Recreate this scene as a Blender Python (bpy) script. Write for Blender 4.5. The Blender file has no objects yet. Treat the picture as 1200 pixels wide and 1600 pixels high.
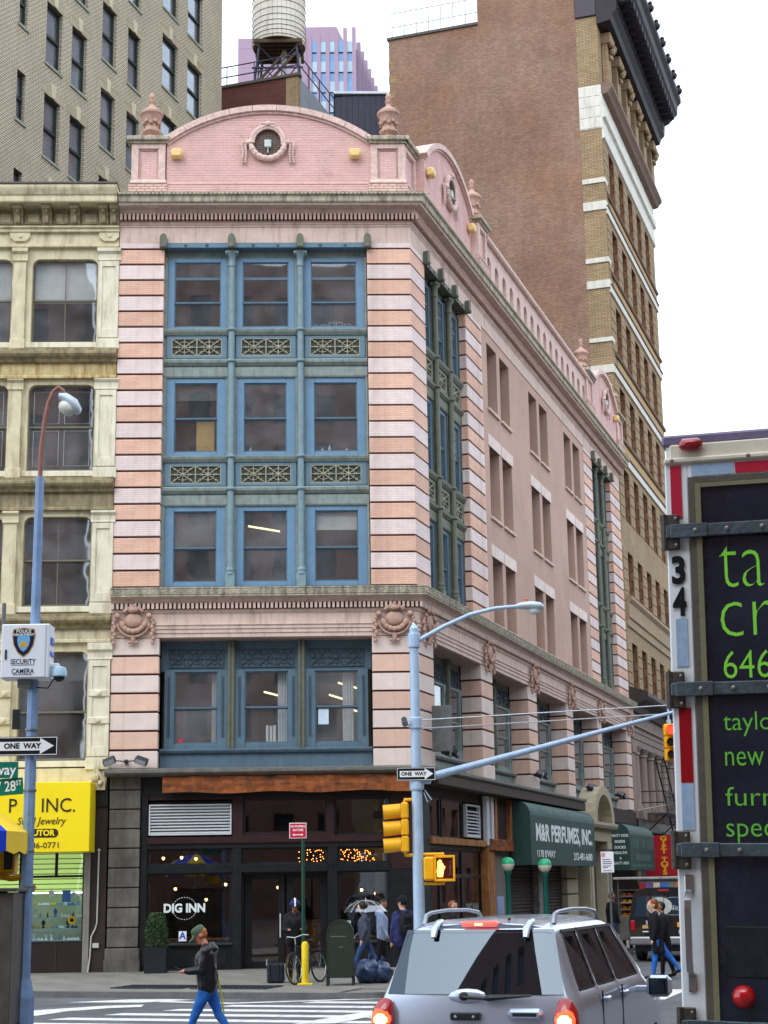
import bpy, bmesh, math, random
from mathutils import Vector, Matrix
random.seed(11)
R = math.radians
SC = bpy.context.scene
COL = SC.collection

# ---------------------------------------------------------------- camera
cam_d = bpy.data.cameras.new('camera')
cam = bpy.data.objects.new('camera', cam_d)
COL.objects.link(cam)
cam_d.sensor_fit = 'HORIZONTAL'
cam_d.sensor_width = 36.0
cam_d.lens = 77.13
cam_d.clip_start = 0.1
cam_d.clip_end = 2000
cam.matrix_world = Matrix.Translation((0, 0, 2.15)) @ Matrix.Rotation(R(90 + 12.82), 4, 'X') @ Matrix.Rotation(-0.0152, 4, 'Z')
SC.camera = cam

# ---------------------------------------------------------------- sky, sun, exposure (bright overcast)
SUN_EL, SUN_AZ = 48.0, 205.0          # azimuth clockwise from +Y: behind the camera, over its left shoulder
W = bpy.data.worlds.new('World')
SC.world = W
W.use_nodes = True
nt = W.node_tree
nt.nodes.clear()
sky = nt.nodes.new('ShaderNodeTexSky')
sky.sky_type = 'NISHITA'
sky.sun_disc = False
sky.sun_elevation = R(SUN_EL)
sky.sun_rotation = R(SUN_AZ)
sky.dust_density = 1.0
sky.air_density = 1.0
bg_clear = nt.nodes.new('ShaderNodeBackground')
bg_clear.inputs['Strength'].default_value = 0.06
nt.links.new(sky.outputs[0], bg_clear.inputs['Color'])
bg_cloud = nt.nodes.new('ShaderNodeBackground')        # the even white cloud layer
geo = nt.nodes.new('ShaderNodeTexCoord')
cn = nt.nodes.new('ShaderNodeTexNoise')
cn.inputs['Scale'].default_value = 2.2
cn.inputs['Detail'].default_value = 5
cr = nt.nodes.new('ShaderNodeValToRGB')
cr.color_ramp.elements[0].position = 0.3
cr.color_ramp.elements[0].color = (0.80, 0.9, 1.02, 1)
cr.color_ramp.elements[1].position = 0.62
cr.color_ramp.elements[1].color = (0.92, 1.0, 1.1, 1)
nt.links.new(geo.outputs['Generated'], cn.inputs['Vector'])
nt.links.new(cn.outputs['Fac'], cr.inputs['Fac'])
nt.links.new(cr.outputs[0], bg_cloud.inputs['Color'])
bg_cloud.inputs['Strength'].default_value = 1.42
addn = nt.nodes.new('ShaderNodeAddShader')
wo = nt.nodes.new('ShaderNodeOutputWorld')
nt.links.new(bg_clear.outputs[0], addn.inputs[0])
nt.links.new(bg_cloud.outputs[0], addn.inputs[1])
nt.links.new(addn.outputs[0], wo.inputs['Surface'])
sd = bpy.data.lights.new('sun', 'SUN')
sd.energy = 1.4
sd.angle = R(48)
sd.color = (1.0, 0.975, 0.94)
sun = bpy.data.objects.new('sun', sd)
COL.objects.link(sun)
_sd = Vector((math.sin(R(SUN_AZ)) * math.cos(R(SUN_EL)), math.cos(R(SUN_AZ)) * math.cos(R(SUN_EL)), math.sin(R(SUN_EL))))
sun.matrix_world = Matrix.Translation(_sd * 200) @ _sd.to_track_quat('Z', 'Y').to_matrix().to_4x4()
SC.view_settings.view_transform = 'Standard'
SC.view_settings.look = 'None'
SC.view_settings.exposure = 0.19
SC.view_settings.gamma = 1.0
SC.cycles.max_bounces = 6
SC.cycles.diffuse_bounces = 3
SC.cycles.glossy_bounces = 3
SC.cycles.transparent_max_bounces = 10
SC.cycles.caustics_reflective = False
SC.cycles.caustics_refractive = False

# ---------------------------------------------------------------- site frames: local x along the wall, y into the wall, z up
A_, B_ = R(1.9), R(18.34)
U = Vector((math.cos(A_), math.sin(A_), 0))
V = Vector((math.sin(B_), math.cos(B_), 0))
IF = Vector((-math.sin(A_), math.cos(A_), 0))     # into the front wall
IS = Vector((-math.cos(B_), math.sin(B_), 0))     # into the side wall
Z = Vector((0, 0, 1))
NS = -IS
P0 = Vector((-7.2913, 43.6336, 0))


def frame(o, x, y):
    m = Matrix.Identity(4)
    for i in range(3):
        m[i][0], m[i][1], m[i][2], m[i][3] = x[i], y[i], Z[i], o[i]
    return m


FR = frame(P0, U, IF)
CO = P0 + U * 8.15
SD = frame(CO, V, IS)
FRI = FR.inverted()
WM = {}


# ---------------------------------------------------------------- mesh builder
class MB:
    def __init__(s):
        s.v, s.f = [], []

    def add(s, vs, fs):
        n = len(s.v)
        s.v.extend(tuple(p) for p in vs)
        s.f.extend(tuple(n + i for i in f) for f in fs)
        return s

    def box(s, x0, x1, y0, y1, z0, z1, c=0.0):
        if x0 > x1: x0, x1 = x1, x0
        if y0 > y1: y0, y1 = y1, y0
        if z0 > z1: z0, z1 = z1, z0
        if c <= 0:
            return s.add([(x0, y0, z0), (x1, y0, z0), (x1, y1, z0), (x0, y1, z0), (x0, y0, z1), (x1, y0, z1), (x1, y1, z1), (x0, y1, z1)],
                         [(0, 3, 2, 1), (4, 5, 6, 7), (0, 1, 5, 4), (1, 2, 6, 5), (2, 3, 7, 6), (3, 0, 4, 7)])
        c = min(c, (x1 - x0) * .45, (y1 - y0) * .45, (z1 - z0) * .45)
        lo, hi = (x0, y0, z0), (x1, y1, z1)
        vs, ix = [], {}
        for sx in (0, 1):
            for sy in (0, 1):
                for sz in (0, 1):
                    sg = (sx, sy, sz)
                    for a in range(3):
                        p = []
                        for k in range(3):
                            e = hi[k] if sg[k] else lo[k]
                            p.append(e if k == a else (e - c if sg[k] else e + c))
                        ix[sg + (a,)] = len(vs)
                        vs.append(p)
        fs = []
        for a in range(3):
            b, d = (a + 1) % 3, (a + 2) % 3
            for e in (0, 1):
                def k(i, j):
                    t = [0, 0, 0]
                    t[a], t[b], t[d] = e, i, j
                    return ix[tuple(t) + (a,)]
                q = (k(0, 0), k(1, 0), k(1, 1), k(0, 1))
                fs.append(q if e else q[::-1])
            for i in (0, 1):
                for j in (0, 1):
                    t0, t1 = [0, 0, 0], [0, 0, 0]
                    t0[a], t1[a] = 0, 1
                    t0[b] = t1[b] = i
                    t0[d] = t1[d] = j
                    t0, t1 = tuple(t0), tuple(t1)
                    q = (ix[t0 + (b,)], ix[t1 + (b,)], ix[t1 + (d,)], ix[t0 + (d,)])
                    fs.append(q if i == j else q[::-1])
        for sx in (0, 1):
            for sy in (0, 1):
                for sz in (0, 1):
                    t = (sx, sy, sz)
                    q = (ix[t + (0,)], ix[t + (1,)], ix[t + (2,)])
                    fs.append(q if (sx + sy + sz) % 2 else q[::-1])
        return s.add(vs, fs)

    def prism(s, pts, z0, z1):
        n = len(pts)
        vs = [(p[0], p[1], z0) for p in pts] + [(p[0], p[1], z1) for p in pts]
        fs = [tuple(range(n))[::-1], tuple(range(n, 2 * n))] + [(i, (i + 1) % n, n + (i + 1) % n, n + i) for i in range(n)]
        return s.add(vs, fs)

    def plate(s, pts, y0, y1):            # polygon in x,z pushed along y
        n = len(pts)
        vs = [(p[0], y0, p[1]) for p in pts] + [(p[0], y1, p[1]) for p in pts]
        fs = [tuple(range(n)), tuple(range(n, 2 * n))[::-1]] + [(i, (i + 1) % n, n + (i + 1) % n, n + i) for i in range(n)]
        return s.add(vs, fs)

    def extr(s, prof, x0, x1):            # profile in y,z pushed along x
        n = len(prof)
        vs = [(x0, p[0], p[1]) for p in prof] + [(x1, p[0], p[1]) for p in prof]
        fs = [tuple(range(n)), tuple(range(n, 2 * n))[::-1]] + [(i, (i + 1) % n, n + (i + 1) % n, n + i) for i in range(n)]
        return s.add(vs, fs)

    def tube(s, pts, r, n=8, caps=True, sq=(1, 1)):
        pts = [Vector(p) for p in pts]
        rs = r if isinstance(r, (list, tuple)) else [r] * len(pts)
        vs, fs, up = [], [], None
        for i, p in enumerate(pts):
            t = (pts[min(i + 1, len(pts) - 1)] - pts[max(i - 1, 0)])
            t = t.normalized() if t.length > 1e-9 else Vector((0, 0, 1))
            if up is None:
                up = Vector((0, 0, 1)) if abs(t.z) < .9 else Vector((0, 1, 0))
            a = t.cross(up).normalized()
            b = a.cross(t).normalized()
            up = b
            for k in range(n):
                w = 2 * math.pi * (k + .5 * (n == 4)) / n
                vs.append(p + a * math.cos(w) * rs[i] * sq[0] + b * math.sin(w) * rs[i] * sq[1])
        for i in range(len(pts) - 1):
            for k in range(n):
                fs.append((i * n + k, i * n + (k + 1) % n, (i + 1) * n + (k + 1) % n, (i + 1) * n + k))
        if caps:
            fs += [tuple(range(n))[::-1], tuple(range((len(pts) - 1) * n, len(pts) * n))]
        return s.add(vs, fs)

    def lathe(s, prof, c=(0, 0, 0), n=16, axis='z'):
        vs, fs = [], []
        for r, h in prof:
            for k in range(n):
                w = 2 * math.pi * k / n
                a, b = r * math.cos(w), r * math.sin(w)
                p = (a, b, h) if axis == 'z' else ((a, h, b) if axis == 'y' else (h, a, b))
                vs.append((p[0] + c[0], p[1] + c[1], p[2] + c[2]))
        m = len(prof)
        for i in range(m - 1):
            for k in range(n):
                fs.append((i * n + k, i * n + (k + 1) % n, (i + 1) * n + (k + 1) % n, (i + 1) * n + k))
        fs += [tuple(range(n))[::-1], tuple(range((m - 1) * n, m * n))]
        return s.add(vs, fs)

    def ball(s, c, r, sc=(1, 1, 1), n=8, m=5):
        vs = [(c[0], c[1], c[2] - r * sc[2])]
        for j in range(1, m):
            t = math.pi * j / m
            for k in range(n):
                w = 2 * math.pi * k / n
                vs.append((c[0] + r * sc[0] * math.sin(t) * math.cos(w), c[1] + r * sc[1] * math.sin(t) * math.sin(w), c[2] - r * sc[2] * math.cos(t)))
        vs.append((c[0], c[1], c[2] + r * sc[2]))
        fs = [(0, 1 + (k + 1) % n, 1 + k) for k in range(n)]
        for j in range(m - 2):
            for k in range(n):
                fs.append((1 + j * n + k, 1 + j * n + (k + 1) % n, 1 + (j + 1) * n + (k + 1) % n, 1 + (j + 1) * n + k))
        e = len(vs) - 1
        fs += [(e, 1 + (m - 2) * n + k, 1 + (m - 2) * n + (k + 1) % n) for k in range(n)]
        return s.add(vs, fs)

    def mesh(s, name, smooth=0):
        me = bpy.data.meshes.new(name)
        me.from_pydata(s.v, [], s.f)
        bm = bmesh.new()
        bm.from_mesh(me)
        bmesh.ops.recalc_face_normals(bm, faces=bm.faces[:])
        bm.to_mesh(me)
        bm.free()
        if smooth:
            me.shade_smooth()
            me.set_sharp_from_angle(angle=R(smooth))
        return me


def link(o, parent, Mw, props):
    COL.objects.link(o)
    WM[o.name] = Mw
    if parent is not None:
        o.parent = parent
        o.matrix_parent_inverse = Matrix.Identity(4)
        o.matrix_basis = WM[parent.name].inverted() @ Mw
    else:
        o.matrix_basis = Mw
    for k, v in props.items():
        o[k] = v
    return o


def ob(name, mb, mat, parent=None, Mw=None, smooth=0, **props):
    me = mb if isinstance(mb, bpy.types.Mesh) else mb.mesh(name, smooth)
    if mat is not None and not me.materials:
        for m in (mat if isinstance(mat, (list, tuple)) else [mat]):
            me.materials.append(m)
    o = bpy.data.objects.new(name, me)
    if Mw is None:
        Mw = WM[parent.name] if parent is not None else Matrix.Identity(4)
    return link(o, parent, Mw, props)


def thing(name, label, cat, Mw=None, group=None):
    o = bpy.data.objects.new(name, None)
    o.empty_display_size = .2
    pr = {'label': label, 'category': cat}
    if group: pr['group'] = group
    return link(o, None, Mw if Mw is not None else Matrix.Identity(4), pr)


def tag(o, label, cat, group=None):
    o['label'] = label
    o['category'] = cat
    if group: o['group'] = group
    return o


def T(x, y, z, rz=0.0):
    return Matrix.Translation((x, y, z)) @ Matrix.Rotation(rz, 4, 'Z')


def copy_tree(o, Mw, parent=None, **props):
    c = o.copy()
    ch = list(o.children)
    old = WM[o.name]
    link(c, parent, Mw, props)
    for k in ch:
        copy_tree(k, Mw @ old.inverted() @ WM[k.name], c)
    return c


def text(name, body, size, mat, parent, Mw, bold=0.0, sx=1.0, shear=0.0, ext=0.002, align='CENTER', spacing=1.0, fit=None, **props):
    """Lettering as a thin mesh lying in local x,z and facing -y."""
    cu = bpy.data.curves.new(name, 'FONT')
    cu.body = body
    cu.size = size
    cu.extrude = ext
    cu.offset = bold
    cu.shear = shear
    cu.space_character = spacing
    cu.align_x = align
    cu.align_y = 'CENTER'
    cu.resolution_u = 3
    to = bpy.data.objects.new('tmp', cu)
    COL.objects.link(to)
    dg = bpy.context.evaluated_depsgraph_get()
    me = bpy.data.meshes.new_from_object(to.evaluated_get(dg))
    bpy.data.objects.remove(to)
    bpy.data.curves.remove(cu)
    me.name = name
    for v in me.vertices:
        v.co = Vector((v.co.x * sx, -v.co.z, v.co.y))
    if fit:                                   # stretch to a measured width and height, centred
        xs = [v.co.x for v in me.vertices]
        zs = [v.co.z for v in me.vertices]
        a, b, c, d = min(xs), max(xs), min(zs), max(zs)
        for v in me.vertices:
            v.co.x = ((v.co.x - a) / (b - a) - .5) * fit[0]
            v.co.z = ((v.co.z - c) / (d - c) - .5) * fit[1]
    me.materials.clear()
    me.materials.append(mat)
    o = bpy.data.objects.new(name, me)
    return link(o, parent, Mw, props)


# ---------------------------------------------------------------- materials
def s2l(c):
    c /= 255.0
    return c / 12.92 if c <= .04045 else ((c + .055) / 1.055) ** 2.4


def C(r, g, b, k=1.0):
    return (s2l(r) * k, s2l(g) * k, s2l(b) * k, 1)


MATS = {}


class NT:
    def __init__(s, name):
        s.m = bpy.data.materials.new(name)
        s.m.use_nodes = True
        s.t = s.m.node_tree
        s.t.nodes.clear()
        s.out = s.n('ShaderNodeOutputMaterial')

    def n(s, ty, ins=None, **at):
        nd = s.t.nodes.new(ty)
        for k, v in at.items():
            setattr(nd, k, v)
        for k, v in (ins or {}).items():
            if isinstance(v, bpy.types.NodeSocket):
                s.t.links.new(v, nd.inputs[k])
            else:
                nd.inputs[k].default_value = v
        return nd

    def mapr(s, v, a, b, c, d):
        return s.n('ShaderNodeMapRange', {0: v, 1: a, 2: b, 3: c, 4: d}).outputs[0]

    def mix(s, f, a, b, mode='MIX'):
        nd = s.n('ShaderNodeMix', {0: f, 6: a, 7: b}, data_type='RGBA', blend_type=mode)
        return nd.outputs[2]

    def schlick(s, f0):
        """reflectance by angle, the same from both sides of a pane"""
        g = s.n('ShaderNodeNewGeometry')
        d = s.n('ShaderNodeVectorMath', {0: g.outputs['Incoming'], 1: g.outputs['Normal']}, operation='DOT_PRODUCT').outputs['Value']
        a = s.n('ShaderNodeMath', {0: d}, operation='ABSOLUTE').outputs[0]
        i = s.n('ShaderNodeMath', {0: 1.0, 1: a}, operation='SUBTRACT', use_clamp=True).outputs[0]
        p = s.n('ShaderNodeMath', {0: i, 1: 5.0}, operation='POWER').outputs[0]
        return s.mapr(p, 0, 1, f0, 1.0)

    def scale(s, col, f):
        return s.n('ShaderNodeVectorMath', {0: col[:3] if isinstance(col, tuple) else col, 'Scale': f}, operation='SCALE').outputs[0]

    def done(s, col, rough, metal, spec, bump=None, emit=None, es=0, coat=0):
        p = s.n('ShaderNodeBsdfPrincipled', {'Base Color': col, 'Roughness': rough, 'Metallic': metal, 'Specular IOR Level': spec, 'Coat Weight': coat})
        if bump is not None:
            s.t.links.new(bump, p.inputs['Normal'])
        if emit:
            p.inputs['Emission Color'].default_value = emit
            p.inputs['Emission Strength'].default_value = es
        s.t.links.new(p.outputs[0], s.out.inputs[0])
        return s.m


def PM(name, col, rough=.6, metal=0., var=.14, vs=2.0, streak=0., dirt=(.05, .045, .04, 1), bump=.15, bs=45, spec=.35, emit=None, es=0, coat=0, ss=(5, 5, .5), st=(.5, .78), rnd=0.):
    if name in MATS: return MATS[name]
    t = NT(name)
    tc = t.n('ShaderNodeTexCoord').outputs['Object']
    no = t.n('ShaderNodeTexNoise', {'Vector': tc, 'Scale': vs, 'Detail': 6, 'Roughness': .62}).outputs[0]
    c = t.scale(col, t.mapr(no, .3, .7, 1 - var, 1 + var))
    if rnd: c = t.n('ShaderNodeVectorMath', {0: c, 'Scale': t.mapr(t.n('ShaderNodeObjectInfo').outputs['Random'], 0, 1, 1 - rnd, 1 + rnd * .6)}, operation='SCALE').outputs[0]
    if streak > 0:
        mp = t.n('ShaderNodeMapping', {0: tc, 3: ss}).outputs[0]
        n2 = t.n('ShaderNodeTexNoise', {'Vector': mp, 'Scale': 1.0, 'Detail': 7, 'Roughness': .65}).outputs[0]
        c = t.mix(t.mapr(n2, st[0], st[1], 0, streak), c, dirt)
    b = None
    rg = rough
    if bump > 0:
        n3 = t.n('ShaderNodeTexNoise', {'Vector': tc, 'Scale': bs, 'Detail': 4}).outputs[0]
        b = t.n('ShaderNodeBump', {'Height': n3, 'Strength': bump, 'Distance': .02}).outputs[0]
        rg = t.mapr(no, .25, .75, max(rough - .08, .02), min(rough + .08, 1))
    MATS[name] = t.done(c, rg, metal, spec, b, emit, es, coat)
    return MATS[name]


def BR(name, c1, c2, mortar, w=.21, h=.07, ms=.012, bump=.5, streak=.25, dirt=(.12, .1, .09, 1), var=.18, vs=.6, rough=.85, patch=None, st=(.52, .8), rnd=0.):
    """Brickwork laid on x+y / z of the wall's own frame."""
    if name in MATS: return MATS[name]
    t = NT(name)
    tc = t.n('ShaderNodeTexCoord').outputs['Object']
    sp = t.n('ShaderNodeSeparateXYZ', {0: tc})
    ad = t.n('ShaderNodeMath', {0: sp.outputs[0], 1: sp.outputs[1]}, operation='ADD').outputs[0]
    cb = t.n('ShaderNodeCombineXYZ', {0: ad, 1: sp.outputs[2]}).outputs[0]
    bk = t.n('ShaderNodeTexBrick', {'Vector': cb, 'Color1': c1, 'Color2': c2, 'Mortar': mortar, 'Scale': 1.0, 'Mortar Size': ms, 'Mortar Smooth': .25, 'Bias': 0.0, 'Brick Width': w, 'Row Height': h})
    no = t.n('ShaderNodeTexNoise', {'Vector': tc, 'Scale': vs, 'Detail': 8, 'Roughness': .65}).outputs[0]
    c = t.n('ShaderNodeVectorMath', {0: bk.outputs[0], 'Scale': t.mapr(no, .3, .7, 1 - var, 1 + var)}, operation='SCALE').outputs[0]
    if rnd: c = t.n('ShaderNodeVectorMath', {0: c, 'Scale': t.mapr(t.n('ShaderNodeObjectInfo').outputs['Random'], 0, 1, 1 - rnd, 1 + rnd * .6)}, operation='SCALE').outputs[0]
    if patch:
        n4 = t.n('ShaderNodeTexNoise', {'Vector': tc, 'Scale': .16, 'Detail': 5}).outputs[0]
        c = t.mix(t.mapr(n4, .45, .62, 0, .75), c, t.mix(1.0, c, patch, 'MULTIPLY'))
    if streak > 0:
        mp = t.n('ShaderNodeMapping', {0: tc, 3: (1.6, 1.6, .45)}).outputs[0]
        n2 = t.n('ShaderNodeTexNoise', {'Vector': mp, 'Scale': 1.0, 'Detail': 8, 'Roughness': .7}).outputs[0]
        c = t.mix(t.mapr(n2, st[0], st[1], 0, streak), c, dirt)
    n3 = t.n('ShaderNodeTexNoise', {'Vector': tc, 'Scale': 60, 'Detail': 2}).outputs[0]
    hh = t.n('ShaderNodeMath', {0: t.scale(n3, .25), 1: bk.outputs['Fac']}, operation='SUBTRACT').outputs[0]
    b = t.n('ShaderNodeBump', {'Height': hh, 'Strength': bump, 'Distance': .015}).outputs[0]
    MATS[name] = t.done(c, rough, 0, .25, b)
    return MATS[name]


def GLASS(name, tint=(.95, .97, .97, 1), ior=1.5, boost=.0, wav=.002, film=.0):
    """Window glass: part clear, part mirror by angle, slightly wavy."""
    if name in MATS: return MATS[name]
    t = NT(name)
    tc = t.n('ShaderNodeTexCoord').outputs['Object']
    no = t.n('ShaderNodeTexNoise', {'Vector': tc, 'Scale': 1.7, 'Detail': 1}).outputs[0]
    b = t.n('ShaderNodeBump', {'Height': no, 'Strength': .5, 'Distance': wav}).outputs[0]
    tr = t.n('ShaderNodeBsdfTransparent', {0: tint}).outputs[0]
    gl = t.n('ShaderNodeBsdfGlossy', {'Color': (.95, .97, 1, 1), 'Roughness': .015, 'Normal': b}).outputs[0]
    f2 = t.schlick(.12 + boost)
    mx = t.n('ShaderNodeMixShader', {0: f2, 1: tr, 2: gl}).outputs[0]
    if film > 0:                              # uneven dust film; its grey also stands in for reflected haze
        dn = t.n('ShaderNodeTexNoise', {'Vector': tc, 'Scale': 1.3, 'Detail': 6}).outputs[0]
        k = t.n('ShaderNodeMath', {0: t.mapr(dn, .3, .7, .3, 1.2), 1: t.mapr(t.n('ShaderNodeObjectInfo').outputs['Random'], 0, 1, film * .45, film * 1.5)}, operation='MULTIPLY').outputs[0]
        df = t.n('ShaderNodeBsdfDiffuse', {'Color': (.5, .51, .54, 1)}).outputs[0]
        mx = t.n('ShaderNodeMixShader', {0: k, 1: mx, 2: df}).outputs[0]
    t.t.links.new(mx, t.out.inputs[0])
    MATS[name] = t.m
    return t.m


def EM(name, col, st):
    if name in MATS: return MATS[name]
    t = NT(name)
    MATS[name] = t.done(col, .4, 0, .3, None, col, st)
    return MATS[name]


def room_shell(x0, x1, y0, y1, z0, z1):
    """five inner faces of a room, open towards the window"""
    return MB().add([(x0, y0, z0), (x1, y0, z0), (x1, y1, z0), (x0, y1, z0), (x0, y0, z1), (x1, y0, z1), (x1, y1, z1), (x0, y1, z1)],
                    [(0, 1, 2, 3), (4, 7, 6, 5), (1, 5, 6, 2), (2, 6, 7, 3), (3, 7, 4, 0)]).mesh('room')


def wall_holes(f, x0, x1, z0, z1, holes, y0, y1):
    """a wall face at y0 with rectangular openings whose reveals run to y1"""
    xs = sorted({x0, x1, *[min(max(h[i], x0), x1) for h in holes for i in (0, 1)]})
    zs = sorted({z0, z1, *[min(max(h[i], z0), z1) for h in holes for i in (2, 3)]})
    # merge cells of a column run into strips
    for i in range(len(xs) - 1):
        cx = (xs[i] + xs[i + 1]) / 2
        run = None
        for j in range(len(zs) - 1):
            cz = (zs[j] + zs[j + 1]) / 2
            solid = not any(h[0] < cx < h[1] and h[2] < cz < h[3] for h in holes)
            if solid and run is None: run = zs[j]
            if run is not None and (not solid or j == len(zs) - 2):
                top = zs[j + 1] if solid else zs[j]
                f.add([(xs[i], y0, run), (xs[i + 1], y0, run), (xs[i + 1], y0, top), (xs[i], y0, top)], [(0, 1, 2, 3)])
                run = None
    for a, b, c, d in holes:
        f.add([(a, y0, c), (b, y0, c), (b, y0, d), (a, y0, d), (a, y1, c), (b, y1, c), (b, y1, d), (a, y1, d)], [(0, 1, 5, 4), (1, 2, 6, 5), (2, 3, 7, 6), (3, 0, 4, 7)])
    return f


def px(x, y, d):
    """point seen at a photo position at axial distance d (survey of far things)"""
    dx, dy = x - 600, y - 800
    c, s = math.cos(.0152), math.sin(.0152)
    a, b = (c * dx - s * dy) / 2571, -(s * dx + c * dy) / 2571
    cp, sp_ = math.cos(R(12.82)), math.sin(R(12.82))
    return Vector((a * d, (cp - b * sp_) * d, 2.15 + (sp_ + b * cp) * d))


def car_glass(name, base, boost):
    if name in MATS: return MATS[name]
    t = NT(name)
    d = t.n('ShaderNodeBsdfDiffuse', {'Color': base}).outputs[0]
    g = t.n('ShaderNodeBsdfGlossy', {'Color': (.68, .84, 1, 1), 'Roughness': .01}).outputs[0]
    f2 = t.schlick(boost)
    t.t.links.new(t.n('ShaderNodeMixShader', {0: f2, 1: d, 2: g}).outputs[0], t.out.inputs[0])
    MATS[name] = t.m
    return t.m
# ================================================================ ground, kerbs, pavement, road paint
asphalt = PM('asphalt', (.13, .135, .145, 1), .8, var=.25, vs=.7, streak=.75, dirt=(.07, .072, .078, 1), bump=.5, bs=160, ss=(.9, .9, .9), st=(.44, .66))
concrete = PM('pavement_concrete', (.215, .205, .18, 1), .9, rnd=.12, var=.25, vs=1.1, streak=.55, dirt=(.12, .11, .1, 1), bump=.35, bs=70, ss=(.9, .9, .9), st=(.45, .75))
kerb_m = PM('kerb_steel', (.13, .13, .13, 1), .7, var=.25, vs=3, bump=.2)
paint_m = PM('road_paint', (.72, .72, .7, 1), .7, var=.12, vs=5, streak=.55, dirt=(.14, .14, .14, 1), bump=.3, bs=120, ss=(3.5, 3.5, 3.5), st=(.5, .72))
tag(ob('road', MB().add([(-600, -300, 0), (600, -300, 0), (600, 900, 0), (-600, 900, 0)], [(0, 1, 2, 3)]), asphalt), 'grey asphalt roadway of the crossing', 'road')['kind'] = 'structure'
K0, KD = Vector((-5.40, 35.03, 0)), NS.copy()          # the kerb of the crossing avenue runs square to the side street
PZ = .12
SWO = 3.2                                              # side street pavement width


def kp(s, t, z=0.0):                                   # s along the kerb, t away from the road, as world point
    p = K0 + KD * s + V * t
    return Vector((p.x, p.y, z))


s_corner = (CO + NS * SWO - K0).dot(KD)
sw = MB()
cr_ = 2.0
arc = [kp(s_corner - cr_ + cr_ * math.sin(a), cr_ - cr_ * math.cos(a)) for a in [R(9 * i) for i in range(11)]]
edge = [kp(-40, 0), kp(-12, 0)] + arc + [kp(s_corner, 90)]
poly = [(p.x, p.y) for p in edge] + [tuple(kp(-40, 90)[:2])]
inner = []
for i, p in enumerate(edge):
    a = edge[max(i - 1, 0)]
    b = edge[min(i + 1, len(edge) - 1)]
    t = (b - a).normalized()
    inner.append(p + Vector((-t.y, t.x, 0)) * .18)
pav = tag(ob('sidewalk', MB().prism([(p.x, p.y) for p in inner] + [tuple(kp(-39.8, 89.8)[:2])], -.2, PZ - .03), concrete), 'grey concrete pavement around the corner building', 'pavement')
pav['kind'] = 'structure'
kb = MB()
for i in range(len(edge) - 1):
    kb.prism([(q.x, q.y) for q in (edge[i], edge[i + 1], inner[i + 1], inner[i])], -.2, PZ + .002)
ob('kerb', kb, kerb_m, pav)
# flags of the pavement that can be told apart
n = 0
sl = [MB().box(.008, 1.512, .008, 1.512, -.03, 0, .006).mesh('slab') for i in range(1)]
for i in range(-7, 9):
    for j in range(0, 7):
        a, b = kp(i * 1.52 - .1, .18 + j * 1.52), kp(i * 1.52 + .75, .18 + j * 1.52 + .75)
        ss_ = i * 1.52 + 1.42
        if ss_ > s_corner - .2 or (ss_ > s_corner - 1.5 and j == 0): continue
        if (b - P0).dot(IF) > 1.2 and b.dot(U) < CO.dot(U): continue
        ob('slab', sl[0], concrete, pav, frame(Vector((a.x, a.y, PZ + random.uniform(-.003, .002))), KD, V))
# cellar gratings near the kerb
gm = PM('grating_steel', (.06, .065, .08, 1), .55, .6, bump=.1)
for (s0, s1) in ((-.9, .7), (.95, 2.6)):
    g = MB()
    s0 += .0; s1 += .0
    for i in range(14):
        x = i * (s1 - s0) / 13
        g.box(x - .012, x + .012, 0, 1.0, 0, .022)
    for y in (0, .33, .66, 1.0):
        g.box(-.02, s1 - s0 + .02, y - .015, y + .015, .001, .024)
    g.box(-.02, s1 - s0 + .02, -.02, 1.02, -.004, .003)
    o = kp(s0, 1.0)
    tag(ob('cellar_grating', g, gm, None, frame(Vector((o.x, o.y, PZ + .004)), KD, V)), 'dark steel grating set in the pavement behind the kerb', 'grating', 'pavement gratings')
# crosswalk and stop markings
marks = [
    [(-9.2, 31.3), (-6.64, 31.76), (-5.44, 32.75), (-4.75, 32.9), (-4.71, 32.25), (-5.28, 32.07), (-5.96, 31.37), (-6.29, 30.4), (-9.0, 29.2)],
    [(-6.45, 33.94), (-5.28, 34.55), (-4.5, 34.45), (-3.92, 34.15), (-4.9, 33.55)],
]
for i, d in enumerate((.55, 1.65, 2.75, 3.85, 4.95, 6.05, 7.15)):
    l = (4.35, 3.1, 2.5, 1.9, 1.4, 1.0, .8)[i]
    marks.append([tuple(kp(a, -b)[:2]) for a, b in ((l, d), (7.4, d), (7.4, d + .48), (l - .15, d + .48))])
marks.append([(-4.6, 33.55), (-3.1, 32.75), (-.2, 33.5), (-.2, 33.75), (-3.1, 33.05), (-4.5, 33.85)])
marks.append([(-1.6, 27.7), (-.66, 29.75), (.2, 31.0), (.8, 31.0), (-.2, 29.43), (-.9, 27.7)])
for i in range(8):                                    # bars across the side street
    a = s_corner + .6 + i * 1.15
    marks.append([tuple(kp(x, y)[:2]) for x, y in ((a, .6), (a + .5, .6), (a + .5, 3.6), (a, 3.6))])
for k, m in enumerate(marks):
    c = sum((Vector((p[0], p[1], 0)) for p in m), Vector()) / len(m)
    nf = len(m)
    o = ob('road_marking', MB().add([(p[0] - c.x, p[1] - c.y, 0) for p in m], [tuple(range(nf))]), paint_m, None, T(c.x, c.y, .004 + .0035 * (k in (9, 10, 0)) + .003 * (k == 10)))
    o['kind'] = 'structure'
    if o.data.polygons[0].normal.z < 0: o.data.flip_normals()
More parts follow.
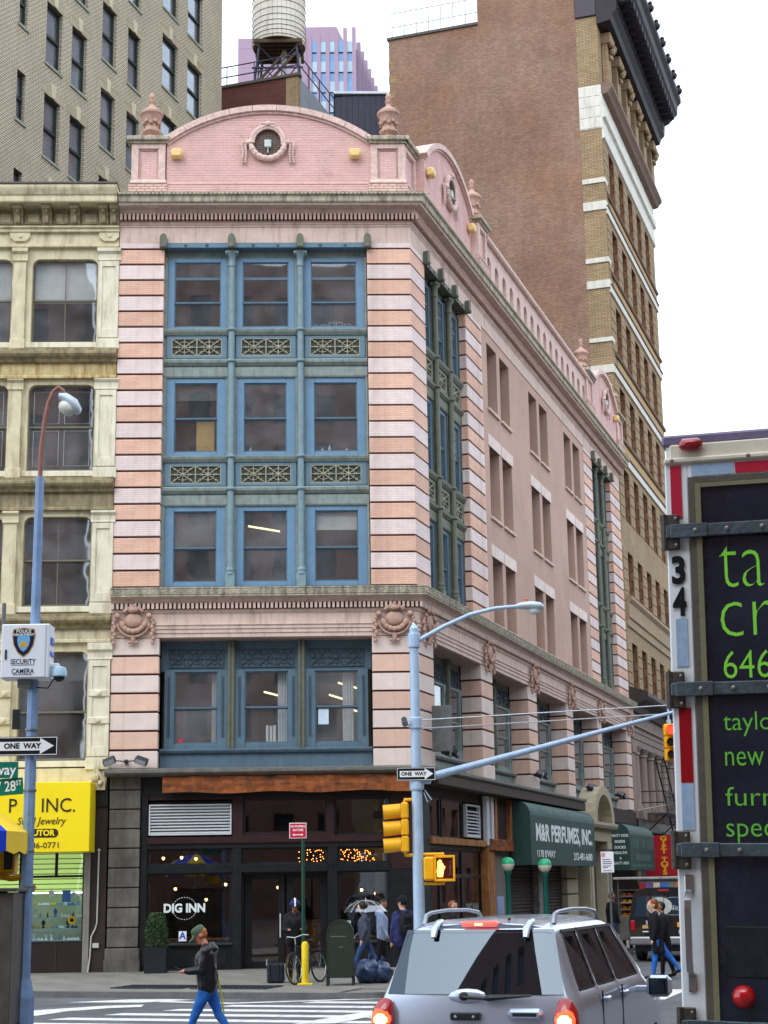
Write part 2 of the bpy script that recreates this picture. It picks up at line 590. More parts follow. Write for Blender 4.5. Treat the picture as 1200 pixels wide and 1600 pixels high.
# ================================================================ the pink corner building
light_pink = BR('light_pink_brick', C(234, 218, 213), C(229, 210, 205), C(214, 194, 188), .3, .058, .007, .25, .5, C(165, 138, 124), .09, 1.5, .8, st=(.5, .82), rnd=.08)
peach = BR('peach_brick', C(224, 182, 160), C(230, 192, 170), C(208, 162, 142), .3, .058, .007, .25, .5, C(172, 128, 108), .12, 1.5, .8, st=(.5, .82), rnd=.09)
light_smooth = PM('light_pink_render', C(228, 210, 200), .8, rnd=.07, var=.09, streak=.5, dirt=C(150, 120, 105), bump=.12, bs=40, st=(.55, .85))
peach_smooth = PM('peach_render', C(222, 186, 166), .8, rnd=.08, var=.1, streak=.5, dirt=C(160, 115, 98), bump=.12, bs=40, st=(.55, .85))
stone_pink = PM('pinkish_stone', C(214, 190, 176), .8, var=.12, streak=.65, dirt=C(120, 105, 90), bump=.2, bs=50, ss=(7, 7, .8))
stone_mid = PM('weathered_pink_stone', C(190, 160, 148), .85, var=.14, streak=.5, dirt=C(95, 85, 72), bump=.25, bs=50, ss=(7, 7, .8))
lip_m = PM('mossy_stone_lip', C(188, 180, 160), .9, var=.25, vs=4, streak=.8, dirt=C(74, 74, 58), bump=.3, bs=40, ss=(9, 9, 1.2), st=(.42, .7))
groove = PM('dark_joint_and_shade', C(74, 48, 42), .9, var=.1)
pink_brick = BR('pink_parapet_brick', C(218, 178, 172), C(225, 189, 183), C(198, 158, 152), .24, .075, .009, .4, .5, C(140, 108, 92), .12, 1.2, .85, st=(.5, .8))
cream_brick = BR('washed_out_brick', C(222, 198, 188), C(215, 182, 172), C(168, 120, 108), .24, .078, .012, .5, .5, C(110, 112, 90), .1, 2, .85)
stucco = PM('pink_brown_stucco', C(192, 160, 144), .9, var=.12, vs=.5, streak=.3, dirt=C(160, 128, 118), bump=.3, bs=30, ss=(1.5, 1.5, .4))
ornament = PM('terracotta_ornament', C(190, 155, 138), .8, var=.2, vs=8, streak=.45, dirt=C(105, 85, 70), bump=.3, bs=40)
orn_light = PM('pale_terracotta_ornament', C(218, 190, 180), .8, var=.2, vs=8, streak=.45, dirt=C(140, 115, 100), bump=.3, bs=40)
col_blue = PM('column_blue_paint', C(122, 146, 154), .5, var=.15, vs=6, streak=.4, dirt=C(110, 126, 118), bump=.08, ss=(9, 9, .9))
blue = PM('blue_paint', C(98, 128, 146), .5, var=.1, vs=3, streak=.3, dirt=C(78, 100, 108), bump=.08, spec=.4)
blue_lt = PM('light_blue_paint', C(106, 142, 170), .5, var=.1, vs=3, streak=.25, dirt=C(90, 112, 122), bump=.08, spec=.4)
bluegreen = PM('faded_blue_green_paint', C(134, 147, 142), .6, var=.2, vs=5, streak=.6, dirt=C(86, 88, 68), bump=.15, ss=(9, 9, .9))
greygreen = PM('grey_green_ironwork', C(108, 112, 98), .65, var=.2, vs=6, streak=.6, dirt=C(62, 60, 48), bump=.25)
slate_blue = PM('slate_blue_paint', C(88, 112, 128), .55, var=.12, vs=4, streak=.5, dirt=C(60, 70, 66), bump=.1)
black_hole = PM('dark_recess', (.02, .022, .026, 1), .9, bump=0)
glass = GLASS('window_glass', film=.115)
glass_dk = GLASS('window_glass_dim', (.8, .82, .82, 1), 1.6, .04, film=.12)
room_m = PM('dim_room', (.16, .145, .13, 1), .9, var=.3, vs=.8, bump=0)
blind_m = PM('blind', C(214, 214, 210), .8, var=.05, bump=0)
blind_dk = PM('grey_blind', C(105, 105, 105), .8, var=.05, bump=0)
curtain_m = PM('white_curtain', C(225, 228, 230), .8, var=.06, vs=5, bump=0)
card_m = PM('cardboard', C(196, 158, 92), .8, var=.08, bump=0)
white_m = PM('white_matt', C(235, 235, 235), .6, var=.03, bump=0)

pk = thing('corner_building', 'five storey pink and peach banded corner building with blue framed windows and arched parapets', 'building', FR)
vl = (FRI.to_3x3() @ V)
il = (FRI.to_3x3() @ IS)


def sp(v, y=0.0):                      # side-wall point in the front frame's plan
    return (8.15 + vl.x * v + il.x * y, vl.y * v + il.y * y)


n1, n2 = Vector((0, -1)), Vector((-il.x, -il.y))
mit = (n1 + n2) / (1 + n1.dot(n2))


def sweep(prof, u0, v1, close=True, half=None):
    """moulding (out, z) run along the front, mitred round the corner and along the side"""
    mb = MB()
    path = [Vector((u0, 0)), Vector((8.15, 0)), Vector(sp(v1))]
    nn = [n1, mit, n2]
    m = len(prof)
    vs = []
    for p, q in zip(path, nn):
        for o, z in prof:
            vs.append((p.x + q.x * o, p.y + q.y * o, z))
    fs = [tuple(range(m)), tuple(range(2 * m, 3 * m))[::-1]]
    for k in range(2):
        for i in range(m):
            j = (i + 1) % m
            fs.append((k * m + i, k * m + j, (k + 1) * m + j, (k + 1) * m + i))
    return mb.add(vs, fs)


L_END = 32.0


# ---- rusticated piers: every course a block of its own
def pier_blocks(z0, z1, ncourse, first, mats, gap, u_r=1.2, u_l=-.06, cu=6.92, cv=1.35, dep=.07, sides=(), sdep=.29):
    h = (z1 - z0) / ncourse
    mA = MB().box(u_l, u_r, 0, dep + .22, gap, h, .012).mesh('block')
    corner = [(cu, 0), (8.15, 0), sp(cv), sp(cv, dep + .22), sp(.02, dep + .22), (cu, dep + .22)]
    cc = .012
    mB = MB().prism(corner, gap, h).mesh('block')
    ms = [MB().box(a, b, 0, sdep, gap, h, .012).mesh('block') for a, b in sides]
    for mlist in (mA, mB, *ms): pass
    var = {}
    for i in range(ncourse):
        mt = mats[(i + first) % 2]
        z = z1 - (i + 1) * h
        for key, (me, fr) in enumerate([(mA, FR), (mB, FR)] + [(m, SD) for m in ms]):
            k2 = (key, mt.name)
            if k2 not in var:
                m2 = me.copy()
                m2.materials.append(mt)
                var[k2] = m2
            ob('rusticated_block', var[k2], None, pk, fr @ T(0, 0, z))


pier_blocks(10.08, 20.24, 22, 0, (light_pink, peach), .052, sides=((5.75, 7.65), (23.9, 25.6), (29.7, L_END)))
sF1 = ((6.46, 7.8), (12.5, 13.77), (18.55, 19.7), (24.4, 25.25), (30.9, L_END))
pier_blocks(5.22, 8.72, 7, 0, (light_smooth, peach_smooth), .055, u_r=1.23, u_l=-.04, cu=6.92, cv=1.42, sides=sF1, sdep=.66)
# the wall behind the joints
ob('wall', MB().box(-.05, 1.17, .05, .5, 5.2, 21.2), groove, pk)
bk = MB()
bk.prism([(6.95, .05), (8.1, .05), sp(1.32, .05), sp(1.32, .5), sp(.4, .5), (6.95, .5)], 5.2, 21.2)
ob('wall', bk, groove, pk)
for a, b in ((5.78, 7.62), (23.93, 25.57), (29.73, L_END - .03)): ob('wall', MB().box(a, b, .05, .5, 10.0, 21.2), groove, pk, SD)
for a, b in sF1: ob('wall', MB().box(a + .03, b - .03, .05, .7, 5.2, 9.6), groove, pk, SD)
# reveals of the side piers (banded too)
# ---- plain rendered wall of the side with paired windows
wl = MB()
cols_, rows_ = [], [(10.25, 12.42), (13.75, 16.1), (17.4, 19.65)]
for a in (8.35, 14.2, 20.1):
    cols_ += [(a, a + 1.27), (a + 1.68, a + 2.98)]
xs = [7.65] + [x for c in cols_ for x in c] + [23.9]
for i in range(0, len(xs), 2):
    wl.box(xs[i], xs[i + 1], .02, .42, 10.08, 20.24)
for a, b in cols_:
    zz = [10.08] + [z for r in rows_ for z in r] + [20.24]
    for k in range(0, len(zz), 2): wl.box(a - .001, b + .001, .021, .419, zz[k], zz[k + 1])
ob('wall', wl, stucco, pk, SD)
sash_sm = PM('grey_brown_sash', C(128, 120, 112), .6, bump=.05)
w_me = MB().box(0, .07, .33, .4, 0, 2.25).box(1.2, 1.28, .33, .4, 0, 2.25).box(0, 1.28, .32, .4, 2.17, 2.25).box(0, 1.28, .32, .4, 0, .08).box(0, 1.28, .33, .4, 1.1, 1.16).mesh('window')
p_me = MB().box(.06, 1.22, .362, .37, .05, 2.2).mesh('pane')
r_me = room_shell(-.05, 1.33, .42, 1.6, -.1, 2.35)
l_me = MB().box(-.14, 1.44, -.012, .1, .0, .4, .01).mesh('lintel')
s_me = MB().box(-.08, 1.36, -.06, .3, -.1, 0, .01).mesh('sill')
w_me.materials.append(sash_sm); p_me.materials.append(glass_dk); r_me.materials.append(room_m); l_me.materials.append(light_smooth); s_me.materials.append(stone_pink)
for a, b in cols_:
    for z0, z1 in rows_:
        m = SD @ T(a, 0, z0)
        w = ob('window', w_me, None, pk, m)
        ob('pane', p_me, None, w, m)
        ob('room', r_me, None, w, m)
        ob('sill', s_me, None, w, m)
        if z1 < 19: ob('lintel', l_me, None, pk, SD @ T(a - .02, 0, z1))

# ---- entablature above the second storey
ob('entablature', sweep([(-.1, 8.73), (.02, 8.73), (.02, 8.84), (.045, 8.845), (.045, 8.95), (.07, 8.955), (.07, 9.02), (.1, 9.06), (.03, 9.08), (.03, 9.36), (.07, 9.4), (.09, 9.47), (.09, 9.64), (.14, 9.66), (.2, 9.74), (.3, 9.78), (.3, 9.8), (-.1, 9.8)], -.06, L_END), stone_pink, pk)
ob('cornice_lip', sweep([(-.1, 9.79), (.34, 9.79), (.34, 9.83), (.36, 9.85), (.36, 9.99), (.38, 10.0), (.38, 10.03), (.0, 10.1), (-.1, 10.1)], -.06, L_END), lip_m, pk)


def dentils(z0, z1, out, depth, pitch, w, name='dentil_course', mat=stone_pink):
    if depth > .06: ob('dentil_shade_strip', sweep([(0, z0 - .01), (out - depth + .012, z0 - .01), (out - depth + .012, z1 + .01), (0, z1 + .01)], -.05, L_END), groove, pk)  # dark strip: the shade between the dentils is put into its colour
    f = MB()
    k = 0
    x = -.04
    while x < 8.12 + out:
        f.box(x, x + w, -out, -out + depth, z0, z1)
        x += pitch
    ob(name, f, mat, pk, FR, kind='stuff')
    f = MB()
    x = -.02
    while x < L_END - .05:
        f.box(x, x + w, -out, -out + depth, z0, z1)
        x += pitch
    ob(name, f, mat, pk, SD, kind='stuff')


dentils(9.485, 9.635, .19, .1, .118, .068)


def scrolls(z, out, pitch, r):
    arcp = [(math.cos(a) * q, math.sin(a) * q) for a, q in [(R(-30 + 45 * i), r * (1 - i * .085)) for i in range(9)]]
    for fr, x0, x1 in ((FR, .05, 8.4), (SD, .25, L_END - .1)):
        f = MB()
        x = x0
        while x < x1:
            f.tube([(x + a, -out, z + b) for a, b in arcp] + [], .014, 4, True)
            f.tube([(x + r * .8, -out, z - r * .5), (x + r * 1.6, -out, z - r * .2), (x + pitch - r * .7, -out, z + r * .85)], .013, 4)
            x += pitch
        ob('scroll_frieze', f, lip_m, pk, fr, kind='stuff')


scrolls(9.92, .365, .243, .062)
# ---- top entablature and cornice
ob('frieze', sweep([(-.1, 19.99), (.005, 19.99), (.005, 20.44), (.03, 20.46), (.03, 20.5), (.06, 20.52), (.06, 20.58), (.09, 20.6), (.09, 20.8), (.14, 20.82), (.2, 20.92), (.42, 20.96), (.45, 21.03), (-.1, 21.03)], -.06, L_END), stone_pink, pk)
ob('cornice', sweep([(-.1, 21.02), (.48, 21.02), (.5, 21.05), (.5, 21.2), (.55, 21.24), (.57, 21.3), (.4, 21.36), (-.4, 21.4), (-.4, 21.02)], -.06, L_END), lip_m, pk)
dentils(20.615, 20.79, .21, .12, .116, .066, mat=stone_mid)
dentils(21.225, 21.27, .585, .05, .116, .05, 'bead_course', PM('pale_beads', C(190, 182, 160), .8))
# ---- roof deck
ob('roof', MB().prism([(-.05, .3), (7.9, .3), sp(31.9, .3), (sp(31.9, .3)[0] - 9, sp(31.9, .3)[1] + 2), (-.05, 22)], 21.0, 21.3), PM('roof_felt', (.06, .06, .065, 1), .95), pk)
for q in ([(-.05, 30.0), (9.0, 30.0), (9.0, 30.4), (-.05, 30.4)], [(-.05, .45), (.15, .45), (.15, 30), (-.05, 30)], [sp(31.7, .5), sp(31.95, .5), sp(31.95, 9), sp(31.7, 9)]): ob('back_wall', MB().prism(q, 0, 21.0), BR('plain_brick', C(120, 80, 70), C(110, 75, 66), C(130, 115, 108)), pk)


# ---- ornament: garlanded wreath
def wreath_mesh(kind):
    f = MB()
    rnd = random.Random(5)
    if kind == 'cartouche':             # about 1.2 wide, 1.05 high, centred on (0, 9.1) -> local 0
        f.ball((0, -.06, .08), .24, (1, .35, .85), 14, 7)                       # boss
        for i in range(15):
            a = R(200 + 140 * i / 14)
            f.ball((math.cos(a) * .33, -.1, .12 + math.sin(a) * .33), .068 + .012 * (i % 2), (1, .9, 1), 6, 4)
        ring = [(math.cos(R(a)) * .44, -.06, .08 + math.sin(R(a)) * .43) for a in range(190, 351, 16)]
        f.tube(ring, .035, 6)
        for sx in (-1, 1):
            f.ball((sx * .42, -.09, .2), .085, (1, .9, 1), 8, 5)
            for i in range(6):
                f.ball((sx * (.5 + .035 * (i % 2)), -.07, .1 - i * .1), .075 - .004 * abs(i - 3), (.9, .8, 1.1), 6, 4)
            f.ball((sx * .52, -.06, -.5), .07, (.8, .7, 1.2), 6, 4)
            for i in range(4):
                a = R(95 + 22 * i)
                f.ball((sx * -math.cos(a) * .25, -.1, .3 + math.sin(a) * .1), .085 - .008 * i, (1, .9, .9), 6, 4)
        f.ball((0, -.11, .46), .07, (1, .8, .9), 8, 5)
        f.ball((0, -.12, .36), .12, (1.2, .7, .7), 10, 5)
        f.box(-.06, .06, -.09, 0, -.55, -.3, .02)
        for sx in (-1, 1): f.ball((sx * .09, -.05, -.5), .055, (1.2, .7, .8), 6, 4)
    else:                                # oculus wreath, centre 0
        f2 = []
        ring = [(math.cos(R(a)) * .47, -.06, math.sin(R(a)) * .5) for a in range(-10, 191, 12)]
        f.tube(ring, .085, 8)
        f.tube([(p[0] * .86, -.1, p[2] * .86) for p in ring], .03, 6)
        for i in range(17):
            a = R(195 + 150 * i / 16)
            f.ball((math.cos(a) * .49, -.09, math.sin(a) * .5), .085 + .012 * (i % 2), (1, .9, 1), 7, 5)
        for sx in (-1, 1):
            for i in range(9):
                for q in (-.045, .045):
                    f.ball((sx * (.68 + q + .012 * math.sin(i)), -.06, -.0 - i * .075), .055 - .002 * i, (1, .9, 1.05), 6, 4)
            f.ball((sx * .55, -.07, .0), .1, (1.2, .8, .8), 8, 5)
            sc_ = [(sx * (.16 + math.cos(R(a)) * .085 * (1 - k * .07)), -.12, .54 + math.sin(R(a)) * .085 * (1 - k * .07)) for k, a in enumerate(range(200, 560, 36))]
            f.tube(sc_, .032, 5)
        f.ball((0, -.12, .56), .1, (1.1, .8, .9), 8, 5)
    return f.mesh('wreath', 50)


cart = wreath_mesh('cartouche')
cart.materials.append(ornament)
ocu = wreath_mesh('oculus')
ocu.materials.append(orn_light)
for u in (.54, 7.53): ob('cartouche', cart, None, pk, FR @ T(u, -.05, 9.1))
for v in (.75, 7.13, 13.13, 19.12, 24.85, 31.4): ob('cartouche', cart, None, pk, SD @ T(v, -.05, 9.1))


# ---- lattice panels
def lattice(w, h, n=2, d=.03):
    f = MB()
    t = .018
    for z in (0, h): f.box(-t, w + t, -d, 0, z - t, z + t)
    for x in (0, w): f.box(x - t, x + t, -d - .002, -.001, 0, h)
    c = w / n
    for k in range(n):
        x0 = k * c
        if k: f.box(x0 - t, x0 + t, -d - .004, 0, 0, h)
        cx, cz = x0 + c / 2, h / 2
        for i in range(8):
            a = R(45 * i)
            e = min((c / 2) / max(abs(math.cos(a)), 1e-6), (h / 2) / max(abs(math.sin(a)), 1e-6)) if i % 2 == 0 else math.hypot(c / 2, h / 2)
            aa = a if i % 2 == 0 else math.atan2(math.copysign(h, math.sin(a)), math.copysign(c, math.cos(a)))
            f.tube([(cx, -d * .5, cz), (cx + math.cos(aa) * e, -d * .5, cz + math.sin(aa) * e)], .017, 4)
            f.ball((cx + math.cos(aa) * e * .62, -d * .6, cz + math.sin(aa) * e * .62), .035, (1, .6, 1), 6, 4)
        f.ball((cx, -d * .7, cz), .06, (1, .6, 1), 8, 5)
        rr = min(c, h) * .34
        f.tube([(cx + math.cos(R(a)) * rr, -d * .5, cz + math.sin(R(a)) * rr) for a in range(0, 361, 45)], .012, 4, False)
    return f


def framebox(f, x0, x1, z0, z1, gx0, gx1, gz0, gz1, y0, y1):
    f.box(x0, gx0, y0, y1, z0, z1, .008)
    f.box(gx1, x1, y0, y1, z0, z1, .008)
    f.box(gx0, gx1, y0 + .002, y1, gz1, z1, .008)
    f.box(gx0, gx1, y0 + .002, y1, z0, gz0, .008)


def sash_window(par, fr, x0, x1, z0, z1, g, rails, y, mf, msash, mglass, blind=None):
    gx0, gx1, gz0, gz1 = g
    f = MB()
    framebox(f, x0, x1, z0, z1, gx0, gx1, gz0, gz1, y, y + .16)
    w = ob('window', f, mf, par, fr)
    q = MB()
    t = .032
    zz = [gz0] + rails + [gz1]
    mid = rails[0]
    for k in range(len(zz) - 1):
        yy = y + (.075 if k == 0 else .04)
        q.box(gx0, gx0 + t, yy, yy + .035, zz[k], zz[k + 1])
        q.box(gx1 - t, gx1, yy, yy + .035, zz[k], zz[k + 1])
        q.box(gx0 + t, gx1 - t, yy + .001, yy + .034, zz[k], zz[k] + .05)
        q.box(gx0 + t, gx1 - t, yy + .001, yy + .034, zz[k + 1] - .03, zz[k + 1])
        ob('pane', MB().box(gx0 + t * .5, gx1 - t * .5, yy + .014, yy + .02, zz[k] + .02, zz[k + 1] - .02), mglass, w, fr)
    ob('sash', q, msash, w, fr)
    if blind:
        zb, bm_ = blind
        b = MB()
        z = gz1 - .02
        while z > zb:
            b.box(gx0 + .03, gx1 - .03, y + .17, y + .178, z - .052, z)
            z -= .055
        b.box(gx0 + .02, gx1 - .02, y + .165, y + .185, zb - .04, zb)
        ob('blind', b, bm_, w, fr)
    return w


lat_m = PM('pale_iron_lattice', C(156, 154, 132), .7, var=.2, vs=8, streak=.4, dirt=C(96, 96, 78), bump=.2)
dk_pan = PM('dark_panel_back', C(66, 72, 66), .8, var=.2, vs=6)


def upper_bay(fr, a0, a1, nlat=2, m_frame=blue_lt, m_dim=bluegreen, detail=True):
    k = (a1 - a0) / 5.7
    X = lambda u: a0 + (u - 1.2) * k
    FL = [(10.15, 12.40, [(1.29, 2.96), (3.24, 4.88), (5.15, 6.84)], [(1.54, 2.71), (3.45, 4.64), (5.41, 6.59)], (10.28, 12.25), [11.21]),
          (13.80, 16.06, [(1.29, 2.96), (3.24, 4.88), (5.15, 6.84)], [(1.52, 2.71), (3.45, 4.63), (5.40, 6.60)], (13.93, 15.92), [14.88]),
          (17.47, 19.62, [(1.29, 2.96), (3.22, 4.87), (5.13, 6.84)], [(1.48, 2.78), (3.40, 4.69), (5.33, 6.61)], (17.57, 19.50), [18.28, 19.01])]
    bl = {(0, 0): (11.3, blind_dk), (0, 2): (11.78, blind_m), (1, 0): (15.5, blind_dk)} if detail else {(0, 1): (11.4, blind_m), (2, 1): (18.8, blind_dk)}
    for fi, (z0, z1, fs, gs, (g0, g1), rl) in enumerate(FL):
        for wi in range(3):
            sash_window(pk, fr, X(fs[wi][0]), X(fs[wi][1]), z0, z1, (X(gs[wi][0]), X(gs[wi][1]), g0, g1), rl, .26, m_frame, slate_blue, glass, bl.get((fi, wi)))
        # room behind
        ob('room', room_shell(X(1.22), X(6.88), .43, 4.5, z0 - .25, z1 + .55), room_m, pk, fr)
        # box frame between windows
        for (p, q) in ((1.2, fs[0][0]), (fs[0][1], fs[1][0]), (fs[1][1], fs[2][0]), (fs[2][1], 6.9)):
            ob('window_post', MB().box(X(p), X(q), .22, .44, z0 - .02, z1 + .02), m_dim, pk, fr)
        if fi == 2:
            ob('head_board', MB().box(X(1.2), X(6.9), .3, .44, 19.6, 20.0), m_dim, pk, fr)
    for zb in (16.11, 12.43):
        f = MB()
        f.box(X(1.2), X(6.9), .25, .44, zb, zb + 1.36)                                  # backing
        f.extr([(.25, zb + 1.17), (.18, zb + 1.19), (.12, zb + 1.27), (.1, zb + 1.33), (.1, zb + 1.36), (.25, zb + 1.37)], X(1.2), X(6.9))
        f.extr([(.25, zb + .28), (.2, zb + .3), (.13, zb + .38), (.12, zb + .45), (.18, zb + .5), (.25, zb + .52)], X(1.2), X(6.9))
        f.extr([(.25, zb - .05), (.22, zb - .04), (.2, zb), (.2, zb + .26), (.25, zb + .27)], X(1.2), X(6.9))
        ob('spandrel', f, m_dim, pk, fr)
        for (p, q) in ((1.28, 2.97), (3.22, 4.9), (5.15, 6.84)):
            fp_ = MB()
            framebox(fp_, X(p), X(q), zb + .52, zb + 1.17, X(p) + .15 * k, X(q) - .15 * k, zb + .6, zb + 1.1, .2, .249)
            pp = ob('panel_frame', fp_, blue if detail else m_dim, pk, fr)
            w_ = X(q) - X(p) - .3 * k
            ob('lattice', lattice(w_, .5, nlat), lat_m, pp, fr @ T(X(p) + .15 * k, .235, zb + .6))
            ob('panel_back', MB().box(X(p) + .14 * k, X(q) - .14 * k, .243, .249, zb + .59, zb + 1.11), dk_pan, pp, fr)
    for u in (3.1, 5.03):
        c = MB()
        x = X(u)
        c.lathe([(.1, 10.6), (.092, 10.75), (.09, 19.3), (.11, 19.32), (.11, 19.36), (.095, 19.4), (.1, 19.6), (.17, 19.7), (.19, 19.76)], (x, .14, 0), 12)
        c.box(x - .13, x + .13, .02, .27, 10.1, 10.44, .015)
        c.lathe([(.14, 10.44), (.14, 10.49), (.11, 10.52), (.125, 10.56), (.125, 10.6), (.1, 10.64)], (x, .14, 0), 12)
        for z in (17.44, 16.52, 13.76, 12.84):
            c.lathe([(.1, z - .05), (.13, z - .03), (.14, z), (.13, z + .03), (.1, z + .05)], (x, .14, 0), 12)
        for sx in (-1, 1):
            c.ball((x + sx * .14, .06, 19.72), .06, (1, 1, 1), 8, 5)
            c.ball((x + sx * .14, .2, 19.72), .06, (1, 1, 1), 8, 5)
        ob('column', c, col_blue if detail else greygreen, pk, fr, 40)  # side bay columns are darker: the recess shade is put into their paint
    for u in (1.18, 3.1, 5.03, 6.94):
        x = X(u)
        b = MB().plate([(x - .1, 19.8), (x + .1, 19.8), (x + .1, 20.1), (x + .07, 20.18), (x, 20.22), (x - .07, 20.18), (x - .1, 20.1)], -.16, .1)
        b.ball((x, -.13, 19.84), .09, (1, .9, .8), 8, 5)
        ob('bracket', b, greygreen, pk, fr)
    bm_ = MB().box(X(1.28), X(6.84), -.03, .3, 19.83, 19.985, .01)
    be = ob('lintel_beam', bm_, blue if detail else greygreen, pk, fr)
    for u in (1.8, 2.4, 3.7, 4.4, 5.6, 6.3):
        ob('stud', MB().ball((X(u), -.04, 19.91), .045, (1, .7, 1), 8, 5), greygreen, be, fr)


upper_bay(FR, 1.2, 6.9)
upper_bay(SD, 1.35, 5.75, 1, slate_blue, greygreen, False)
upper_bay(SD, 25.6, 29.7, 1, slate_blue, greygreen, False)


# ---- second-storey infill between the piers
def low_bay(fr, a0, a1, n, y, zt=8.72, mdark=slate_blue, curtains=False):
    w = (a1 - a0) / n
    f = MB()
    f.box(a0, a1, y + .1, y + .2, 7.9, zt + .02)
    f.box(a0, a1, y - .02, y + .18, 5.25, 5.72)
    f.extr([(y + .1, 5.66), (y - .1, 5.68), (y - .14, 5.74), (y - .14, 5.78), (y + .1, 5.82)], a0, a1)
    f.extr([(y + .1, 7.86), (y + .02, 7.88), (y - .0, 7.93), (y + .1, 7.95)], a0, a1)
    ob('window_wall', f, mdark, pk, fr)
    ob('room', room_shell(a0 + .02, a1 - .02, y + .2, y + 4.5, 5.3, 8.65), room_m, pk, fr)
    for i in range(1, n):
        x = a0 + i * w
        m = MB().box(x - .1, x + .1, y - .05, y + .2, 5.78, zt, .01)
        for q in (-.05, .05): m.tube([(x + q, y - .06, 5.8), (x + q, y - .06, zt - .02)], .03, 6)
        ob('mullion', m, greygreen, pk, fr)
    for i in range(n):
        x0, x1 = a0 + i * w + .1, a0 + (i + 1) * w - .1
        gw = min(.33, (x1 - x0) * .16)
        wn = sash_window(pk, fr, x0, x1, 5.78, 7.9, (x0 + gw, x1 - gw, 5.92, 7.85), [6.87], y, mdark, mdark, glass)
        for q in (x0 + gw * .45, x1 - gw * .45):
            ob('slot_panel', MB().box(q - .035, q + .035, y - .012, y + .01, 6.1, 7.72), PM('dark_slate', C(58, 74, 84), .6), wn, fr)
        ob('lattice', lattice(x1 - x0 - .26, .47, 3 if n == 3 else 2, .03), PM('dark_slate_iron', C(62, 78, 86), .6), wn, fr @ T(x0 + .13, y + .09, 7.99))
        if curtains:
            cur = MB()
            sides_ = {0: [x1 - gw - .17], 1: [x1 - gw - .28], 2: [x1 - gw - .42]}[i]
            for xc in sides_:
                wd = (.16, .27, .3)[i]
                pts = []
                for kk in range(13):
                    pts.append((xc + wd * kk / 12, y + .3 + .025 * math.sin(kk * 2.1)))
                cur.prism(pts + [(p[0], p[1] + .012) for p in pts[::-1]], 5.9, 7.84)
            ob('curtain', cur, curtain_m, wn, fr)


low_bay(FR, 1.24, 6.91, 3, .42, curtains=True)
for a, b in ((1.42, 6.46), (7.8, 12.5), (13.77, 18.55), (19.7, 24.4), (25.25, 30.9)):
    low_bay(SD, a, b, 3 if a < 2 else 2, .6, mdark=bluegreen)
# soffit and reveals of the second storey
ob('soffit', MB().box(1.2, 6.95, .02, .7, 8.70, 8.74), stone_mid, pk)
ob('soffit', MB().box(1.4, L_END, .02, .9, 8.705, 8.745), stone_mid, pk, SD)
# things seen on the sills behind the windows
tag(ob('cardboard_sheet', MB().box(2.12, 2.62, .46, .49, 13.95, 14.86), card_m, None, FR), 'sheet of brown cardboard standing behind a pane on the third floor', 'cardboard')
for i, (x, h_, w_) in enumerate(((4.05, .5, .07), (4.15, .48, .07), (4.24, .5, .08))):
    tag(ob('binder', MB().box(x, x + w_, .7, .95, 5.93, 5.93 + h_, .005), white_m, None, FR), 'white ring binder standing on the sill behind the centre window', 'binder', 'binders on the sill')
tag(ob('paper_notice', MB().box(5.46, 5.74, .505, .508, 6.42, 6.83), PM('pale_paper', C(205, 225, 240), .8), None, FR), 'pale blue paper notice taped inside the second floor window', 'notice')
tag(ob('red_sticker', MB().box(1.72, 1.84, .494, .497, 5.97, 6.07), PM('red_sticker', C(205, 50, 70), .5), None, FR), 'small red sticker in the corner of a second floor window', 'sticker')
for i, (x, h_) in enumerate(((5.44, .1), (5.68, .1), (5.92, .17), (6.13, .17), (6.36, .12))):
    f = MB()
    framebox(f, x - .09, x + .09, 17.6, 17.6 + h_, x - .075, x + .075, 17.615, 17.6 + h_ - .015, .46, .48)
    tag(ob('picture_frame', f, white_m, None, FR), 'small white frame on the sill of a top floor window', 'frame', 'frames on the top floor sill')
for i, (x, h_) in enumerate(((3.62, .16), (5.62, .14), (5.82, .22), (6.3, .12))):
    tag(ob('bottle', MB().lathe([(.035, 0), (.04, h_ * .55), (.015, h_ * .8), (.015, h_)], (x, .5, 13.96), 8), white_m, None, FR), 'small white bottle on a third floor window sill', 'bottle', 'bottles on the third floor sills')
lampm = EM('office_tube_light', (1, .87, .5, 1), 2.2)
for (x, z, w_) in ((3.5, 12.05, .9), (3.95, 7.35, .6), (6.0, 7.58, .55), (6.1, 6.92, .5), (5.75, 7.25, .5)):
    tag(ob('ceiling_light', MB().add([(x, 1.7, z + .08), (x + w_, 1.7, z - .08), (x + w_, 1.75, z - .03), (x, 1.75, z + .13), (x, 1.78, z + .08), (x + w_, 1.78, z - .08)], [(0, 1, 2, 3), (0, 4, 5, 1), (3, 2, 5, 4), (0, 3, 4), (1, 5, 2)]), lampm, None, FR), 'glowing yellow tube light behind the office windows', 'light', 'office tube lights')

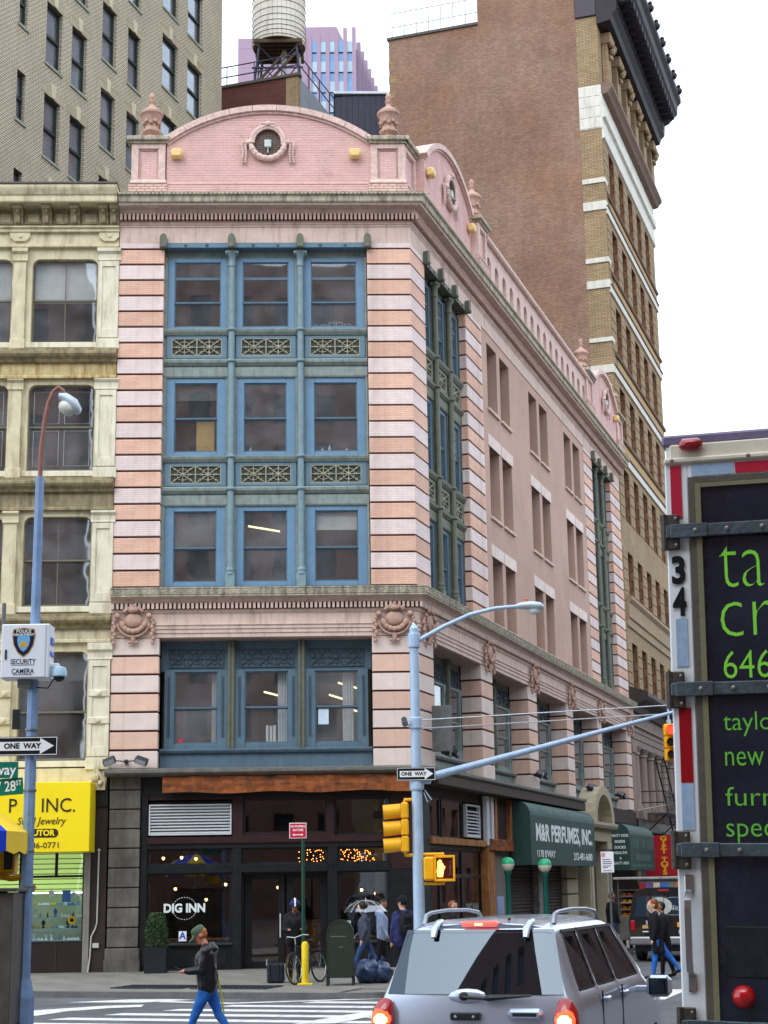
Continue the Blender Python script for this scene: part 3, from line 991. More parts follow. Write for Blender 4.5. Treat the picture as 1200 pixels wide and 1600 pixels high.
# ---- parapet
def pedestal(fr, a0, a1, dep=.9):
    f = MB()
    f.box(a0 - .07, a1 + .07, .12, dep, 21.36, 21.86, .01)
    b = ob('pedestal', f, cream_brick, pk, fr)
    g = MB()
    framebox(g, a0, a1, 21.84, 23.1, a0 + .2, a1 - .2, 22.02, 22.95, .16, .26)
    g.box(a0, a1, .26, dep - .04, 21.84, 23.1)
    g.extr([(.16, 21.84), (.1, 21.86), (.1, 21.9), (.16, 21.98)], a0 - .03, a1 + .03)
    ob('pedestal_frame', g, orn_light, b, fr)
    h = MB()
    framebox(h, a0 + .2, a1 - .2, 22.02, 22.95, a0 + .25, a1 - .25, 22.07, 22.9, .2, .259)
    ob('panel_moulding', h, stone_mid, b, fr)
    ob('panel', MB().box(a0 + .25, a1 - .25, .235, .258, 22.07, 22.9), pink_brick, b, fr)
    ob('cap', MB().box(a0 - .05, a1 + .05, .1, dep + .05, 23.1, 23.17, .01).box(a0 - .13, a1 + .13, .02, dep + .1, 23.17, 23.3, .02), lip_m, b, fr)


def gable(fr, a0, a1, zs, za, y0=.22, brick=pink_brick):
    w, hgt = (a1 - a0) / 2, za - zs
    rr = (w * w + hgt * hgt) / (2 * hgt)
    cx, cz = (a0 + a1) / 2, za - rr
    th = math.asin(w / rr)
    N_ = 28
    pts = [(cx + math.sin(-th + 2 * th * i / N_) * rr, cz + math.cos(-th + 2 * th * i / N_) * rr) for i in range(N_ + 1)]
    ob('gable', MB().plate([(a1, 21.38), (a0, 21.38)] + pts, y0, y0 + .4), brick, pk, fr)
    f = MB()
    r2 = rr + .17
    po = [(cx + math.sin(-th + 2 * th * i / N_) * r2, cz + math.cos(-th + 2 * th * i / N_) * r2) for i in range(N_ + 1)]
    for i in range(N_):
        q = [pts[i], pts[i + 1], po[i + 1], po[i]]
        if i % 3 == 2:
            q = [pts[i], ((pts[i + 1][0] * .94 + pts[i][0] * .06), pts[i + 1][1] * .94 + pts[i][1] * .06), (po[i + 1][0] * .94 + po[i][0] * .06, po[i + 1][1] * .94 + po[i][1] * .06), po[i]]
        f.plate(q, y0 - .13, y0 + .5)
        qi = [((p[0] - cx) * .985 + cx, (p[1] - cz) * .985 + cz) for p in (pts[i], pts[i + 1])]
        f.plate([qi[0], qi[1], pts[i + 1], pts[i]], y0 - .06, y0)
    ob('coping', f, orn_light, pk, fr)
    return cx


gable(FR, 1.2, 7.08, 23.12, 24.12)
ob('plinth_course', MB().box(1.2, 7.05, .17, .23, 21.36, 21.86).box(1.2, 7.05, .15, .23, 21.84, 21.88), pink_brick, pk)
# the bricks of the front gable, laid one by one
def brick_mat():
    t = NT('pink_brick_unit')
    tc = t.n('ShaderNodeTexCoord').outputs['Object']
    rnd = t.n('ShaderNodeObjectInfo').outputs['Random']
    no = t.n('ShaderNodeTexNoise', {'Vector': tc, 'Scale': 5.0, 'Detail': 5}).outputs[0]
    k = t.n('ShaderNodeMath', {0: t.mapr(rnd, 0, 1, -.05, .05), 1: t.mapr(no, .3, .7, .92, 1.06)}, operation='ADD').outputs[0]
    c = t.scale(C(223, 184, 177), k)
    g = t.n('ShaderNodeNewGeometry').outputs['Position']
    n2 = t.n('ShaderNodeTexNoise', {'Vector': g, 'Scale': 1.1, 'Detail': 8, 'Roughness': .7}).outputs[0]
    c = t.mix(t.mapr(n2, .55, .78, 0, .6), c, C(140, 112, 98))
    b = t.n('ShaderNodeBump', {'Height': t.n('ShaderNodeTexNoise', {'Vector': tc, 'Scale': 60.0}).outputs[0], 'Strength': .2, 'Distance': .01}).outputs[0]
    return t.done(c, .85, 0, .25, b)


bu = brick_mat()
gb = bpy.data.objects['gable']
w_g, h_g = (7.08 - 1.2) / 2, 24.12 - 23.12
r_g = (w_g * w_g + h_g * h_g) / (2 * h_g)
cz_g = 24.12 - r_g
bl_, bh_ = .24, .078
unit = MB().box(.004, bl_ - .004, -.008, .05, .004, bh_ - .005, .004).mesh('brick')
unit.materials.append(bu)
cand, rest = [], MB()
row = 0
z = 21.9
while z < 24.1:
    zt = z + bh_
    xm = w_g if zt < 23.12 else math.sqrt(max(r_g * r_g - (zt - cz_g) ** 2, 0)) - .03
    x = 4.14 - 3.0 + (bl_ / 2) * (row % 2)
    while x < 7.08:
        a, b = max(x, 4.14 - xm), min(x + bl_, 4.14 + xm)
        if b - a > .04 and math.hypot((a + b) / 2 - 4.11, z + .04 - 23.12) > .42:
            if b - a > bl_ - .001: cand.append((math.hypot((a + b) / 2 - 4.11, z - 23.0), a, z))
            else: rest.box(a + .004, b - .004, .212, .27, z + .004, zt - .005, .004)
        x += bl_
    z += bh_
    row += 1
cand.sort()
for i, (d, a, z) in enumerate(cand):
    if i < 300: ob('brick', unit, None, gb, FR @ T(a, .22, z))
    else: rest.box(a + .004, a + bl_ - .004, .212, .27, z + .004, z + bh_ - .005, .004)
for j in range(6):
    x = 1.2 - (bl_ / 2) * (j % 2)
    while x < 7.05:
        a, b = max(x, 1.2), min(x + bl_, 7.04)
        if b - a > .03: rest.box(a + .004, b - .004, .162, .2, 21.365 + j * bh_ + .004, 21.365 + (j + 1) * bh_ - .005, .004)
        x += bl_
ob('brickwork', rest, bu, gb, FR, kind='stuff')
pedestal(FR, .2, 1.17)
pedestal(FR, 7.07, 8.06, .8)
SDP = SD @ T(0, -.5, 0)                 # the side parapet stands close to the cornice edge
SDG = SD @ T(0, -.3, 0)
gable(SDG, 1.3, 6.42, 23.12, 24.2)
pedestal(SD, .14, 1.3)
pedestal(SDP, 6.42, 7.45)
pedestal(SDP, 23.6, 25.0)
gable(SDP, 25.2, 30.3, 23.1, 24.1)
pedestal(SDP, 30.5, 31.8)
dk_brick = BR('brown_disc_brick', C(96, 80, 74), C(84, 70, 66), C(120, 105, 98), .2, .07, .012)
for fr, x, z in ((FR, 4.11, 23.12), (SDG, 3.85, 23.05), (SDP, 27.75, 22.95)):
    w = ob('oculus_wreath', ocu, None, pk, fr @ T(x, .2, z))
    ob('oculus_disc', MB().lathe([(.4, .19), (.4, .215)], (x, 0, z), 24, 'y'), dk_brick, w, fr)
    ob('oculus_lamp', MB().box(x - .1, x + .1, .08, .17, z - .16, z + .08, .02).tube([(x, .14, z - .16), (x, .16, z - .3)], .02, 6), PM('pale_grey_box', C(190, 205, 200), .5), w, fr)
# urns
ur = MB().lathe([(.26, 0), (.26, .06), (.2, .1), (.15, .16), (.14, .22), (.2, .26), (.24, .3), (.24, .36), (.2, .42), (.19, .5), (.22, .6), (.27, .74), (.3, .82), (.34, .86), (.34, .93), (.3, .97), (.24, 1.02), (.16, 1.08), (.09, 1.14), (.07, 1.22), (.1, 1.26), (.1, 1.31), (.06, 1.34), (.08, 1.4), (.09, 1.46), (.05, 1.54), (.01, 1.58)], (0, 0, 0), 20)
for i in range(12):
    a = R(30 * i)
    ur.ball((math.cos(a) * .235, math.sin(a) * .235, .62 - .05 * (i % 2)), .065, (1, 1, 1), 6, 4)
    ur.ball((math.cos(a) * .24, math.sin(a) * .24, .33), .045, (1, 1, 1), 6, 4)
urm = ur.mesh('urn', 40)
urm.materials.append(ornament)
for fr, x, y in ((FR, .72, .5), (FR, 7.62, .5), (SDP, 6.95, .5), (SDP, 24.3, .5), (SDP, 31.1, .5)):
    ob('urn', urm, None, pk, fr @ T(x, y, 23.28))
# arcaded parapet along the side
f = MB()
pw, zb_, zt_, ow, spz = 1.018, 21.38, 22.85, .25, 22.2
ar = [(-ow, zb_)] + [(-math.cos(R(a)) * ow, spz + math.sin(R(a)) * ow) for a in range(0, 181, 20)] + [(ow, zb_)]
h2 = pw / 2
top = [(-h2, zb_)] + [(-h2 + (pw) * i / 9, zt_) for i in range(10)] + [(h2, zb_)]
for y in (.25, .6):
    nb = len(f.v)
    f.add([(p[0], y, p[1]) for p in ar] + [(p[0], y, p[1]) for p in top], [(i, i + 1, len(ar) + i + 1, len(ar) + i) for i in range(len(ar) - 1)])
m_ = len(ar)
f.add([(p[0], .25, p[1]) for p in ar] + [(p[0], .6, p[1]) for p in ar], [(i, i + 1, m_ + i + 1, m_ + i) for i in range(m_ - 1)])
for (p, q) in zip(ar[1:-1], ar[2:-1]):
    pass
am = f.mesh('arch')
am.materials.append(orn_light)
for i in range(16):
    ob('parapet_arch', am, None, pk, SDP @ T(7.98 + i * pw, 0, 0))
ob('parapet_coping', MB().extr([(.15, 22.85), (.7, 22.85), (.74, 22.9), (.74, 23.0), (.42, 23.06), (.1, 23.0), (.1, 22.9)], 7.4, 23.7), orn_light, pk, SDP)
yl = PM('amber_lamp_cover', C(232, 200, 134), .5, var=.05)
for fr, x in ((FR, 1.5), (FR, 6.62), (SDG, 1.6), (SDG, 6.1), (SDP, 29.9)):
    tag(ob('floodlight', MB().box(x - .16, x + .16, -.02, .22, 22.62, 22.9, .05).box(x - .05, x + .05, .1, .25, 22.7, 22.82), yl, None, fr, 40), 'small amber floodlight box on the ' + ('wide gable facing the avenue' if fr is FR else 'corner side gable facing the side street' if x < 9 else 'far side street gable by the brown tower'), 'light', 'amber gable lights')
# ================================================================ shop front of the corner building
dark_wood = PM('black_shopfront_paint', (.007, .008, .01, 1), .4, var=.3, vs=5, bump=.08, spec=.4)
maroon = PM('maroon_paint', C(46, 20, 22), .5, var=.2, vs=4, streak=.4, dirt=(.02, .015, .015, 1), bump=.08)
grime = BR('sooty_stone', C(112, 108, 100), C(100, 97, 92), C(60, 58, 54), 3, 3, .0, .1, .75, C(45, 44, 42), .3, 1.6, .85, st=(.42, .7))
rust = PM('rusty_steel_fascia', C(150, 84, 42), .85, var=.45, vs=6, streak=.9, dirt=C(54, 36, 28), bump=.4, bs=25, ss=(1.6, 1.6, 6), st=(.42, .68))
gut = PM('grey_gutter_metal', C(120, 118, 112), .5, .4, var=.2, vs=4, streak=.5, dirt=C(60, 58, 55), bump=.1)
alu = PM('aluminium', C(214, 218, 222), .45, .15, var=.06, bump=0)
glass_shop = GLASS('shop_glass', (.92, .94, .94, 1), 1.5, -.06)
sc_wood = PM('scorched_wood', C(166, 112, 62), .75, var=.3, vs=5, streak=.7, dirt=C(60, 38, 26), bump=.3, ss=(9, 9, 1), st=(.42, .68))
for i in range(8):
    z = 1.2 + .5 * i - .5
    ob('stone_block', MB().box(0, .8, -.02, .5, z + .03, z + .5, .012), grime, pk)
ob('stone_plinth', MB().box(-.04, .84, -.06, .5, 0, .7, .02).extr([(-.06, .4), (-.1, .42), (-.1, .02), (-.06, 0)], -.06, .86), grime, pk)
ob('wall', MB().box(.02, .78, .03, .5, .1, 5.2), groove, pk)
ob('stone_block', MB().box(0, .8, -.02, .5, 4.73, 5.05, .012), grime, pk)
ob('gutter', sweep([(-.3, 5.04), (.3, 5.04), (.42, 5.09), (.46, 5.13), (.46, 5.2), (.4, 5.21), (.1, 5.27), (-.3, 5.27)], -.1, 19.4), gut, pk)
fa = MB()
N_ = 40
for i in range(N_ + 1):
    u = 1.4 + 6.62 * i / N_
    w = .02 * math.sin(i * .9) + .015 * math.sin(i * 2.3)
    fa.v += [(u, -.30 + w, 5.03), (u, -.34 + w, 4.8), (u, -.33 + w, 4.60 + .025 * math.sin(i * .45)), (u, -.2, 4.62), (u, -.1, 5.03)]
for i in range(N_):
    for k in range(5):
        fa.f.append((i * 5 + k, i * 5 + (k + 1) % 5, (i + 1) * 5 + (k + 1) % 5, (i + 1) * 5 + k))
fa.f += [(0, 1, 2, 3, 4), tuple(N_ * 5 + k for k in (4, 3, 2, 1, 0))]
ob('fascia', fa, rust, pk)
ob('fascia_back', MB().box(.8, 7.95, .1, .5, 4.5, 5.05), dark_wood, pk)
# frame members (front)
def member(x0, x1, z0, z1, y0=.06, y1=.3, m=dark_wood, fr=FR, nm='shopfront_post'):
    return ob(nm, MB().box(x0, x1, y0, y1, z0, z1, .008), m, pk, fr)


member(.82, 1.0, .1, 4.55)
member(3.2, 3.48, 3.47, 4.55, m=maroon)
member(5.67, 5.87, 3.47, 4.55, m=maroon)
member(7.36, 8.02, 2.6, 4.62, .02, .3, maroon)
member(3.2, 3.45, .1, 3.3)
member(5.69, 5.95, .1, 3.3)
member(7.29, 8.02, .1, 2.61, .03)
member(1.0, 7.36, 3.31, 3.48, .0, .32, nm='shopfront_rail', m=maroon)
member(.98, 7.4, 3.18, 3.32, .05, .3, nm='shopfront_rail')
member(1.0, 7.36, 4.44, 4.52, .08, .3, maroon, nm='shopfront_rail')
member(3.46, 5.68, 3.44, 3.56, .09, .28, maroon, nm='shopfront_rail')
for a, b in ((1.0, 3.2), (3.44, 5.7), (5.95, 7.3)):
    member(a, b, 2.56, 2.77, .05, .28, nm='shopfront_rail')
for a, b in ((1.0, 3.2), (5.95, 7.3)):
    ob('bulkhead', MB().box(a, b, .1, .3, .1, .74).box(a + .12, b - .12, .085, .1, .22, .64, .01), dark_wood, pk)
    ob('shop_sill', MB().box(a - .02, b + .02, .0, .32, .74, .8, .01), PM('worn_black_metal', (.05, .055, .06, 1), .4, .5), pk)
for a, b, c, d in ((1.0, 3.2, .8, 2.57), (1.0, 3.2, 2.76, 3.19), (3.45, 5.69, 2.76, 3.19), (5.95, 7.3, 2.76, 3.19), (5.95, 7.3, .8, 2.57), (3.48, 5.68, 3.55, 4.45), (5.87, 7.37, 3.48, 4.45)):
    f = MB()
    framebox(f, a, b, c, d, a + .06, b - .06, c + .05, d - .05, .12, .2)
    w = ob('shop_window', f, dark_wood, pk)
    ob('pane', MB().box(a + .03, b - .03, .155, .165, c + .02, d - .02), glass_shop, w)
# louvre with separate slats
f = MB()
framebox(f, 1.02, 3.18, 3.53, 4.33, 1.06, 3.14, 3.57, 4.29, .06, .16)
lv = ob('louvre', f, alu, pk)
sm = MB().add([(1.06, .07, 0), (3.14, .07, 0), (3.14, .15, .06), (1.06, .15, .06), (1.06, .075, -.008), (3.14, .075, -.008), (3.14, .155, .052), (1.06, .155, .052)], [(0, 1, 2, 3), (7, 6, 5, 4), (0, 4, 5, 1), (2, 6, 7, 3)]).mesh('slat')
sm.materials.append(alu)
for i in range(9): ob('slat', sm, None, lv, FR @ T(0, 0, 3.585 + i * .079))
ob('louvre_back', MB().box(1.04, 3.16, .2, .22, 3.5, 4.4), black_hole, lv)
# doors, set back
for x0, x1 in ((3.5, 4.56), (4.6, 5.66)):
    f = MB()
    framebox(f, x0, x1, .12, 2.5, x0 + .2, x1 - .18, .3, 2.38, .5, .56)
    d = ob('door', f, dark_wood, pk)
    ob('pane', MB().box(x0 + .15, x1 - .15, .525, .535, .28, 2.4), glass_shop, d)
    ob('handle', MB().tube([(x1 - .12 if x0 < 4 else x0 + .12, .44, .9), (x1 - .12 if x0 < 4 else x0 + .12, .44, 1.5)], .018, 8), alu, d)
ob('door_surround', MB().box(3.44, 3.5, .28, .56, .1, 2.56).box(5.66, 5.7, .28, .56, .1, 2.56).box(3.44, 5.7, .28, .56, 2.5, 2.58), dark_wood, pk)
# interior of the restaurant
ob('shop_room', room_shell(.85, 8.0, .6, 7.0, .12, 4.9), PM('restaurant_wall', (.1, .07, .05, 1), .8, var=.4, vs=1.2, bump=0), pk)
ob('shop_floor', MB().box(.9, 8.0, .3, 7, .05, .13), PM('restaurant_floor', (.06, .05, .04, 1), .6), pk)
warm = EM('warm_bulb', (1, .5, .16, 1), 9)
for i, (x, y, z) in enumerate(((1.3, 1.2, 3.0), (1.75, 1.6, 3.02), (2.15, 1.4, 2.98), (1.5, 2.6, 2.2), (2.9, 2.2, 2.3), (4.3, 3.0, 2.2), (6.6, 2.2, 2.1), (7.0, 3.0, 2.0), (2.3, 3.2, 1.9))):
    l = thing('pendant_lamp', 'warm pendant lamp with a small dark shade hanging in the restaurant', 'lamp', FR @ T(x, y, z), 'restaurant pendant lamps')
    ob('bulb', MB().ball((0, 0, -.03), .038, (1, 1, 1.2), 8, 6), warm, l)
    ob('shade', MB().lathe([(.02, .14), (.05, .12), (.14, 0), (.13, 0), (.045, .11), (.02, .13)], (0, 0, 0), 12), dark_wood, l)
    ob('cord', MB().tube([(0, 0, .13), (0, 0, 4.85 - z)], .006, 5), dark_wood, l)
tbm = PM('table_oak', C(150, 100, 60), .5)
for i, (x, y) in enumerate(((1.6, 1.5), (2.7, 1.5), (6.6, 1.6), (2.1, 3.2))):
    t_ = thing('dining_table', 'wooden dining table inside the restaurant window', 'table', FR @ T(x, y, .13), 'restaurant tables')
    ob('top', MB().box(-.35, .35, -.35, .35, .71, .75, .008), tbm, t_)
    ob('leg', MB().lathe([(.03, .02), (.03, .72)], (0, 0, 0), 8), dark_wood, t_)
    ob('foot', MB().box(-.25, .25, -.25, .25, 0, .03, .008), dark_wood, t_)
tag(ob('menu_counter', MB().box(3.2, 6.2, 4.6, 5.2, .13, 1.2, .01).box(3.15, 6.25, 4.55, 5.25, 1.2, 1.25, .01), tbm, None, FR), 'wooden serving counter at the back of the restaurant', 'counter')
# lettering on the glass
wl_ = PM('white_lettering', C(225, 235, 232), .5, var=0, bump=0)
text('lettering', 'DIG INN', .3, wl_, pk, FR @ T(1.97, .15, 1.67), bold=.012, sx=.95)
dots = MB()
for s_ in (-1, 1):
    for i in range(11):
        a = R(25 + 13 * i)
        dots.ball((1.97 + math.cos(a) * .3, .15, 1.67 + s_ * (.02 + math.sin(a) * .26)), .014, (1, .4, 1), 5, 3)
ob('lettering_dots', dots, wl_, pk, FR, kind='stuff')
cd = thing('grade_card', 'white inspection card with a blue letter in the restaurant window', 'card', FR @ T(1.93, .14, .97))
ob('card', MB().box(-.1, .1, 0, .008, -.13, .13), white_m, cd)
text('letter', 'A', .24, PM('blue_print', C(40, 90, 190), .5, var=0, bump=0), cd, FR @ T(1.93, .138, .98), bold=.008)
# string of orange bulbs spelling blurred letters behind the transoms
orange = EM('orange_bulb', (1, .28, .05, 1), 9)
f = MB()
pat = ["11101110101110", "10101000110001", "10101110110010", "10101000101100", "11101110101110"]
rb = random.Random(3)
for x0, x1, nc in ((4.95, 5.62, 13), (6.0, 6.95, 20)):
    for i in range(nc):
        for j in range(6):
            if rb.random() < .42 + .22 * math.sin(i * 1.1 + j * .7):
                f.ball((x0 + (x1 - x0) * i / nc + rb.uniform(-.02, .02), .22, 2.82 + j * .055 + rb.uniform(-.022, .022)), .013, (1, 1, 1), 5, 3)
bs2 = tag(ob('bulb_string', f, orange, None, FR), 'strings of orange bulbs behind the restaurant transom panes', 'lights')
pp_ = tag(ob('window_poster', MB().box(6.05, 6.28, .14, .147, .98, 1.3), PM('pale_poster', C(160, 190, 180), .7), None, FR), 'pale green poster in the restaurant window beside the mailbox', 'poster')


# twin floodlights on the piers
def floods(fr, lab):
    t_ = thing('twin_floodlight', lab, 'floodlight', fr, 'black twin floodlights')
    bk_ = PM('black_housing', (.03, .032, .04, 1), .5)
    ob('arm', MB().box(-.05, .05, -.12, 0, -.05, .05, .01).tube([(-.38, -.22, .02), (0, -.12, 0), (.38, -.22, .02)], .018, 6), bk_, t_)
    for s_ in (-1, 1):
        m = fr @ T(s_ * .42, -.26, .0) @ Matrix.Rotation(s_ * R(20), 4, 'Y') @ Matrix.Rotation(R(25), 4, 'X')
        h = ob('head', MB().box(-.17, .17, -.14, .1, -.08, .09, .03), bk_, t_, m)
        ob('lens', MB().box(-.14, .14, -.15, -.14, -.06, .06), PM('lens', (.3, .33, .36, 1), .2), h, m)


floods(FR @ T(.42, 0, 5.45), 'black twin floodlight on the banded pier above the sooty stone pier')
for v, lb in ((2.0, 'black twin floodlight on the side wall beside the mast pole'), (13.0, 'black twin floodlight above the green perfume awning'), (21.5, 'black twin floodlight above the arched doorway'), (27.5, 'black twin floodlight above the small green awning')):
    floods(SD @ T(v, 0, 5.75), lb)

# ---- side of the shop
ob('fascia_board', MB().box(.35, 19.4, -.4, .1, 4.78, 5.06, .015), PM('brown_fascia_board', C(74, 64, 56), .8, var=.25, vs=2, streak=.6, dirt=C(44, 38, 34), bump=.15, ss=(.8, .8, 6)), pk, SD)
greenish = PM('dark_green_paint', C(12, 28, 26), .5, var=.2)
member(-.02, .82, .1, 4.8, .02, .3, greenish, SD)
member(.8, 6.4, 4.5, 4.85, .12, .3, maroon, SD, 'shopfront_rail')
member(.82, 6.4, 3.12, 3.24, .1, .3, dark_wood, SD, 'shopfront_rail')
member(.9, 6.55, 3.25, 3.43, -.03, .2, sc_wood, SD, 'timber_beam')
for a, b, c, d in ((.82, 2.2, 3.43, 4.5), (2.35, 4.45, 3.43, 4.5), (.82, 2.1, .75, 3.12), (2.1, 4.3, .75, 2.4), (2.1, 4.3, 2.4, 3.12), (4.3, 6.35, .75, 2.4), (4.3, 6.35, 2.4, 3.12)):
    f = MB()
    framebox(f, a, b, c, d, a + .07, b - .07, c + .05, d - .05, .14, .22)
    w = ob('shop_window', f, dark_wood, pk, SD)
    ob('pane', MB().box(a + .03, b - .03, .175, .185, c + .02, d - .02), glass_shop, w, SD)
ob('bulkhead', MB().box(.8, 6.4, .12, .25, .1, .76), dark_wood, pk, SD)
ob('side_shop_room', room_shell(.85, 9.3, .5, 1.6, .12, 4.7), PM('restaurant_wall', (.1, .07, .05, 1), .8), pk, SD)
for a, b, c, d in ((4.6, 6.1, 3.5, 4.45), (7.75, 9.1, 3.5, 4.1)):
    f = MB()
    framebox(f, a, b, c, d, a + .06, b - .06, c + .05, d - .05, .05, .16)
    lv = ob('louvre', f, alu if a < 5 else sc_wood, pk, SD)
    n_ = int((d - c - .1) / .095)
    m_ = MB().add([(a + .06, .06, 0), (b - .06, .06, 0), (b - .06, .14, .055), (a + .06, .14, .055), (a + .06, .065, -.01), (b - .06, .065, -.01), (b - .06, .145, .045), (a + .06, .145, .045)], [(0, 1, 2, 3), (7, 6, 5, 4), (0, 4, 5, 1), (2, 6, 7, 3)]).mesh('slat')
    m_.materials.append(alu)
    for i in range(n_): ob('slat', m_, None, lv, SD @ T(0, 0, c + .06 + i * .095))
    ob('louvre_back', MB().box(a, b, .2, .22, c, d), black_hole, lv, SD)
for x0, x1, m_ in ((6.4, 6.7, alu), (6.95, 7.2, alu), (7.35, 7.6, sc_wood), (9.2, 9.45, sc_wood)):
    ob('timber_post', MB().box(x0, x1, -.08, .2, 3.3, 4.75, .01), m_, pk, SD)
ob('timber_post', MB().box(6.45, 6.95, -.06, .3, .1, 3.3, .015), sc_wood, pk, SD)
ob('timber_post', MB().box(7.05, 7.4, -.02, .3, .1, 3.2, .015), sc_wood, pk, SD)
ob('boarding', MB().box(6.4, 9.5, .05, .3, 3.3, 4.8), PM('dark_boarding', C(52, 38, 34), .7), pk, SD)
ob('rusty_box', MB().box(6.6, 9.4, -.12, .2, 3.15, 3.5, .02), rust, pk, SD)
ob('wall', MB().box(7.4, 9.6, .1, .3, .1, 3.2), PM('grey_render', C(120, 116, 110), .85, streak=.5), pk, SD)
text('lettering', 'DIG INN', .34, PM('dim_lettering', C(130, 140, 138), .5, var=0, bump=0), pk, SD @ T(5.4, .17, 1.5), bold=.01)
for (v, z) in ((8.3, 1.5),):
    tag(ob('wall_notice', MB().box(v - .4, v + .4, .07, .1, z - .3, z + .3).box(v - .3, v + .3, .06, .07, z - .22, z + .22), PM('notice_paper', C(150, 170, 200), .6), None, SD), 'pale framed notice on the grey wall beside the subway lamps', 'notice')
# shutters under the first awning
shut = PM('rolling_shutter', C(62, 50, 46), .6, .3, var=.2, vs=3, streak=.4, dirt=C(30, 25, 22))
for a, b in ((9.7, 13.2), (14.2, 17.6)):
    s_ = ob('shutter', MB().box(a, b, .25, .3, .1, 3.4), shut, pk, SD)
    sl_ = MB().extr([(.25, 0), (.215, .03), (.215, .07), (.25, .1)], a, b).mesh('slat')
    sl_.materials.append(shut)
    for i in range(28): ob('slat', sl_, None, s_, SD @ T(0, 0, .15 + i * .112))
ob('poster_pier', MB().box(13.2, 14.2, .02, .4, .1, 3.4), PM('postered_pier', C(130, 125, 122), .8, var=.5, vs=7, streak=.6), pk, SD)
for i in range(6): ob('stone_block', MB().box(17.6, 19.4, 0, .4, .15 + i * .55, .66 + i * .55, .02), PM('cream_stone', C(176, 166, 142), .8, streak=.4, dirt=C(105, 96, 80)), pk, SD)
ob('wall', MB().box(9.5, 26, .32, .5, 3.3, 5.1), dark_wood, pk, SD)


def awning(lab, v0, v1, zb, zt, out, col, lines, side_lines=()):
    a = thing('shop_awning', lab, 'awning', SD @ T(v0, 0, zb))
    m = PM('awning_' + lab[:12], col, .6, spec=.3, var=.1, vs=2, streak=.35, dirt=tuple(c * .5 for c in col[:3]) + (1,), bump=.1, bs=15)
    h = zt - zb
    prof = [(0, 0), (-out, 0)] + [(-out + (1 - math.cos(R(t))) * out * .7, h - .45 + math.sin(R(t)) * .45) for t in range(0, 91, 15)] + [(0, h + .02)]
    N_ = int((v1 - v0) / .22)
    f = MB()
    n_ = len(prof)
    for i in range(N_ + 1):
        x = (v1 - v0) * i / N_
        for k, (y, z) in enumerate(prof):
            w = .012 * math.sin(i * math.pi) + (.018 if i % 2 and k > 2 else 0)
            f.v.append((x, y + w, z))
    for i in range(N_):
        for k in range(1, n_ - 1):
            f.f.append((i * n_ + k, i * n_ + k + 1, (i + 1) * n_ + k + 1, (i + 1) * n_ + k))
    ob('canvas', f, m, a, SD @ T(v0, 0, zb))
    for x in (0, v1 - v0):
        ob('end_panel', MB().add([(x, y, z) for y, z in prof], [tuple(range(n_))]), m, a, SD @ T(v0, 0, zb))
    lm = PM('awning_letters', C(232, 240, 238), .6, var=.1, vs=8)
    for (tx, sz, x, z, sx, bd) in lines:
        text('lettering', tx, sz, lm, a, SD @ T(v0 + x, -out - .006, zb + z), bold=bd, sx=1, fit=sx)
    for (tx, sz, y, z, sx) in side_lines:
        text('lettering', tx, sz, lm, a, frame(SD @ Vector((v0 - .006, -out / 2 + y, zb + z)), NS, V), bold=.004, sx=sx)
    return a


awning('green canvas awning with white perfume shop lettering', 9.5, 19.6, 2.75, 4.75, .65, C(46, 76, 72),
       [('M&R PERFUMES, INC.', .95, 5.15, .98, (8.9, .66), .03), ('1178 B\'WAY', .4, 2.1, .36, (2.6, .24), .006), ('212-481-6680', .42, 7.9, .33, (3.2, .26), .008)])
awning('smaller green canvas awning with faded lettering past the doorway', 26.0, 32.0, 2.65, 4.55, .8, C(44, 74, 70),
       [], [('PANTY HOSE', .15, 0, 1.38, .8), ('BRIEFS', .15, 0, 1.14, 1), ('SOCKS', .15, 0, .91, 1), ('HEALTH', .15, 0, .69, 1), ('&', .13, 0, .48, 1), ('BEAUTY AIDS', .15, 0, .28, .75)])
# faded, unreadable print on the front of that awning
fd = MB()
rq = random.Random(9)
for z, h_, x0, x1 in ((3.55, .42, .3, 5.7), (3.05, .3, 1.3, 5.0), (2.78, .14, .4, 5.6)):
    x = x0
    while x < x1:
        w = rq.choice((.1, .14, .2))
        if rq.random() < .85: fd.box(26.0 + x, 26.0 + x + w * .55, -.812, -.806, z, z + h_ * rq.uniform(.8, 1))
        x += w + .05
ob('faded_print', fd, PM('faded_print', C(96, 122, 118), .6), bpy.data.objects['shop_awning.001'], SD, kind='stuff')
# arched stone doorway
cst = PM('cream_stone', C(176, 166, 142), .8, streak=.4, dirt=C(105, 96, 80))
dw = thing('stone_doorway', 'cream stone doorway with pilasters and a broken arched pediment beside the green awning', 'doorway', SD @ T(20.0, 0, .12))
M_ = SD @ T(20.0, 0, .12)
for x in (.0, 3.4):
    ob('pilaster', MB().box(x, x + .75, -.35, .2, 0, 3.6, .02).box(x - .08, x + .83, -.43, .2, 0, .5, .03).box(x - .06, x + .81, -.42, .2, 3.3, 3.6, .03).box(x + .18, x + .57, -.38, -.35, .7, 3.1, .01), cst, dw, M_)
ob('lintel', MB().box(-.1, 4.25, -.4, .2, 3.6, 4.1, .02).extr([(.2, 4.1), (-.6, 4.1), (-.66, 4.2), (-.66, 4.3), (.2, 4.34)], -.25, 4.4), cst, dw, M_)
f = MB()
for i in range(12):
    a0, a1 = R(180 - 15 * i), R(165 - 15 * i)
    f.plate([(2.07 + math.cos(a) * r, 4.3 + math.sin(a) * r * .72) for a, r in ((a0, 1.5), (a1, 1.5), (a1, 1.95), (a0, 1.95))], -.6, .1)
ob('pediment', f, cst, dw, M_)
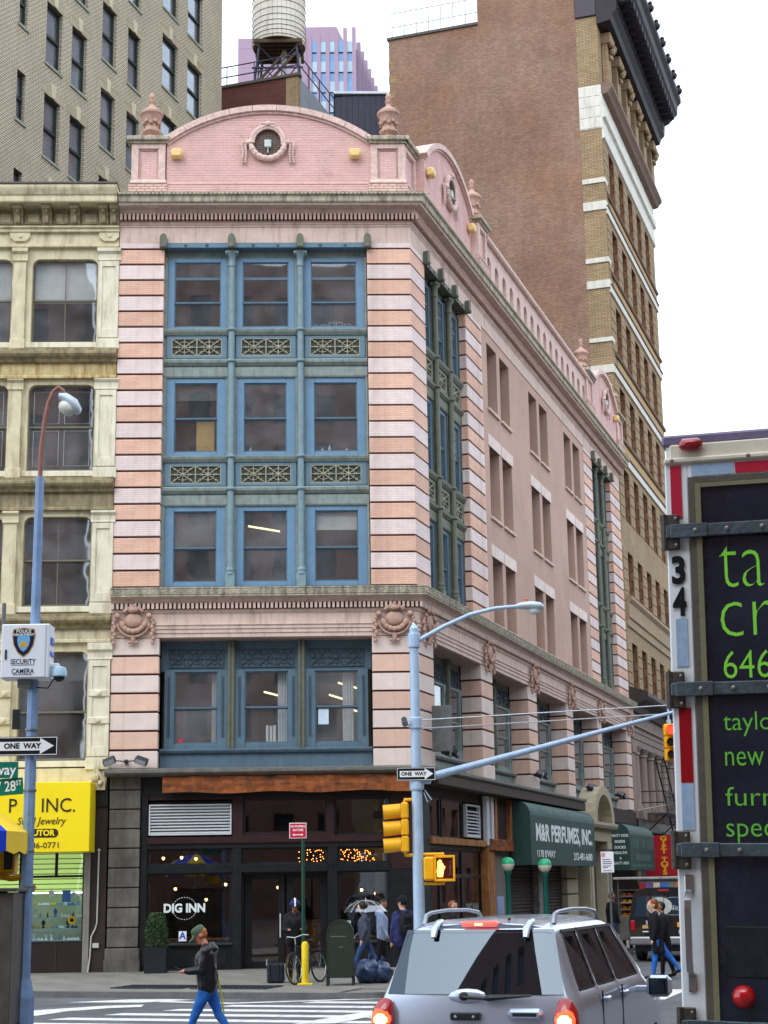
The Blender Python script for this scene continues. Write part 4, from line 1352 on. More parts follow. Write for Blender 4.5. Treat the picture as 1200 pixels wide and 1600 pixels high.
ob('tympanum', MB().plate([(2.07 + math.cos(R(a)) * 1.52, 4.3 + math.sin(R(a)) * 1.52 * .72) for a in range(0, 181, 15)], -.1, .1), cst, dw, M_)
ob('door', MB().box(.75, 3.4, .12, .2, 0, 3.6).box(1.0, 1.95, .08, .12, .2, 2.6, .01).box(2.2, 3.15, .08, .12, .2, 2.6, .01), PM('brown_door', C(64, 52, 46), .5), dw, M_)
for i in range(7): ob('stone_block', MB().box(24.6, 26.1, 0, .4, .15 + i * .62, .74 + i * .62, .02), cst, pk, SD)
ob('shop_gate', MB().box(26.1, 31.9, .2, .4, .1, 4.8), PM('dark_interior', (.03, .03, .03, 1), .8), pk, SD)
ob('beam', MB().box(25.5, 32, -.1, .4, 4.6, 5.2, .02), PM('dark_boarding', C(52, 38, 34), .7), pk, SD)
ob('wall', MB().box(19.4, 26, .05, .4, 4.5, 5.25), cst, pk, SD)
# ================================================================ cream cast-iron building to the left
cream = PM('cream_painted_iron', C(212, 202, 168), .65, var=.14, vs=2.5, streak=.75, dirt=C(120, 100, 68), bump=.2, bs=35, ss=(4, 4, .7), st=(.5, .75))
cream_lt = PM('pale_cream_iron', C(226, 220, 196), .65, var=.1, vs=2.5, streak=.65, dirt=C(146, 126, 88), bump=.15, bs=35, ss=(5, 5, .8), st=(.48, .74))
cream_dk = PM('stained_cream_iron', C(158, 146, 112), .7, var=.25, vs=3, streak=.85, dirt=C(84, 74, 52), bump=.25, bs=35, ss=(5, 5, 1.2), st=(.42, .7))
cream_rust = PM('rust_streaked_cream', C(206, 190, 138), .7, var=.2, vs=3, streak=.85, dirt=C(150, 108, 52), bump=.25, bs=35, ss=(7, 7, .9), st=(.42, .66))
olive = PM('olive_sash', C(112, 110, 92), .6, var=.1, bump=.05)
cb = thing('cast_iron_building', 'stained cream cast iron building with rounded window heads and bracketed cornice beside the pink building', 'building', FR @ T(-7.6, 0, 0))
UL = -7.6


def rounded_frame(x0, x1, z0, z1, a0, a1, c0, c1, r, y0, y1):
    """flat surround with a round-cornered opening"""
    inn = [(a0, c0), (a0, (c0 + c1) / 2), (a0, c1 - r)] + [(a0 + r - math.cos(R(t)) * r, c1 - r + math.sin(R(t)) * r) for t in (15, 30, 45, 60, 75, 90)] + [((a0 + a1) / 2, c1)] + [(a1 - r + math.sin(R(t)) * r, c1 - r + math.cos(R(t)) * r) for t in (0, 15, 30, 45, 60, 75, 90)] + [(a1, (c0 + c1) / 2), (a1, c0)]
    out = []
    n_ = len(inn)
    for p in inn:
        if p[0] <= a0 + 1e-4 and p[1] < c1 - r + 1e-4: out.append((x0, p[1] if p[1] > c0 + 1e-4 else z0))
        elif p[0] >= a1 - 1e-4 and p[1] < c1 - r + 1e-4: out.append((x1, p[1] if p[1] > c0 + 1e-4 else z0))
        elif p[0] < a0 + r * .3: out.append((x0, z1 - (z1 - c1) * .5 if False else c1 - r * .2))
        elif p[0] < a0 + r: out.append((x0 + (p[0] - a0) * .9, z1))
        elif p[0] > a1 - r * .3: out.append((x1, c1 - r * .2))
        elif p[0] > a1 - r: out.append((x1 - (a1 - p[0]) * .9, z1))
        else: out.append((p[0], z1))
    f = MB()
    for y in (y0, y1):
        f.add([(p[0], y, p[1]) for p in inn] + [(p[0], y, p[1]) for p in out], [(i, i + 1, n_ + i + 1, n_ + i) for i in range(n_ - 1)])
    f.add([(p[0], y0, p[1]) for p in inn] + [(p[0], y1, p[1]) for p in inn], [(i, i + 1, n_ + i + 1, n_ + i) for i in range(n_ - 1)])
    f.add([(p[0], y0, p[1]) for p in out] + [(p[0], y1, p[1]) for p in out], [(i, i + 1, n_ + i + 1, n_ + i) for i in range(n_ - 1)])
    return f


pil = [-.34, -2.84, -5.34, -7.5]
floors_c = [(5.5, 8.4, 8.2, 8.62, 9.35), (9.62, 12.1, 11.95, 12.25, 12.95), (13.38, 15.85, 15.72, 16.0, 16.65), (17.08, 19.55, 19.5, 19.85, 20.1)]
for fi, (z0, z1, c0, c1, e1) in enumerate(floors_c):
    zt = e1
    zbot = z0 - .22
    for pi, u in enumerate(pil[:3]):
        hw = .28 if pi == 0 else .17
        p = MB()
        p.box(u - hw, u + hw, .0, .32, zbot + .06, c1)
        if pi == 0:
            framebox(p, u - hw, u + hw, z0 + .1, c0 - .06, u - hw + .1, u + hw - .1, z0 + .35, c0 - .22, -.035, .0)
        p.box(u - hw - .04, u + hw + .04, -.05, .3, zbot - .02, zbot + .28, .012)
        p.extr([(.0, c0 - .05), (-.04, c0 - .04), (-.04, c0), (-.02, c0 + .01), (-.03, c0 + .15), (-.1, c0 + .22), (-.1, c1 - .03), (.0, c1)], u - hw - .05, u + hw + .05)
        if fi == 0:
            for zz in (6.58, 7.3): p.box(u - hw - .01, u + hw + .01, -.06, .02, zz - .13, zz + .05, .02).ball((u, -.07, zz - .04), .07, (1, .6, 1), 8, 5)
        ob('pilaster', p, cream_lt if pi == 0 else cream, cb, FR)
    for wi in range(3):
        a, b = pil[wi + 1] + .17, pil[wi] - (.28 if wi == 0 else .17)
        fr_ = rounded_frame(a - .03, b + .03, z0 - .1, c1 + .02, a + .17, b - .05, z0 + .02, z1, .22, .1, .3)
        w = ob('window', fr_, cream, cb, FR)
        q = MB()
        g0, g1 = a + .19, b - .07
        zm = (z0 + z1) / 2 + (.05 if fi else -.15)
        framebox(q, g0 - .06, g1 + .06, z0 - .02, z1 + .05, g0 + .03, g1 - .03, z0 + .08, z1 - .06, .27, .33)
        q.box(g0, g1, .25, .32, zm - .025, zm + .025)
        if fi in (1, 3):
            q.box((g0 + g1) / 2 - .012, (g0 + g1) / 2 + .012, .28, .31, z0, z1)
        ob('sash', q, olive, w, FR)
        ob('pane', MB().box(g0, g1, .295, .3, z0, zm), glass, w, FR)
        ob('pane', MB().box(g0, g1, .265, .27, zm, z1), glass, w, FR)
        if fi == 2 or fi == 1:
            o_ = MB()
            for (pz0, pz1) in ((zm + .1, z1 - .16), (z0 + .18, zm - .1)):
                for k in (0, 1):
                    m_ = (g0 + g1) / 2
                    xa, xb = (g0 + .12, m_ - .07) if k == 0 else (m_ + .07, g1 - .12)
                    framebox(o_, xa, xb, pz0, pz1, xa + .012, xb - .012, pz0 + .012, pz1 - .012, .262, .264)
            if fi == 2: ob('pale_line', o_, PM('pale_line', C(170, 176, 176), .5), w, FR)
        if fi == 3: ob('blind', MB().box(g0, g1, .36, .37, zm - .05, z1), PM('white_blind', C(226, 226, 224), .8), w, FR).__setitem__('label', 'white blind drawn halfway')
        if fi == 0: ob('blind', MB().box(g0, g1, .36, .37, z1 - .75, z1), blind_dk, w, FR)
        if fi == 1 or fi == 0: pass
        ob('sill', MB().box(a - .02, b + .02, .06, .32, z0 - .16, z0, .012), cream_lt, w, FR)
        ob('room', room_shell(a + .1, b, .45, 3.5, z0 - .2, z1 + .2), room_m, w, FR)
    # entablature over this floor
    if fi < 3:
        zn = floors_c[fi + 1][0] - .22
        e = MB()
        e.box(UL, -.08, .04, .4, c1, zn - .02)
        e.extr([(.04, c1), (-.03, c1 + .01), (-.03, c1 + .07), (.0, c1 + .1)], UL, -.07)
        ob('entablature', e, (cream, cream_dk, cream_rust)[fi], cb, FR)
        ob('band_course', MB().extr([(.1, zn - .42), (-.06, zn - .4), (-.1, zn - .33), (-.2, zn - .26), (-.24, zn - .2), (-.24, zn - .13), (-.1, zn - .08), (-.1, zn), (.1, zn)], UL, -.07), cream_dk, cb, FR)
ob('wall', MB().box(UL, -.08, .32, .5, 4.7, 5.32).box(UL, -.1, .02, .4, 4.72, 5.3), cream, cb, FR)
e = MB().box(UL, -.08, .02, .5, 19.86, 21.1)
e.extr([(.02, 19.86), (-.03, 19.88), (-.03, 19.95), (.02, 19.97)], UL, -.07)
e.extr([(.02, 20.3), (-.08, 20.31), (-.08, 20.38), (-.14, 20.42), (-.14, 20.46), (.02, 20.48)], UL, -.07)
ob('frieze', e, cream, cb, FR)
for u in pil[:3]:
    ob('tablet', MB().plate([(u - .3, 20.3), (u + .26, 20.3), (u + .26, 20.16), (u + .14, 20.04), (u - .16, 20.04), (u - .3, 20.16)], -.05, .03).ball((u, -.06, 20.17), .05, (1, .6, 1), 8, 5), cream, cb, FR)
ob('cornice', MB().extr([(.3, 21.02), (-.5, 21.02), (-.52, 21.05), (-.52, 21.2), (-.56, 21.24), (-.62, 21.36), (-.64, 21.42), (-.64, 21.5), (.5, 21.56), (.5, 21.02)], UL, -.09), cream, cb, FR)
ob('cornice_flashing', MB().box(UL, -.07, -.67, .5, 21.5, 21.57, .015), PM('dark_flashing', C(92, 86, 80), .7), cb, FR)
mo = MB().extr([(.02, 20.47), (-.1, 20.48), (-.14, 20.55), (-.16, 20.72), (-.22, 20.84), (-.36, 20.9), (-.4, 20.97), (-.4, 21.02), (.02, 21.02)], -.13, .13).extr([(-.14, 20.5), (-.19, 20.55), (-.2, 20.75), (-.16, 20.8)], -.045, .045).ball((0, -.27, 20.86), .06, (1, 1, .9), 8, 5).mesh('bracket')
mo.materials.append(cream_dk)
for u in (-.2, -.5, -1.31, -2.1, -2.9, -3.7, -4.5, -5.3, -6.1, -6.9): ob('bracket', mo, None, cb, FR @ T(u, 0, 0))
for u in (-.9, -1.7, -2.5, -3.3, -4.1, -4.9, -5.7, -6.5):
    f = MB()
    framebox(f, u - .24, u + .24, 20.55, 20.95, u - .17, u + .17, 20.62, 20.88, -.03, .02)
    ob('frieze_panel', f, cream_dk, cb, FR)
ob('roof', MB().prism([(UL, .3), (-.09, .3), (-.09, 20), (UL, 20)], 20.9, 21.3), PM('roof_felt', (.06, .06, .065, 1), .95), cb, FR)
ob('side_wall', MB().box(-.34, -.12, .4, 20, 0, 20.9), BR('plain_brick', C(120, 80, 70), C(110, 75, 66), C(130, 115, 108)), cb, FR)
ob('side_wall', MB().box(UL, UL + .3, .4, 20, 0, 20.9), MATS['plain_brick'], cb, FR)
ob('rooftop_hatch', MB().add([(-3.4, 1, 21.3), (-1.9, 1, 21.3), (-1.9, 3, 21.3), (-3.4, 3, 21.3), (-3.4, 1, 21.45), (-1.9, 1, 22.0), (-1.9, 3, 22.0), (-3.4, 3, 21.45)], [(0, 1, 5, 4), (1, 2, 6, 5), (2, 3, 7, 6), (3, 0, 4, 7), (4, 5, 6, 7)]), PM('grey_hatch', C(150, 150, 140), .7), cb, FR)
# ground floor shop
ob('shop_pier', MB().box(-.46, -.05, .05, .4, .1, 4.75), PM('dark_brown_pier', C(52, 40, 38), .7, var=.2, streak=.3), cb, FR)
ob('shop_pier', MB().box(-.62, -.46, -.02, .3, .1, 3.3, .01), PM('grey_steel_post', C(150, 146, 136), .5, .3, streak=.4), cb, FR)
ob('corner_scroll', MB().plate([(-.62, 4.72), (-.12, 4.72), (-.12, 4.95), (-.37, 5.35), (-.62, 4.95)], -.08, .05).ball((-.37, -.1, 5.05), .11, (1, .6, 1), 8, 5).ball((-.5, -.09, 4.9), .08).ball((-.24, -.09, 4.9), .08), cream, cb, FR)
ob('bulkhead', MB().box(UL, -.62, .05, .3, .1, .88), PM('dark_brown_panel', C(40, 30, 28), .5), cb, FR)
for x in (-1.3, -2.0, -2.7, -3.4): ob('bulkhead_strip', MB().box(x - .015, x + .015, .035, .05, .1, .88), PM('dark_brown_pier', C(52, 40, 38), .7), cb, FR)
ob('beam', MB().box(UL, -.05, .0, .4, 4.3, 4.8), dark_wood, cb, FR)
for x0, x1 in ((-2.2, -.62), (-3.9, -2.26)):
    f = MB()
    framebox(f, x0, x1, .86, 3.3, x0 + .05, x1 - .05, .9, 3.25, .1, .18)
    f.box(x0, x1, .1, .18, 2.5, 2.56)
    f.box((x0 + x1) / 2 + .02, (x0 + x1) / 2 + .09, .1, .18, 2.5, 3.25)
    w = ob('shop_window', f, dark_wood, cb, FR)
    ob('pane', MB().box(x0 + .02, x1 - .02, .135, .142, .88, 3.28), glass_shop, w, FR)
lime = EM('lit_lime_wall', (.62, .85, .25, 1), .55)
ob('shop_back', room_shell(-6.5, -.65, .3, 1.6, .5, 3.6), PM('shop_white', C(190, 205, 190), .7), cb, FR)
ob('lit_panel', MB().box(-4.0, -.66, .95, 1.0, 2.15, 3.4), lime, cb, FR)
for i in range(9): ob('shelf_line', MB().box(-4.0, -.66, .93, .95, 2.2 + i * .13, 2.22 + i * .13), PM('dark_line', C(40, 50, 30), .7), cb, FR)
ob('lit_strip', MB().box(-3.9, -.7, .4, .46, 2.1, 2.13), EM('shop_strip', (.85, .97, 1, 1), 6), cb, FR)
shelf_m = PM('glass_shelf', C(150, 190, 190), .2, var=.1, bump=0)
for i, z in enumerate((.92, 1.22, 1.5, 1.8)):
    tag(ob('display_shelf', MB().box(-3.9, -.68, .3, .75 - .12 * i + .1, z - .02, z, .004), shelf_m, None, FR), ('lowest', 'second', 'third', 'topmost')[i] + ' glass display shelf in the jewellery shop window', 'shelf')
rj = random.Random(21)
jm = [PM('jewel_white', C(228, 236, 238), .4, var=.05, bump=0), PM('jewel_black', C(22, 24, 28), .5, var=.05, bump=0), PM('jewel_teal', C(90, 150, 150), .3, var=.1, bump=0), PM('jewel_gold', C(206, 170, 60), .3, .4, var=.05, bump=0), PM('jewel_blue', C(70, 120, 190), .4, var=.05, bump=0)]
bust = MB().lathe([(.045, 0), (.05, .02), (.02, .06), (.045, .1), (.06, .15), (.03, .19), (.012, .22)], (0, 0, 0), 8).mesh('necklace_bust', 50)
tray = MB().box(-.09, .09, -.06, .06, 0, .035, .006).ball((-.04, 0, .045), .025).ball((.04, 0, .045), .025).mesh('ring_tray')
cone_ = MB().lathe([(.03, 0), (.03, .01), (.012, .1), (.004, .12)], (0, 0, 0), 7).ball((0, 0, .06), .026, (1, 1, .4), 7, 4).mesh('ring_cone')
for i, z in enumerate((.92, 1.22, 1.5, 1.8)):
    x = -3.4
    while x < -.75:
        k = rj.choice((0, 1, 2))
        me = (bust, tray, cone_)[k].copy()
        me.materials.append(rj.choice(jm) if i else jm[rj.choice((0, 0, 2))])
        nm = ('necklace_bust', 'ring_tray', 'ring_cone')[k]
        tag(ob(nm, me, None, None, FR @ T(x, .42 + .1 * rj.random(), z + .001)), ('small display bust', 'flat ring tray', 'small ring cone')[k] + ' on the ' + ('lowest', 'second', 'third', 'topmost')[i] + ' shelf of the jewellery window', ('bust', 'tray', 'ring stand')[k], 'jewellery displays')
        x += rj.uniform(.13, .2)
tag(ob('price_card', MB().box(-1.2, -.98, .2, .21, 1.88, 2.18).box(-1.17, -1.1, .195, .2, 2.0, 2.1).box(-1.08, -1.01, .195, .2, 1.95, 2.14), jm[4], None, FR), 'blue and white card hanging in the jewellery shop window', 'card')
for (x, z) in ((-1.5, 2.1), (-.92, 2.05)): tag(ob('round_display', MB().lathe([(.08, 0), (.08, .02), (.05, .03)], (x, .3, z), 14, 'y'), jm[0], None, FR), 'round white necklace display hanging in the jewellery window', 'display', 'round necklace displays')
for (x, z) in ((-2.0, 2.25), (-.95, 1.42)):
    s_ = thing('sunflower', 'yellow artificial sunflower among the jewellery', 'flower', FR @ T(x, .3, z), 'artificial sunflowers')
    p_ = MB()
    for i in range(12):
        a = R(30 * i)
        p_.ball((math.cos(a) * .075, 0, math.sin(a) * .075), .035, (1, .4, 1), 6, 4)
    ob('petals', p_, PM('sunflower_yellow', C(235, 190, 30), .6), s_)
    ob('disc', MB().ball((0, -.015, 0), .05, (1, .4, 1), 8, 5), jm[1], s_)
# conduit on the pier
tag(ob('conduit', MB().tube([(-.25, .0, 3.15), (-.26, .0, 1.35), (-.3, .0, 1.2), (-.4, .0, 1.0), (-.42, .0, .5), (-.46, -.04, .12)], .02, 6).ball((-.25, 0, 3.18), .04).box(-.36, -.2, -.01, .04, .72, .84, .005), PM('pale_conduit', C(190, 190, 180), .6), None, FR), 'pale conduit running down the dark pier beside the jewellery shop', 'conduit')
# yellow awning sign
ya = thing('yellow_awning', 'bright yellow box awning with black jewellery shop lettering', 'awning', FR @ T(UL, 0, 3.1))
ylm = PM('yellow_vinyl', C(252, 224, 20), .5, var=.04, vs=1.5, bump=.05, bs=8)
ob('face', MB().box(UL + .1, -.36, -1.0, -.02, 3.12, 4.88, .015), ylm, ya, FR)
bkl = PM('black_print', C(45, 35, 20), .6, var=0, bump=0)
Mt = lambda x, z: FR @ T(x, -1.012, z)
for (tx, sz, x, z, sx, sh, bd) in (('INC.', .5, -1.17, 4.28, .92, 0, .0), ('P', .5, -2.33, 4.28, .92, 0, .0), ('Steel Jewelry', .26, -1.6, 3.9, .9, .25, 0), ('(212) 686-0771', .21, -1.78, 3.29, 1.05, 0, 0)):
    text('lettering', tx, sz, bkl, ya, Mt(x, z), sx=sx, shear=sh, bold=bd)
ob('badge', MB().plate([(-3.2, 3.49)] + [(-1.26 + math.sin(R(t)) * .11, 3.6 - math.cos(R(t)) * .11) for t in range(0, 181, 20)] + [(-3.2, 3.71)], -1.008, -1.0), bkl, ya, FR)
text('lettering', 'DISTRIBUTOR', .2, ylm, ya, FR @ T(-1.87, -1.014, 3.6), bold=.008)

# ================================================================ tan brick office tower behind it
tan_brick = BR('tan_striped_brick', C(206, 196, 172), C(220, 210, 186), C(140, 128, 106), .24, .1, .026, .6, .35, C(118, 104, 84), .12, .3, .9)
tw = thing('tan_brick_tower', 'tall tan brick office tower with paired sash windows behind the cream building', 'building', frame(Vector((-13.268, 60.151, 0)), V, IS))
TW = WM[tw.name]
stt = [45.28, 41.25, 37.22, 33.19, 29.16, 25.1]
holes = []
for a, b in ((.0, 1.25), (2.05, 3.3), (10.38, 12.0), (13.08, 14.72)):
    holes += [(a, b, z - 2.68, z) for z in stt if not (a > 9 and z < 34)]
for a, b in ((4.6, 5.86), (6.97, 8.16)):
    holes += [(a, b, z - 2.68, z) for z in (43.75, 39.72, 35.67, 31.63)]
small = [(-2.06, -1.42, z - 2.06, z) for z in (45.3, 41.25, 37.22, 33.2, 29.1)]
f = wall_holes(MB(), -14, 17.1, 0, 56, holes + small, 0, .3)
f.add([(17.1, 0, 0), (17.1, 14, 0), (17.1, 14, 56), (17.1, 0, 56), (-14, 0, 56), (-14, 14, 56), (-14, 0, 0), (-14, 14, 0)], [(0, 1, 2, 3), (3, 2, 5, 4), (4, 5, 7, 6)])
ob('wall', f, tan_brick, tw)
grn = PM('dark_green_sash', C(30, 40, 40), .5, bump=0)
sky_gl = GLASS('bright_window_glass', (.95, .97, .98, 1), 1.5, .0, film=.12)
sky_tone = PM('blue_grey_sky_tone', C(128, 146, 164), .7, var=.3, vs=.8, bump=0)
sky_tone_dk = PM('slate_sky_tone', C(92, 104, 128), .7, var=.3, vs=.8, bump=0)
keyst = PM('cream_keystone', C(206, 196, 166), .8, streak=.3, dirt=C(140, 128, 104))
lead = PM('lead_sill', C(150, 158, 140), .7, streak=.3)
sol = BR('soldier_brick', C(202, 190, 162), C(190, 176, 148), C(140, 128, 106), .09, .4, .02)
for (a, b, c, d) in holes + small:
    f = MB()
    w_ = b - a
    framebox(f, a, b, c, d, a + .09, b - .09, c + .08, d - .08, .14, .3)
    f.box(a, b, .13, .25, (c + d) / 2 - .07, (c + d) / 2 + .05)
    w = ob('window', f, grn, tw)
    ob('pane', MB().box(a + .05, b - .05, .21, .22, c, d), sky_gl, w)
    ob('sill', MB().box(a - .08, b + .08, -.06, .14, c - .12, c, .01), lead, w)
    ob('blind', MB().box(a, b, .32, .34, c, d), sky_tone_dk if d < 34 else sky_tone, w)  # blue-grey sheet whose colour stands in for sky mirrored in the pane
    if w_ > 1:
        m_ = (a + b) / 2
        k_ = ob('lintel', MB().box(a - .25, b + .25, -.008, .02, d, d + .42), sol, w)
        ob('keystone', MB().plate([(m_ - .12, d + .02), (m_ + .12, d + .02), (m_ + .2, d + .6), (m_ - .2, d + .6)], -.05, .02), keyst, w)

# ================================================================ tall brown brick tower along the side street
rt = thing('brown_brick_tower', 'tall brown brick tower with ochre banded street front and dark overhanging cornice', 'building', frame(CO + V * 32.02, NS, V))
RW = WM[rt.name]
brown = BR('brown_party_brick', C(170, 142, 122), C(146, 118, 102), C(126, 102, 88), .2, .07, .01, .4, .55, C(116, 92, 78), .2, .22, .9, patch=(.98, .8, .72, 1), st=(.45, .75))
ochre = BR('ochre_brick', C(178, 156, 122), C(160, 136, 104), C(116, 98, 76), .3, .09, .012, .5, .4, C(104, 84, 60), .18, .7, .9)
ochre_p = PM('ochre_panel', C(190, 158, 110), .85, var=.12, streak=.4, dirt=C(124, 100, 70), bump=.2)
redbr = BR('red_brown_brick', C(150, 108, 82), C(136, 94, 72), C(92, 74, 58), .3, .45, .03, .5, .35, C(84, 62, 48), .15, .8, .9)
wst = PM('white_stone', C(222, 220, 208), .8, var=.1, streak=.5, dirt=C(140, 132, 116), bump=.15)
TOP = 56.0
f = MB()
f.add([(-10.87, 0, 0), (-1.08, 0, 0), (-1.08, 0, TOP), (-6.1, 0, TOP), (-6.1, 0, 44.9), (-10.87, 0, 44.9), (-10.87, 14, 0), (-10.87, 14, 44.9), (-6.1, 14, 44.9), (-6.1, 14, TOP), (-1.08, 14, TOP)],
      [(0, 1, 2, 3, 4, 5), (0, 5, 7, 6), (5, 4, 8, 7), (4, 3, 9, 8), (3, 2, 10, 9)])
ob('party_wall', f, brown, rt)
ob('party_coping', MB().box(-10.95, -6.1, -.08, .4, 44.86, 45.0), PM('dark_flashing', C(92, 86, 80), .7), rt)
for i in range(9):
    ob('corner_quoin', MB().box(-10.9, -10.87 + .3 + .12 * (i % 2), -.006, .2, 36.5 + i * .85, 36.9 + i * .85), ochre, rt)
ob('wall', MB().box(-1.08, 0, .0, .6, 0, 44.2), ochre, rt)
for (z0, z1, m_, o_) in ((38.15, 40.45, wst, .03), (35.3, 35.55, wst, .06), (33.9, 34.35, wst, .06), (31.2, 31.45, wst, .06), (29.9, 30.3, wst, .06), (27.2, 27.42, wst, .06), (25.65, 26.05, wst, .06), (23.1, 23.3, wst, .06), (21.6, 21.95, wst, .06)):
    ob('stone_band', MB().box(-1.08, .05, -o_, .62, z0, z1, .01), m_, rt)
f = MB()
for i in range(12):
    f.box(-1.07 + (i % 3) * .36, -1.07 + (i % 3) * .36 + .32, -.05, .0, 38.2 + (i // 3) * .56, 38.2 + (i // 3) * .56 + .5, .01)
ob('ashlar_face', f, wst, rt, kind='stuff')
# railing on the low roof
f = MB()
for i in range(8): f.tube([(-10.8 + i * .66, .4, 44.95), (-10.8 + i * .66, .4, 46.6)], .03, 5)
for z in (45.8, 46.6): f.tube([(-10.8, .4, z), (-6.2, .4, z)], .025, 5)
ob('roof_railing', f, PM('thin_grey_rail', C(190, 190, 190), .5), rt)
# street front, frame SD, v from 32.02 to 47
V0, V1 = 32.02, 47.2
wx = [33.5 + 2.62 * i for i in range(6)]
tops = [13.0, 17.3, 21.33, 25.36, 29.39, 33.42, 37.5]
holes = [(x, x + 1.3, z - 2.55, z) for x in wx[:5] for z in tops]
f = wall_holes(MB(), V0 + .0, V1, 9.5, 44.2, holes, .0, .004)
jm_m = MB().add([(0, .003, 0), (1.3, .003, 0), (1.3, .003, 2.55), (0, .003, 2.55), (0, .8, 0), (1.3, .8, 0), (1.3, .8, 2.55), (0, .8, 2.55)], [(0, 1, 5, 4), (1, 2, 6, 5), (2, 3, 7, 6), (3, 0, 4, 7)]).mesh('reveal')
jm_m.materials.append(redbr)
f.add([(V1, 0, 9.5), (V1, 14, 9.5), (V1, 14, 44.2), (V1, 0, 44.2)], [(0, 1, 2, 3)])
ob('street_wall', f, ochre, rt, SD)
p_me = MB().box(0, 1.3, .65, .66, 0, 2.55).mesh('pane')
p_me.materials.append(sky_gl)
fr_m = MB()
framebox(fr_m, 0, 1.3, 0, 2.55, .07, 1.23, .07, 2.48, .6, .7)
fr_m.box(0, 1.3, .59, .68, 1.2, 1.28)
fr_m = fr_m.mesh('window')
fr_m.materials.append(PM('brown_sash', C(70, 60, 54), .6))
dk_m = MB().box(0, 1.3, .8, .82, 0, 2.55).mesh('dark_room')
dk_m.materials.append(room_m)
# the rusticated piers: blocks in relief beside the windows
bl_m = MB().box(0, 1.1, -.035, .3, 0, .46, .02).mesh('pier_block')
bl_m.materials.append(ochre)
for (a, b, c, d) in holes:
    m = SD @ T(a, 0, c)
    w = ob('window', fr_m, None, rt, m)
    ob('reveal', jm_m, None, w, m)
    ob('pane', p_me, None, w, m)
    ob('dark_room', dk_m, None, w, m)
for zt in tops:
    for x in [V0 + .12] + [x + 1.38 for x in wx[:5]]:
        for j in range(5):
            ob('pier_block', bl_m, None, rt, SD @ T(x, 0, zt - 2.5 + j * .51))
for zt in tops[2:]:
    if zt < 37:
        ob('stone_band', MB().box(V0 + .05, V1, -.09, .1, zt + .27, zt + .62, .01), wst, rt, SD)
        ob('band_edge', MB().box(V0 + .05, V1, -.14, .1, zt + .62, zt + .72, .01), PM('dark_drip', C(96, 84, 72), .8), rt, SD)
        ob('spandrel', MB().box(V0 + 1.3, V1, -.02, .05, zt + .74, zt + 1.28), ochre_p, rt, SD)
        ob('sill_band', MB().extr([(.0, zt + 1.28), (-.1, zt + 1.3), (-.14, zt + 1.4), (-.1, zt + 1.5), (0, zt + 1.52)], V0 + .6, V1), PM('brown_sill', C(118, 96, 78), .8, streak=.4), rt, SD)
# upper stone zone, brackets and the great cornice
ob('stone_zone', MB().extr([(0, 37.6), (-.12, 37.65), (-.12, 38.2), (-.06, 38.22), (-.06, 38.7), (-.2, 38.75), (-.2, 39.2), (-.08, 39.25), (-.08, 39.95), (0, 40)], V0, V1), wst, rt, SD)
ob('moulding', MB().extr([(0, 39.95), (-.35, 40.0), (-.45, 40.15), (-.6, 40.3), (-.6, 40.5), (0, 40.6)], V0 + .05, V1), PM('weathered_brown_stone', C(128, 108, 96), .85, var=.2, streak=.4), rt, SD)
ob('recess_shade_panel', MB().box(V0 + .9, V1 - .9, -.02, .05, 40.6, 43.75), PM('recess_shade_stone', C(62, 50, 44), .9), rt, SD)  # flat dark panel between the piers, coloured for the shade of a recess
cbk = MB().box(0, .95, -.3, .1, 0, 2.5, .02).box(-.08, 1.03, -.5, .1, 2.5, 3.1, .05).ball((.2, -.5, 2.5), .2, (1, .8, 1), 8, 5).ball((.75, -.5, 2.5), .2, (1, .8, 1), 8, 5).ball((.47, -.48, 2.25), .22, (1, .7, 1), 8, 5).ball((.47, -.4, 1.9), .16, (1, .7, 1), 8, 5).mesh('bracket_pier', 30)
cbk.materials.append(ochre)
for i in range(6): ob('bracket_pier', cbk, None, rt, SD @ T(V0 + .95 + i * 2.62, 0, 40.6))
ob('cornice_return', MB().box(-1.08, -.02, -.1, .5, 44.2, 48, .02), PM('dark_return_metal', C(72, 66, 76), .6), rt)
dcor = PM('dark_iron_cornice', C(38, 33, 40), .6, var=.2, vs=2, bump=.15)
ob('cornice', MB().extr([(0, 43.7), (-.7, 43.8), (-.8, 44.1), (-1.0, 44.3), (-1.05, 44.9), (-1.3, 45.0), (-1.8, 45.5), (-1.85, 46.0), (-2.05, 46.2), (-2.05, 46.5), (0, 46.8)], V0 - .1, V1 - .2), dcor, rt, SD)
md = MB().box(0, .34, -1.75, -1.0, 44.75, 45.2, .04).mesh('modillion')
md.materials.append(dcor)
for i in range(18): ob('modillion', md, None, rt, SD @ T(V0 + .1 + i * .8, 0, 0))
lh = MB().ball((0, -2.08, 46.5), .2, (1, 1, 1.1), 8, 6).ball((0, -2.08, 46.78), .12).mesh('cornice_knob')
lh.materials.append(dcor)
for i in range(8): ob('cornice_knob', lh, None, rt, SD @ T(V0 + .4 + i * 1.95, 0, 0))
f = MB()
for i in range(44): f.box(V0 + i * .33, V0 + i * .33 + .17, -1.06, -.96, 44.4, 44.8)
ob('dentil_course', f, dcor, rt, SD, kind='stuff')
ob('upper_wall', MB().box(V0 - .0, V1, .3, .6, 44.2, TOP), ochre, rt, SD)
